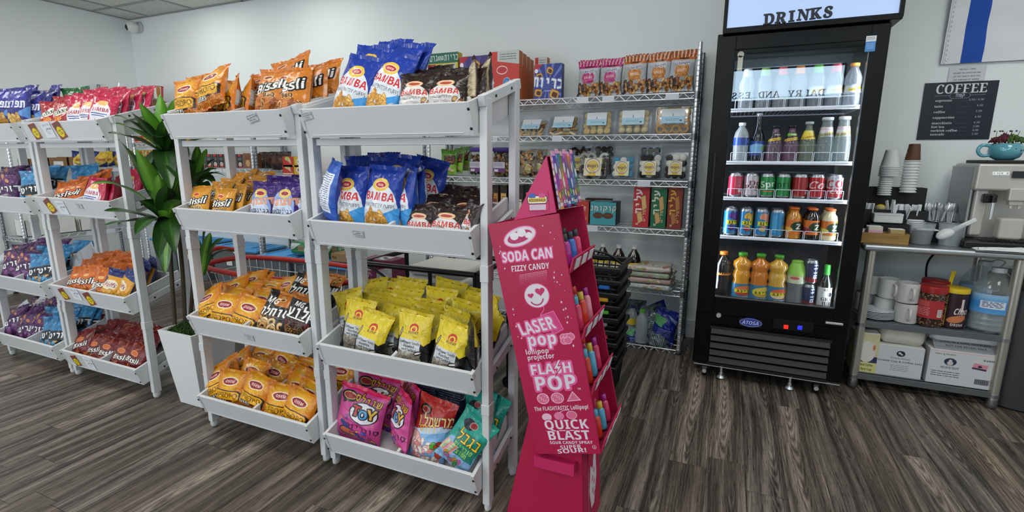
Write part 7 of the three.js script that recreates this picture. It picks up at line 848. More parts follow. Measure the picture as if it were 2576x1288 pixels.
    part('pot', lathe([[0.0001, 0.002], [0.03, 0.0], [0.05, 0.012], [0.062, 0.036], [0.06, 0.056], [0.05, 0.072], [0.044, 0.074], [0.05, 0.064], [0.0001, 0.06]], 28), blue, tp);
    part('handle', tube([[-0.052, 0.062, 0], [-0.085, 0.066, 0], [-0.098, 0.042, 0], [-0.082, 0.02, 0], [-0.052, 0.022, 0]], 0.0075, 24, 10), blue, tp);
    part('painted_face', [new THREE.SphereGeometry(0.0035, 8, 6).translate(0.034, 0.042, 0.051), new THREE.SphereGeometry(0.0035, 8, 6).translate(0.048, 0.042, 0.038), new THREE.SphereGeometry(0.003, 8, 6).translate(0.012, 0.05, 0.058)], std(0x2c2430, 0.3), tp);
    const rr = rng(31); const gl = [[], [], []]; for (let i = 0; i < 140; i++) { const a = rr() * 6.283, q = Math.sqrt(rr()) * 0.058, k = (Math.cos(a) < -0.3 ? 1 : rr() < 0.7 ? 0 : 2); gl[k].push(new THREE.SphereGeometry(0.008, 6, 5).scale(0.6, 1.5, 0.5).rotateX((rr() - 0.5) * 1.6).rotateZ((rr() - 0.5) * 1.6).translate(q * Math.cos(a), 0.078 + 0.028 * (1 - q / 0.06) + rr() * 0.01, q * Math.sin(a) * 0.8)); }
    ['green_foliage', 'red_foliage', 'pale_foliage'].forEach((n, i) => { part(n, gl[i], std([0x3c5a24, 0x5c2430, 0x6c7a34][i], 0.8), tp).userData.kind = 'stuff'; });
    const twigs = []; for (let i = 0; i < 6; i++) { const x = (i - 3) * 0.014; twigs.push(rod(V(x, 0.09, 0), V(x + (rr() - 0.5) * 0.03, 0.125 + rr() * 0.01, 0), 0.001, 4), new THREE.SphereGeometry(0.004, 6, 4).translate(x + (rr() - 0.5) * 0.03, 0.128, 0)); } part('twigs', twigs, std(0x3c2a24, 0.8), tp);
  }
  { const o = thing('towel', 'crumpled white cloth lying in front of the espresso machine', 'cloth', T(2540, 622, -2.815)); const g = new THREE.PlaneGeometry(0.24, 0.07, 24, 8).rotateX(-Math.PI / 2), p = g.attributes.position, n = vnoise(4); for (let i = 0; i < p.count; i++) p.setY(i, 0.004 + 0.022 * n(p.getX(i) * 26 + 5, p.getZ(i) * 40 + 5) * (1 - Math.pow(Math.abs(p.getX(i)) / 0.125, 4)) * (1 - Math.pow(Math.abs(p.getZ(i)) / 0.037, 4))); const bot = g.clone(), bp = bot.attributes.position; for (let i = 0; i < bp.count; i++) bp.setY(i, 0.0005); g.computeVertexNormals(); const ix = bot.index.array; for (let i = 0; i < ix.length; i += 3) { const q = ix[i]; ix[i] = ix[i + 1]; ix[i + 1] = q; } bot.computeVertexNormals(); part('cloth', [g, bot], std(0xd8d9da, 0.9), o); part('fold', tube([[-0.11, 0.008, 0.015], [-0.04, 0.014, 0.02], [0.04, 0.012, 0.016], [0.11, 0.008, 0.012]], 0.007, 20, 8), std(0xd8d9da, 0.9), o); }

  // middle shelf: mugs, plates, coffee, water
  const mugM = phys({ color: 0xc9c9c7, roughness: 0.25, clearcoat: 0.4 });
  function mug(label, px, py, z, y, turn, grp = 'white mugs on the table shelf') { const o = thing('mug', label, 'mug', V(at(px, py, z).x, y + 0.0008, z), grp); part('cup', lathe([[0.0001, 0.001], [0.042, 0.001], [0.046, 0.005], [0.046, 0.094], [0.0445, 0.096], [0.043, 0.094], [0.043, 0.008], [0.0001, 0.008]], 26), mugM, o); part('handle', tube([[0.044, 0.076, 0], [0.066, 0.074, 0], [0.073, 0.05, 0], [0.064, 0.027, 0], [0.044, 0.025, 0]], 0.0066, 22, 8), mugM, o); o.rotation.y = turn; return o; }
  mug('white mug, right of the upper three, handle facing front', 2282, 743, -2.865, S2 + 0.098, -1.5); mug('white mug, middle of the upper three', 2236, 735, -2.93, S2 + 0.098, -1.45); mug('white mug, left of the upper three, behind the table leg', 2192, 725, -2.995, S2 + 0.098, -1.1);
  mug('white mug standing right of the plates, handle facing front', 2277, 795, -2.865, S2, -1.6); mug('white mug behind the stacked plates', 2226, 760, -2.95, S2, -0.4); mug('white mug half hidden behind the left table leg', 2176, 755, -3.02, S2, -0.4); mug('white mug between the plates and the right mug', 2256, 760, -3.0, S2, -2.4);
  for (let i = 0; i < 6; i++) { const o = thing('plate', `white saucer plate, ${['lowest', 'second from bottom', 'third from bottom', 'fourth from bottom', 'fifth from bottom', 'topmost'][i]} of the stack`, 'plate', V(at(2207, 790, -2.855).x, S2 + 0.001 + i * 0.0068, -2.875), 'white plates in one stack'); part('plate', lathe([[0.0001, 0.002], [0.036, 0.002], [0.04, 0], [0.044, 0.003], [0.07, 0.012], [0.071, 0.0135], [0.069, 0.0145], [0.044, 0.007], [0.0001, 0.006]], 36), phys({ color: 0xd4dae0, roughness: 0.2, clearcoat: 0.5 }), o); part('foot_ring', new THREE.TorusGeometry(0.039, 0.001, 5, 28).rotateX(Math.PI / 2).translate(0, 0.001, 0), mugM, o); }
  const beanJar = (label, px, pyb, pyt, z) => { const y = S2, h = at(px, pyt, z).y - y, r0 = 0.053, o = thing('coffee_jar', label, 'jar', V(at(px, pyb, z).x, y + 0.001, z), 'coffee jars with red lids'); part('jar', lathe([[0.0001, 0.001], [r0 * 0.9, 0.001], [r0, 0.008], [r0, h * 0.8], [r0 * 0.86, h * 0.84]], 28), phys({ color: 0x3a2418, roughness: 0.12, clearcoat: 0.9 }), o); const r = rng(px), b = [[], []]; for (let i = 0; i < 420; i++) { const a = r() * 6.283, yy = 0.008 + r() * h * 0.78; b[i % 2].push(new THREE.IcosahedronGeometry(0.0042, 0).scale(1.3, 0.8, 0.5).rotateZ(r() * 3).translate(0, 0, r0).rotateY(a).translate(0, yy, 0)); } b.forEach((l, i) => part('coffee_granules', l, std([0x8a6848, 0x241410][i], 0.7), o).userData.kind = 'stuff'); part('lid', lathe([[r0 * 1.03, h * 0.83], [r0 * 1.04, h * 0.97], [r0, h], [0.0001, h]], 28), std(0x9a1c20, 0.35), o); part('label', new THREE.CylinderGeometry(r0 * 1.1, r0 * 1.1, h * 0.44, 28, 1, true, -1.9, 2.5).translate(0, h * 0.45, 0), std(0xffffff, 0.5, 0, { map: redLbl, side: THREE.DoubleSide }), o); };
  const redLbl = canvas(256, 128, (g) => { rect(g, 0, 0, 256, 128, '#a8282c'); rect(g, 20, 10, 130, 34, '#b85050'); lines(g, 30, 54, 130, 5, 12, '#d8a0a0', 4, 4); rect(g, 210, 60, 34, 54, '#e0dcd8'); lines(g, 213, 64, 28, 6, 8, '#1c1c1c', 4, 2); });
  beanJar('clear coffee jar with red lid and red label in front', 2336, 806, 716, -2.855); beanJar('coffee jar with red lid, hidden behind its twin', 2340, 795, 702, -2.97);
  { const z = -2.87, o = thing('cocoa_tin', 'dark round tin with yellow lid beside the coffee jar', 'tin', V(at(2392, 806, z).x, S2 + 0.001, z)); const h = at(2392, 722, z).y - S2; part('tin', lathe([[0.0001, 0], [0.046, 0], [0.048, 0.004], [0.048, h * 0.9], [0.0001, h * 0.9]], 28), std(0x24141c, 0.4), o); part('label', new THREE.CylinderGeometry(0.0486, 0.0486, h * 0.82, 28, 1, true, -1.8).translate(0, h * 0.46, 0), std(0xffffff, 0.4, 0, { map: canvas(256, 128, (g) => { rect(g, 0, 0, 256, 128, '#2c141e'); rect(g, 0, 0, 40, 128, '#d8c02c'); lines(g, 5, 14, 30, 9, 12, '#6c5a14', 4, 3); ell(g, 78, 96, 34, 14, '#c8784c', -14); rect(g, 84, 18, 9, 50, '#d8c8c0'); txt(g, 'Choco', 92, 66, 34, '#eae4e0', { skew: -0.2, w: 56 }); txt(g, 'DRINK', 80, 119, 14, '#d8d0c8'); }) }), o); part('lid', lathe([[0.0505, h * 0.89], [0.051, h * 0.98], [0.048, h], [0.0001, h]], 28), std(0xd8b81c, 0.4), o);
    const sp = thing('yellow_scoop', 'flat yellow scoop standing up behind the yellow lid', 'scoop', V(at(2380, 740, z - 0.03).x, S2 + 0.002, z - 0.075)); sp.rotation.z = -0.12; part('handle', rbox(0.016, h * 1.3, 0.004, 0, h * 0.65, 0, 0.002), std(0xd8c01c, 0.4), sp); part('tip', rbox(0.02, 0.012, 0.005, 0, h * 1.3, 0, 0.003), std(0xd8c01c, 0.4), sp); }
  const jugLbl = canvas(256, 128, (g) => { rect(g, 0, 0, 256, 128, '#8ab4d8'); const q = g.createLinearGradient(0, 0, 0, 128); q.addColorStop(0, '#a8c8e0'); q.addColorStop(0.5, '#3a86cc'); q.addColorStop(1, '#5a9cd4'); rect(g, 0, 20, 256, 108, q); rect(g, 120, 44, 44, 50, '#d4dce8'); lines(g, 124, 48, 36, 5, 8, '#3a4a6c', 4, 3); txt(g, 'WATER', 40, 70, 40, '#dce8f4', { w: 70 }); txt(g, 'WATER', 220, 70, 40, '#dce8f4', { w: 60 }); });
  const jug = (label, px, pyb, pyt, z, w) => { const y = S2, h = at(px, pyt, z).y - y, r0 = w / 2, o = thing('water_jug', label, 'jug', V(at(px, pyb, z).x, y + 0.001, z), 'clear water jugs'); const pr = [[0.0001, 0], [r0 * 0.88, 0], [r0 * 0.96, h * 0.04]]; for (let k = 0; k < 3; k++) { const b = h * (0.06 + k * 0.08); pr.push([r0, b], [r0 * 0.93, b + h * 0.03], [r0, b + h * 0.06]); } pr.push([r0, h * 0.62], [r0 * 0.94, h * 0.7], [r0 * 0.6, h * 0.86], [r0 * 0.32, h * 0.93], [r0 * 0.3, h * 0.96]); part('jug', lathe(pr, 28).scale(1, 1, 0.8), phys({ color: 0xe8eef0, roughness: 0.05, transmission: 0.85, thickness: 0.0, ior: 1.4 }), o); part('water', lathe([[0.0001, 0.004], [r0 * 0.86, 0.004], [r0 * 0.9, h * 0.05], [r0 * 0.9, h * 0.5], [0.0001, h * 0.5]], 24).scale(1, 1, 0.78), clearB, o); part('cap', cyl(r0 * 0.32, r0 * 0.33, h * 0.07, 0, h * 0.965, 0, 20), std(0xb4babd, 0.4), o); part('label', new THREE.CylinderGeometry(r0 * 1.012, r0 * 1.012, h * 0.3, 32, 1, true, -3.8).scale(1, 1, 0.81).translate(0, h * 0.46, 0), std(0xffffff, 0.4, 0, { map: jugLbl }), o); part('handle', tube([[r0 * 0.2, h * 0.97, 0], [r0 * 0.5, h * 1.03, 0], [r0 * 0.9, h * 1.0, 0], [r0 * 0.75, h * 0.92, 0]], 0.003, 18, 6), std(0xa8b0b4, 0.4), o); };
  jug('large clear water jug with blue label at the front', 2486, 826, 672, -2.875, 0.165); jug('large clear water jug behind the front one, left', 2452, 800, 655, -3.04, 0.16);
  part('hose', tube([[1.0, S2 + 0.33, -0.33], [0.97, S2 + 0.25, -0.36], [0.99, S2 + 0.1, -0.38], [1.0, S2 + 0.02, -0.38]], 0.005, 20, 6), mats.black, t);

  // bottom shelf: cartons and packs of cups
  const B = (pa, pb, pyt, pyb, z) => { const a = at(pa, pyb, z), b = at(pb, pyb, z); return [(a.x + b.x) / 2, b.x - a.x, at((pa + pb) / 2, pyt, z).y - S3]; };
  const bx = (name, label, pa, pb, pyt, pyb, z, dep, mat, turn) => { const [x, w, h] = B(pa, pb, pyt, pyb, z), o = thing(name, label, 'box', [x, S3 + 0.001, z - dep / 2]); part('carton', printBox(w, h, dep).translate(0, h / 2, 0), mat, o); part('lid_flap', [box(w * 0.5, 0.002, dep, -w * 0.25, h + 0.001, 0), box(w * 0.49, 0.002, dep, w * 0.25, h + 0.0012, 0)], mats.paperWhite, o); o.rotation.y = turn || 0; return [o, w, h]; };
  const mCoffee = boxMat((g, w, h) => { rect(g, 0, 0, w, h, '#c9c49a'); rect(g, 0, 150, w, 50, '#2a2c58'); ell(g, 140, 120, 90, 70, '#d4d0c8'); ell(g, 210, 90, 14, 18, '#c8703c'); rect(g, 0, 190, w, 66, '#d0cc86'); txt(g, 'Our Best Coffee', 128, 208, 24, '#3a3420', { w: 190 }); txt(g, 'One Best Cup', 128, 236, 24, '#3a3420', { w: 170 }); ell(g, 60, 50, 20, 12, '#2c2c20'); }, '#b9b488');
  const mNap = boxMat((g, w, h) => { rect(g, 0, 0, w, h, '#c9cacd'); ell(g, 128, 60, 24, 24, '#1c1c20'); ell(g, 122, 56, 9, 9, '#c9cacd'); ell(g, 134, 66, 7, 7, '#c9cacd'); txt(g, 'Simply Giving', 128, 100, 18, '#4a4a52', { bold: false }); txt(g, 'Double Cup & Coffee Sets', 128, 128, 20, '#3a3a42'); lines(g, 80, 160, 100, 4, 14, '#7a7a84', 4, 3); }, '#bfc0c4');
  const mBig = boxMat((g, w, h) => { rect(g, 0, 0, w, h, '#c9cacd'); rect(g, 0, 8, w, 4, '#d8a0a8'); txt(g, '1000 x 1g PACKETS', 60, 30, 14, '#4a4a54', { w: 80 }); ell(g, 84, 84, 24, 28, '#26304c'); ell(g, 84, 94, 12, 16, '#c9c4c0'); ell(g, 84, 74, 7, 8, '#c9c4c0'); lines(g, 50, 122, 70, 2, 9, '#4a4a54', 4, 2); lines(g, 16, 160, 110, 3, 16, '#4a4a54', 5, 5); g.save(); g.translate(196, 96); g.rotate(0.14); rect(g, -26, -22, 54, 44, '#d08c9c'); rect(g, -26, 10, 54, 12, '#3c2c48'); ell(g, 0, -2, 8, 9, '#3c2040'); g.restore(); txt(g, '83466', 226, 44, 16, '#2a2a34'); for (let i = 0; i < 22; i++) rect(g, 186 + i * 2.4, 186, i % 3 ? 1.2 : 2, 40, '#1c1c24'); }, '#b4b5b9');
  bx('coffee_box', 'cream coffee box at the left end of the bottom shelf', 2140, 2203, 838, 926, -2.83, 0.1, mCoffee, 0.0); const [nb2, nw, nh] = bx('white_carton', 'white carton with round black logo under the napkin pack', 2199, 2316, 872, 950, -2.83, 0.2, mNap, 0.0); const [bb2, bw, bh] = bx('white_carton', 'large white packet carton with grey flap and pink picture', 2322, 2494, 885, 986, -2.82, 0.24, mBig, 0.0);
  { const f = part('open_flap', box(bw * 0.98, 0.075, 0.003, 0, 0.0375, 0), std(0xffffff, 0.7, 0, { map: canvas(256, 96, (g) => { rect(g, 0, 0, 256, 96, '#8c8d91'); txt(g, 'STORE IN A COOL DRY PLACE', 128, 36, 18, '#2c2c34', { w: 200 }); txt(g, 'NOT FOR RETAIL SALE', 128, 62, 18, '#2c2c34', { w: 160 }); }) }), bb2); f.position.set(0.012, bh + 0.002, 0.118); f.rotation.x = -0.95; }
  const soft = (w, h, d, seed, k = 0.012) => { const g = new RoundedBoxGeometry(w, h, d, 8, Math.min(h * 0.45, 0.03)), p = g.attributes.position, n = vnoise(seed); for (let i = 0; i < p.count; i++) { const q = (n(p.getX(i) * 22 + 9, p.getZ(i) * 22 + p.getY(i) * 14 + 9) - 0.5) * k; p.setXYZ(i, p.getX(i) + q, p.getY(i) + q * 0.8, p.getZ(i) + q); } g.computeVertexNormals(); return g; };
  { const [x] = B(2212, 2325, 815, 880, -2.84), o = thing('napkin_pack', 'plastic-wrapped white napkin pack lying on the small carton', 'napkins', [x, S3 + nh + 0.004, -2.93]); o.rotation.z = -0.05; part('napkins', soft(nw * 0.96, 0.096, 0.18, 5, 0.006).translate(0, 0.05, 0), std(0xc9c6ba, 0.8), o); part('plastic_wrap', soft(nw * 1.02, 0.102, 0.19, 6, 0.016).translate(0, 0.052, 0), phys({ color: 0xffffff, roughness: 0.12, transmission: 0.95, thickness: 0 }), o); }
  { const [x] = B(2335, 2505, 835, 890, -2.84), o = thing('plastic_bag', 'white printed plastic bag lying on the large carton', 'bag', [x + 0.01, S3 + bh + 0.006, -2.96]); o.rotation.z = -0.1; part('bag', soft(bw * 1.0, 0.1, 0.2, 7, 0.024).translate(0, 0.052, 0), phys({ color: 0xd2d6da, roughness: 0.25, clearcoat: 0.5 }), o); part('printed_label', [box(0.13, 0.001, 0.05, 0.02, 0.104, 0.03).rotateY(0.1)], std(0x9aa2b4, 0.5), o); }
  // grey bin beside the table
  { const z = -2.86, o = thing('bin', 'dark grey bin standing right of the steel table', 'bin', [at(2600, 900, z).x, 0, z - 0.1]); part('body', lathe([[0.0001, 0.002], [0.15, 0.002], [0.16, 0.01], [0.175, 0.6], [0.178, 0.605], [0.17, 0.605]], 32).scale(0.9, 0.93, 0.9), std(0x4a4b4e, 0.4, 0.5), o); part('lid', lathe([[0.178, 0.6], [0.182, 0.61], [0.18, 0.64], [0.16, 0.655], [0.0001, 0.66]], 32).scale(0.9, 0.93, 0.9), std(0x141416, 0.45), o); }
}
// ---------------------------------------------------------------- wall: menu, flag, paper; behind the racks: bins, cart, trolley; baskets
{
  const ZW = ZB + 0.004;
  const corners = (a, b, c, d) => [a, b, c, d].map(([u, v]) => at(u, v, ZW));
  const menuTex = canvas(512, 512, (g, w, h) => { rect(g, 0, 0, w, h, '#161b2c'); txt(g, 'COFFEE', 262, 60, 112, '#dfe1e4', { font: 'serif', w: 360 }); g.strokeStyle = '#9aa0ac'; g.lineWidth = 3; g.beginPath(); g.moveTo(80, 118); g.lineTo(190, 118); g.moveTo(330, 118); g.lineTo(436, 118); g.stroke(); g.beginPath(); g.roundRect(190, 98, 140, 46, 20); g.stroke(); heb(g, 'qof pe he', 262, 119, 22, '#cfd3da'); [['espresso', '2.50 / 4.50', 160], ['latte', '4.50', 212], ['coffee', '2.50', 262], ['cappuccino', '4.50', 312], ['macchiato', '4.50', 362], ['hot tea', '2.00', 396], ['turkish coffee', '4.00', 430], ['nescafe', '2.50', 464]].forEach(([a, b, y]) => { txt(g, a, 92, y, 27, '#d5d8de', { font: 'serif', align: 'left' }); txt(g, b, 430, y, 22, '#c9ccd4', { font: 'serif', align: 'right', bold: false }); for (let x = 260; x < 350; x += 7) rect(g, x, y + 6, 3, 2, '#7a8090'); }); });
  const [mTL, mTR, mBR, mBL] = corners([2331, 209], [2517, 202], [2485, 351], [2302, 351]);
  const m = thing('menu_poster', 'dark navy coffee menu poster on the wall above the cups', 'poster', mBL); const x0 = (mTL.x + mBL.x) / 2, x1 = (mTR.x + mBR.x) / 2, yb = (mBL.y + mBR.y) / 2, yt = (mTL.y + mTR.y) / 2; m.position.set((x0 + x1) / 2, yb, ZW);
  part('sheet', box(x1 - x0, yt - yb, 0.002, 0, (yt - yb) / 2, 0), std(0x161b2c, 0.4), m); part('print', quad(x1 - x0, yt - yb, 0, (yt - yb) / 2, 0.0014), std(0xffffff, 0.35, 0, { map: menuTex }), m);
  // cloth flag hung by its edge, partly out of the picture
  const fBL = at(2364, 163, ZW), sL = at(2424, 162, ZW), sR = at(2462, 160, ZW);
  { const fx0 = fBL.x, fx1 = fx0 + 0.75, fy0 = fBL.y, fh = 0.5, s0 = (sL.x - fx0 - 0.02) / 0.75, s1 = (sR.x - fx0) / 0.75; const tex = canvas(1024, 512, (g, w, h) => { rect(g, 0, 0, w, h, '#e4e5e8'); rect(g, w * s0, 0, w * (s1 - s0) * 1.06, h, '#1f4fae'); rect(g, w * 0.86, 0, w * 0.07, h, '#1f4fae'); rect(g, 8, 0, 3, h, '#aeb0b6'); for (let i = 0; i < 24; i++) rect(g, 16, i * 22, 8, 12, '#bfc1c6'); });
    const o = thing('flag', 'white cloth flag with a blue stripe hanging on the wall', 'flag', [fx0, fy0, ZW]); const n = vnoise(14), g = new THREE.PlaneGeometry(0.75, fh, 60, 40).translate(0.375, fh / 2, 0), p = g.attributes.position; const W2 = (x, y) => 0.006 + 0.022 * (n(x * 3 + y * 7 + 3, y * 10 - x * 5 + 3) - 0.2) + 0.006 * n(x * 30, y * 24); for (let i = 0; i < p.count; i++) p.setZ(i, W2(p.getX(i), p.getY(i))); g.computeVertexNormals(); const bk = g.clone(), q = bk.attributes.position; for (let i = 0; i < q.count; i++) q.setZ(i, q.getZ(i) - 0.0015); const ix = bk.index.array; for (let i = 0; i < ix.length; i += 3) { const k = ix[i]; ix[i] = ix[i + 1]; ix[i + 1] = k; } part('cloth', [g, bk], std(0xffffff, 0.85, 0, { map: tex }), o); part('eyelet', new THREE.TorusGeometry(0.006, 0.002, 6, 16).translate(0.022, 0.022, W2(0.022, 0.022) + 0.001), mats.chrome, o); }
  { const a = at(2395, 172, ZW), b = at(2470, 200, ZW), o = thing('paper_sign', 'small white paper with lines of text above the menu', 'sign', [(a.x + b.x) / 2, b.y, ZW]); part('sheet', box(b.x - a.x + 0.02, a.y - b.y + 0.01, 0.001, 0, (a.y - b.y) / 2, 0), std(0xffffff, 0.7, 0, { map: canvas(256, 96, (g) => { rect(g, 0, 0, 256, 96, '#d0d3d5'); txt(g, 'WELCOME TO NOVA', 128, 16, 15, '#55575c', { w: 110 }); txt(g, 'WE BREW THE CAPPUCCINO AND', 128, 40, 15, '#55575c', { w: 190 }); txt(g, 'LET YOU TAKE IT WITH YOU', 128, 62, 15, '#55575c', { w: 190 }); txt(g, 'OR DRINK IT HERE', 128, 84, 15, '#55575c', { w: 180 }); }) }), o); part('tape', box(0.02, 0.012, 0.0012, 0, a.y - b.y, 0.0004), std(0xc9cccf, 0.3), o); }

  // translucent storage bins with blue lids
  const blueLid = std(0x4aa2e2, 0.4), binM = phys({ color: 0xaab2ba, roughness: 0.3, transmission: 0.7, thickness: 0 });
  const bin = (label, px0, px1, pyl, z, h, cont) => { const a = at(px0, pyl, z), b = at(px1, pyl, z), w = b.x - a.x, d = 0.3, y0 = 0.002, o = thing('storage_bin', label, 'storage bin', [(a.x + b.x) / 2, y0, z - d / 2], 'clear storage bins with blue lids'); const H = a.y * 0.5 + b.y * 0.5 - y0; const sh = (k, kk, hh) => { const g = box(w * k, hh, d * k, 0, hh / 2, 0), p = g.attributes.position; for (let i = 0; i < p.count; i++) if (p.getY(i) < hh / 2) { p.setX(i, p.getX(i) * kk); p.setZ(i, p.getZ(i) * kk); } g.computeVertexNormals(); return g; }; part('tub', sh(0.93, 0.88, H - 0.01), binM, o); part('lid', [rbox(w, 0.022, d + 0.02, 0, H, 0, 0.009, 2), rbox(w * 0.8, 0.012, d * 0.7, 0, H + 0.01, 0, 0.005, 2), box(0.012, 0.01, d * 0.7, -w * 0.3, H + 0.018, 0), box(0.012, 0.01, d * 0.7, w * 0.3, H + 0.018, 0)], blueLid, o); part('label', box(0.07, 0.04, 0.001, -w * 0.1, H * 0.62, d * 0.47), mats.paperWhite, o); const r = rng(px0); cont.forEach((c, i) => { const l = []; for (let k = 0; k < 7; k++) l.push(rbox(0.05 + r() * 0.05, 0.04 + r() * 0.05, 0.05, (r() - 0.5) * w * 0.6, 0.05 + (i + 0.4) / cont.length * (H - 0.1), (r() - 0.5) * d * 0.5 + 0.04, 0.008, 1)); part('contents', l, std(c, 0.7), o).userData.kind = 'stuff'; }); };
  bin('clear bin with blue lid behind the left plant rack', 378, 436, 605, -2.95, 0.3, [0x5a3a30, 0x3a4a5c]); bin('clear bin with blue lid full of jars, white label in front', 524, 646, 628, -2.93, 0.32, [0x8a7a64, 0x5c2c38, 0xb08a3c]); bin('clear bin with blue lid between plant stems, at the far left end', 442, 512, 612, -2.95, 0.3, [0x5c2c34, 0xa88a4c]);
  bin('clear bin with blue lid and yellowish contents', 642, 726, 650, -2.58, 0.27, [0x6c6a58, 0x8a8468]); bin('clear bin with blue lid under the green bottle pack', 731, 812, 661, -2.58, 0.27, [0x4c5460, 0x3a404c]); bin('small clear bin with blue lid and red contents', 821, 884, 674, -2.58, 0.26, [0x6c2c3c, 0x7a3444]);
  { const z = -2.66, a = at(735, 655, z), b = at(828, 655, z), w = b.x - a.x, o = thing('bottle_pack', 'green and white plastic-wrapped soda pack on the blue lids', 'pack', [(a.x + b.x) / 2, at(772, 661, -2.58).y + 0.03, z - 0.08]); const soft2 = new RoundedBoxGeometry(w, 0.095, 0.2, 6, 0.03), p = soft2.attributes.position, n = vnoise(2); for (let i = 0; i < p.count; i++) { const k = 0.014 * (n(p.getX(i) * 30 + 4, p.getY(i) * 40 + p.getZ(i) * 20 + 4) - 0.5); p.setXYZ(i, p.getX(i) + k, p.getY(i) + k, p.getZ(i) + k); } soft2.computeVertexNormals(); part('wrapped_pack', soft2.translate(0, 0.048, 0), phys({ map: canvas(256, 96, (g) => { rect(g, 0, 0, 256, 96, '#1c7a3a'); poly(g, [[0, 0], [80, 0], [30, 50], [0, 60]], '#c9d0d0'); rect(g, 60, 20, 70, 44, '#8a7a5c'); txt(g, 'Sprite', 200, 44, 38, '#e4ece4', { w: 90 }); }), roughness: 0.2, clearcoat: 0.7 }), o); part('plastic_tail', new THREE.ConeGeometry(0.05, 0.09, 7, 3).rotateZ(1.2).translate(-w / 2 - 0.01, 0.05, 0.03), phys({ color: 0xc9d4d0, roughness: 0.2, transmission: 0.5, thickness: 0 }), o); }
  carton('cardboard_box', 'open brown cardboard box marked G beside the green pack', 834, 878, 640, 672, -2.64, at(852, 674, -2.58).y + 0.027, 0.12, boxMat((g, w, h) => { rect(g, 0, 0, w, h, '#97774e'); txt(g, 'G', 50, 120, 110, '#1c1814'); }, '#6c5234'));

  // red-handled shopping cart behind the middle rack
  { const z = -1.86, a = at(513, 706, z), b = at(872, 745, z), x0 = a.x + 0.02, x1 = b.x - 0.02, y = 0.515, d = 0.24, o = thing('shopping_cart', 'chrome wire shopping cart with red rim and handle behind the racks', 'shopping cart', [(x0 + x1) / 2, 0, z]); const w = x1 - x0, red = std(0xb5261e, 0.4), rr = []; 
    part('rim', [tube([[-w / 2, y, 0], [w / 2, y, 0], [w / 2, y, -d], [-w / 2, y, -d]].map((p) => p), 0.015, 60, 8, true)], red, o); for (let i = 0; i <= 16; i++) { const x = -w / 2 + i * w / 16; rr.push(rod(V(x, y, 0), V(x * 0.88, 0.26, -0.03), 0.0022, 4), rod(V(x, y, -d), V(x * 0.88, 0.26, -d + 0.03), 0.0022, 4)); } for (const yy of [0.26, 0.33, 0.4, 0.47]) { const k = 0.88 + 0.12 * (yy - 0.26) / 0.285; rr.push(rod(V(-w / 2 * k, yy, -0.02), V(w / 2 * k, yy, -0.02), 0.0024, 4), rod(V(-w / 2 * k, yy, -d + 0.02), V(w / 2 * k, yy, -d + 0.02), 0.0024, 4), rod(V(-w / 2 * k, yy, -0.02), V(-w / 2 * k, yy, -d + 0.02), 0.0024, 4), rod(V(w / 2 * k, yy, -0.02), V(w / 2 * k, yy, -d + 0.02), 0.0024, 4)); } part('basket', rr, mats.chrome, o);
    part('handle', [tube([[-w / 2 - 0.03, y + 0.05, -0.02], [-w / 2 - 0.05, y + 0.075, -d / 2], [-w / 2 - 0.03, y + 0.05, -d + 0.02]], 0.014, 24, 10)], red, o); part('handle_bracket', [rod(V(-w / 2, y, -0.02), V(-w / 2 - 0.035, y + 0.05, -0.03), 0.006, 8), rod(V(-w / 2, y, -d + 0.02), V(-w / 2 - 0.035, y + 0.05, -d + 0.03), 0.006, 8)], mats.chrome, o);
    part('undercarriage', [rod(V(-w / 2 * 0.8, 0.26, -0.04), V(-w / 2 * 0.95, 0.09, -0.02), 0.008, 8), rod(V(w / 2 * 0.8, 0.26, -0.04), V(w / 2 * 0.8, 0.09, -0.06), 0.008, 8), rod(V(-w / 2 * 0.8, 0.26, -d + 0.04), V(-w / 2 * 0.95, 0.09, -d + 0.02), 0.008, 8), rod(V(w / 2 * 0.8, 0.26, -d + 0.04), V(w / 2 * 0.8, 0.09, -d + 0.06), 0.008, 8), rod(V(-w / 2 * 0.95, 0.1, -0.02), V(w / 2 * 0.8, 0.1, -0.06), 0.008, 8), rod(V(-w / 2 * 0.95, 0.1, -d + 0.02), V(w / 2 * 0.8, 0.1, -d + 0.06), 0.008, 8)], mats.chrome, o);
    for (const [x, zz] of [[-w / 2 * 0.95, -0.02], [w / 2 * 0.8, -0.06], [-w / 2 * 0.95, -d + 0.02], [w / 2 * 0.8, -d + 0.06]]) part('wheel', [cyl(0.045, 0.045, 0.022, 0, 0, 0, 20).rotateX(Math.PI / 2).translate(x, 0.046, zz)], mats.black, o); }
  // black utility trolley with folded white cloths and a pink carton
  { const z = -1.78, a = at(912, 662, z), b = at(1196, 668, z), w = b.x - a.x, y = a.y, d = 0.34, deck = 0.33, o = thing('utility_trolley', 'black tube-frame trolley carrying white cloths behind the right rack', 'trolley', [(a.x + b.x) / 2, 0, z]); 
    part('frame', [rod(V(-w / 2, y, 0), V(w / 2, y, 0), 0.012, 10), rod(V(-w / 2, 0.06, 0), V(-w / 2, y, 0), 0.012, 10), rod(V(w * 0.12, 0.06, 0), V(w * 0.12, y, 0), 0.009, 10), rod(V(w / 2, 0.06, 0), V(w / 2, y, 0), 0.012, 10), rod(V(-w / 2, y, -d), V(w / 2, y, -d), 0.012, 10), rod(V(-w / 2, 0.06, -d), V(-w / 2, y, -d), 0.012, 10), rod(V(w / 2, 0.06, -d), V(w / 2, y, -d), 0.012, 10), rod(V(-w / 2, y, 0), V(-w / 2, y, -d), 0.012, 10), rod(V(w / 2, y, 0), V(w / 2, y, -d), 0.012, 10)], mats.black, o);
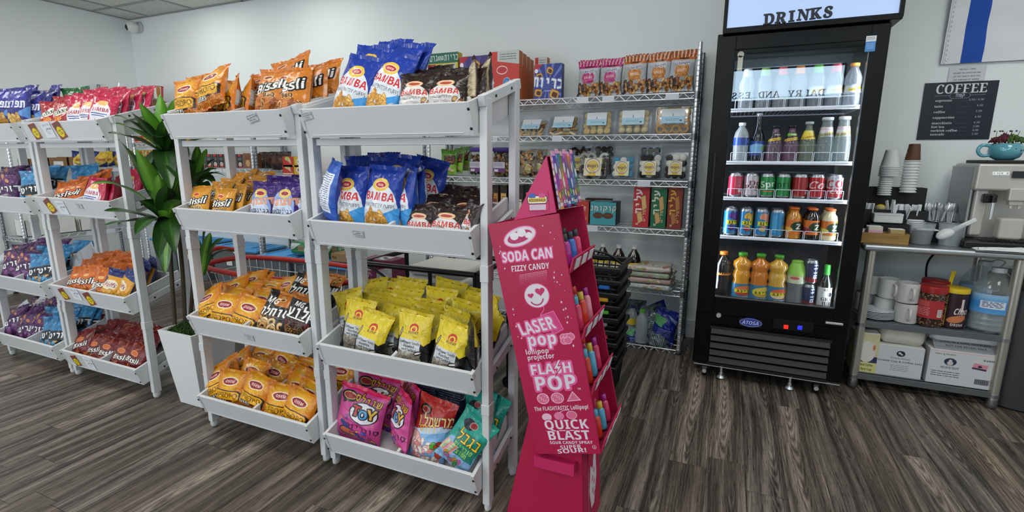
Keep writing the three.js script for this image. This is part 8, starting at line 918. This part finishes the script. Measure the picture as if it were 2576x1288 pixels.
    part('brace', tube([[-w / 2 + 0.01, y - 0.01, -0.01], [-w * 0.3, y - 0.06, -0.01], [-w * 0.2, y - 0.16, -0.01], [-w * 0.18, deck, -0.01]], 0.006, 24, 8), mats.black, o); part('brace', tube([[w * 0.12, y - 0.06, -0.01], [w * 0.0, y - 0.1, -0.01], [-w * 0.06, y - 0.2, -0.01]], 0.006, 24, 8), mats.black, o);
    part('deck', rbox(w, 0.015, d, 0, deck - 0.008, -d / 2, 0.004), mats.black, o); part('side_plate', [rbox(0.012, y - 0.1, d * 0.2, w / 2 + 0.004, y / 2 + 0.05, -0.04, 0.003)], mats.blackMatte, o); const st = []; for (let i = 0; i < 7; i++) st.push(new THREE.SphereGeometry(0.006, 8, 6).translate(w / 2 + 0.004, y - 0.06 - i * 0.045, 0.0)); part('stud', st, mats.steel, o);
    for (const [x, zz] of [[-w / 2, 0], [w / 2, 0], [-w / 2, -d], [w / 2, -d]]) part('wheel', cyl(0.03, 0.03, 0.02, 0, 0, 0, 18).rotateX(Math.PI / 2).translate(x, 0.031, zz), mats.blackMatte, o);
    const cw = at(1180, 700, z - 0.1).x - at(1040, 700, z - 0.1).x, cx = (at(1180, 700, z - 0.1).x + at(1040, 700, z - 0.1).x) / 2; let yy = deck; for (let i = 0; i < 7; i++) { const g = new RoundedBoxGeometry(cw * (0.97 + 0.05 * (i % 2)), 0.043, 0.24, 5, 0.02), p = g.attributes.position, n = vnoise(60 + i); for (let q = 0; q < p.count; q++) p.setY(q, p.getY(q) + 0.012 * (n(p.getX(q) * 16 + 8, p.getZ(q) * 14 + 8) - 0.5)); g.computeVertexNormals(); const c = thing('folded_cloth', `folded white cloth, ${['lowest', 'second from bottom', 'third from bottom', 'middle', 'third from top', 'second from top', 'topmost'][i]} of the pile on the trolley`, 'cloth', [cx, yy + 0.001, z - 0.17], 'folded white cloths on the trolley'); part('cloth', g.translate(0, 0.0225, 0), std(0xd4d2cc, 0.9), c); part('hem', rbox(cw * 0.9, 0.006, 0.006, 0, 0.022, 0.121, 0.003), std(0xbfbdb8, 0.9), c); yy += 0.045; }
    carton('milk_carton_pack', 'pink carton with black and white cow patches on the trolley', 918, 990, 655, 770, z - 0.06, deck + 0.001, 0.1, boxMat((g, w, h) => { rect(g, 0, 0, w, h, '#8c2858'); rect(g, 0, 30, 50, 170, '#7a2450'); g.save(); g.translate(60, 110); g.rotate(-Math.PI / 2); heb(g, 'het lamed bet tet ayin yod memf', 0, 0, 26, '#d8c8d4'); g.restore(); poly(g, [[120, 40], [256, 20], [256, 230], [110, 230]], '#cfd0d2'); ell(g, 170, 90, 34, 24, '#1c1a1c', 30); ell(g, 226, 160, 26, 38, '#1c1a1c'); ell(g, 150, 190, 24, 20, '#1c1a1c'); ell(g, 190, 130, 20, 12, '#7a9c3c'); }, '#6c1c44')); }
  // nested black shopping baskets beside the pink stand
  { const base = atY(1522, 1012, 0), n = 9, bw = 0.36, bd = 0.26, z = base.z - bd / 2; const x = base.x - bw / 2 + 0.03; const goods = [0x58b83a, 0xd8a02c, 0x2c70c0, 0xc83a2c, 0x8a8c90];
    for (let i = 0; i < n; i++) { const y = 0.001 + i * 0.058, o = thing('shopping_basket', `black plastic shopping basket, ${i === 0 ? 'lowest' : i === n - 1 ? 'topmost' : ORD[i] + ' from the bottom'} of the nested stack`, 'basket', [x + (i % 2) * 0.004, y, z], 'nested black shopping baskets'); const k = 0.9, H = 0.17, hw = bw / 2, hd = bd / 2, g = [];
      const slab2 = (ax, az, bx2, bz) => { for (let q = 0; q < 4; q++) { const t = q / 4 + 0.06, s = k + (1 - k) * t; g.push(rod(V(ax * s, H * t, az * s), V(bx2 * s, H * t, bz * s), 0.004, 4)); } const L = Math.hypot(bx2 - ax, bz - az), m = Math.round(L / 0.03); for (let q = 0; q <= m; q++) { const u = q / m, X = ax + (bx2 - ax) * u, Z = az + (bz - az) * u; g.push(rod(V(X * k, 0.002, Z * k), V(X, H, Z), 0.003, 4)); } }; slab2(-hw, hd, hw, hd); slab2(hw, hd, hw, -hd); slab2(hw, -hd, -hw, -hd); slab2(-hw, -hd, -hw, hd); g.push(box(bw * k, 0.004, bd * k, 0, 0.004, 0)); part('basket', g, mats.black, o);
      part('rim', [rbox(bw + 0.03, 0.024, 0.02, 0, H, hd + 0.004, 0.006, 2), rbox(bw + 0.03, 0.024, 0.02, 0, H, -hd - 0.004, 0.006, 2), rbox(0.02, 0.024, bd + 0.02, hw + 0.004, H, 0, 0.006, 2), rbox(0.02, 0.024, bd + 0.02, -hw - 0.004, H, 0, 0.006, 2)], mats.black, o); if (i > 2 && i < 8) part('caught_wrapper', rbox(0.05, 0.024, 0.03, hw - 0.06, H - 0.022, hd - 0.006, 0.008, 2), std(goods[i % 5], 0.4), o); if (i === n - 1) part('handle', tube([[-hw, H + 0.01, 0.03], [-hw * 0.6, H + 0.06, 0.06], [hw * 0.6, H + 0.06, 0.06], [hw, H + 0.01, 0.03]], 0.006, 24, 8), mats.black, o); } }
}
renderer.render(scene, camera);
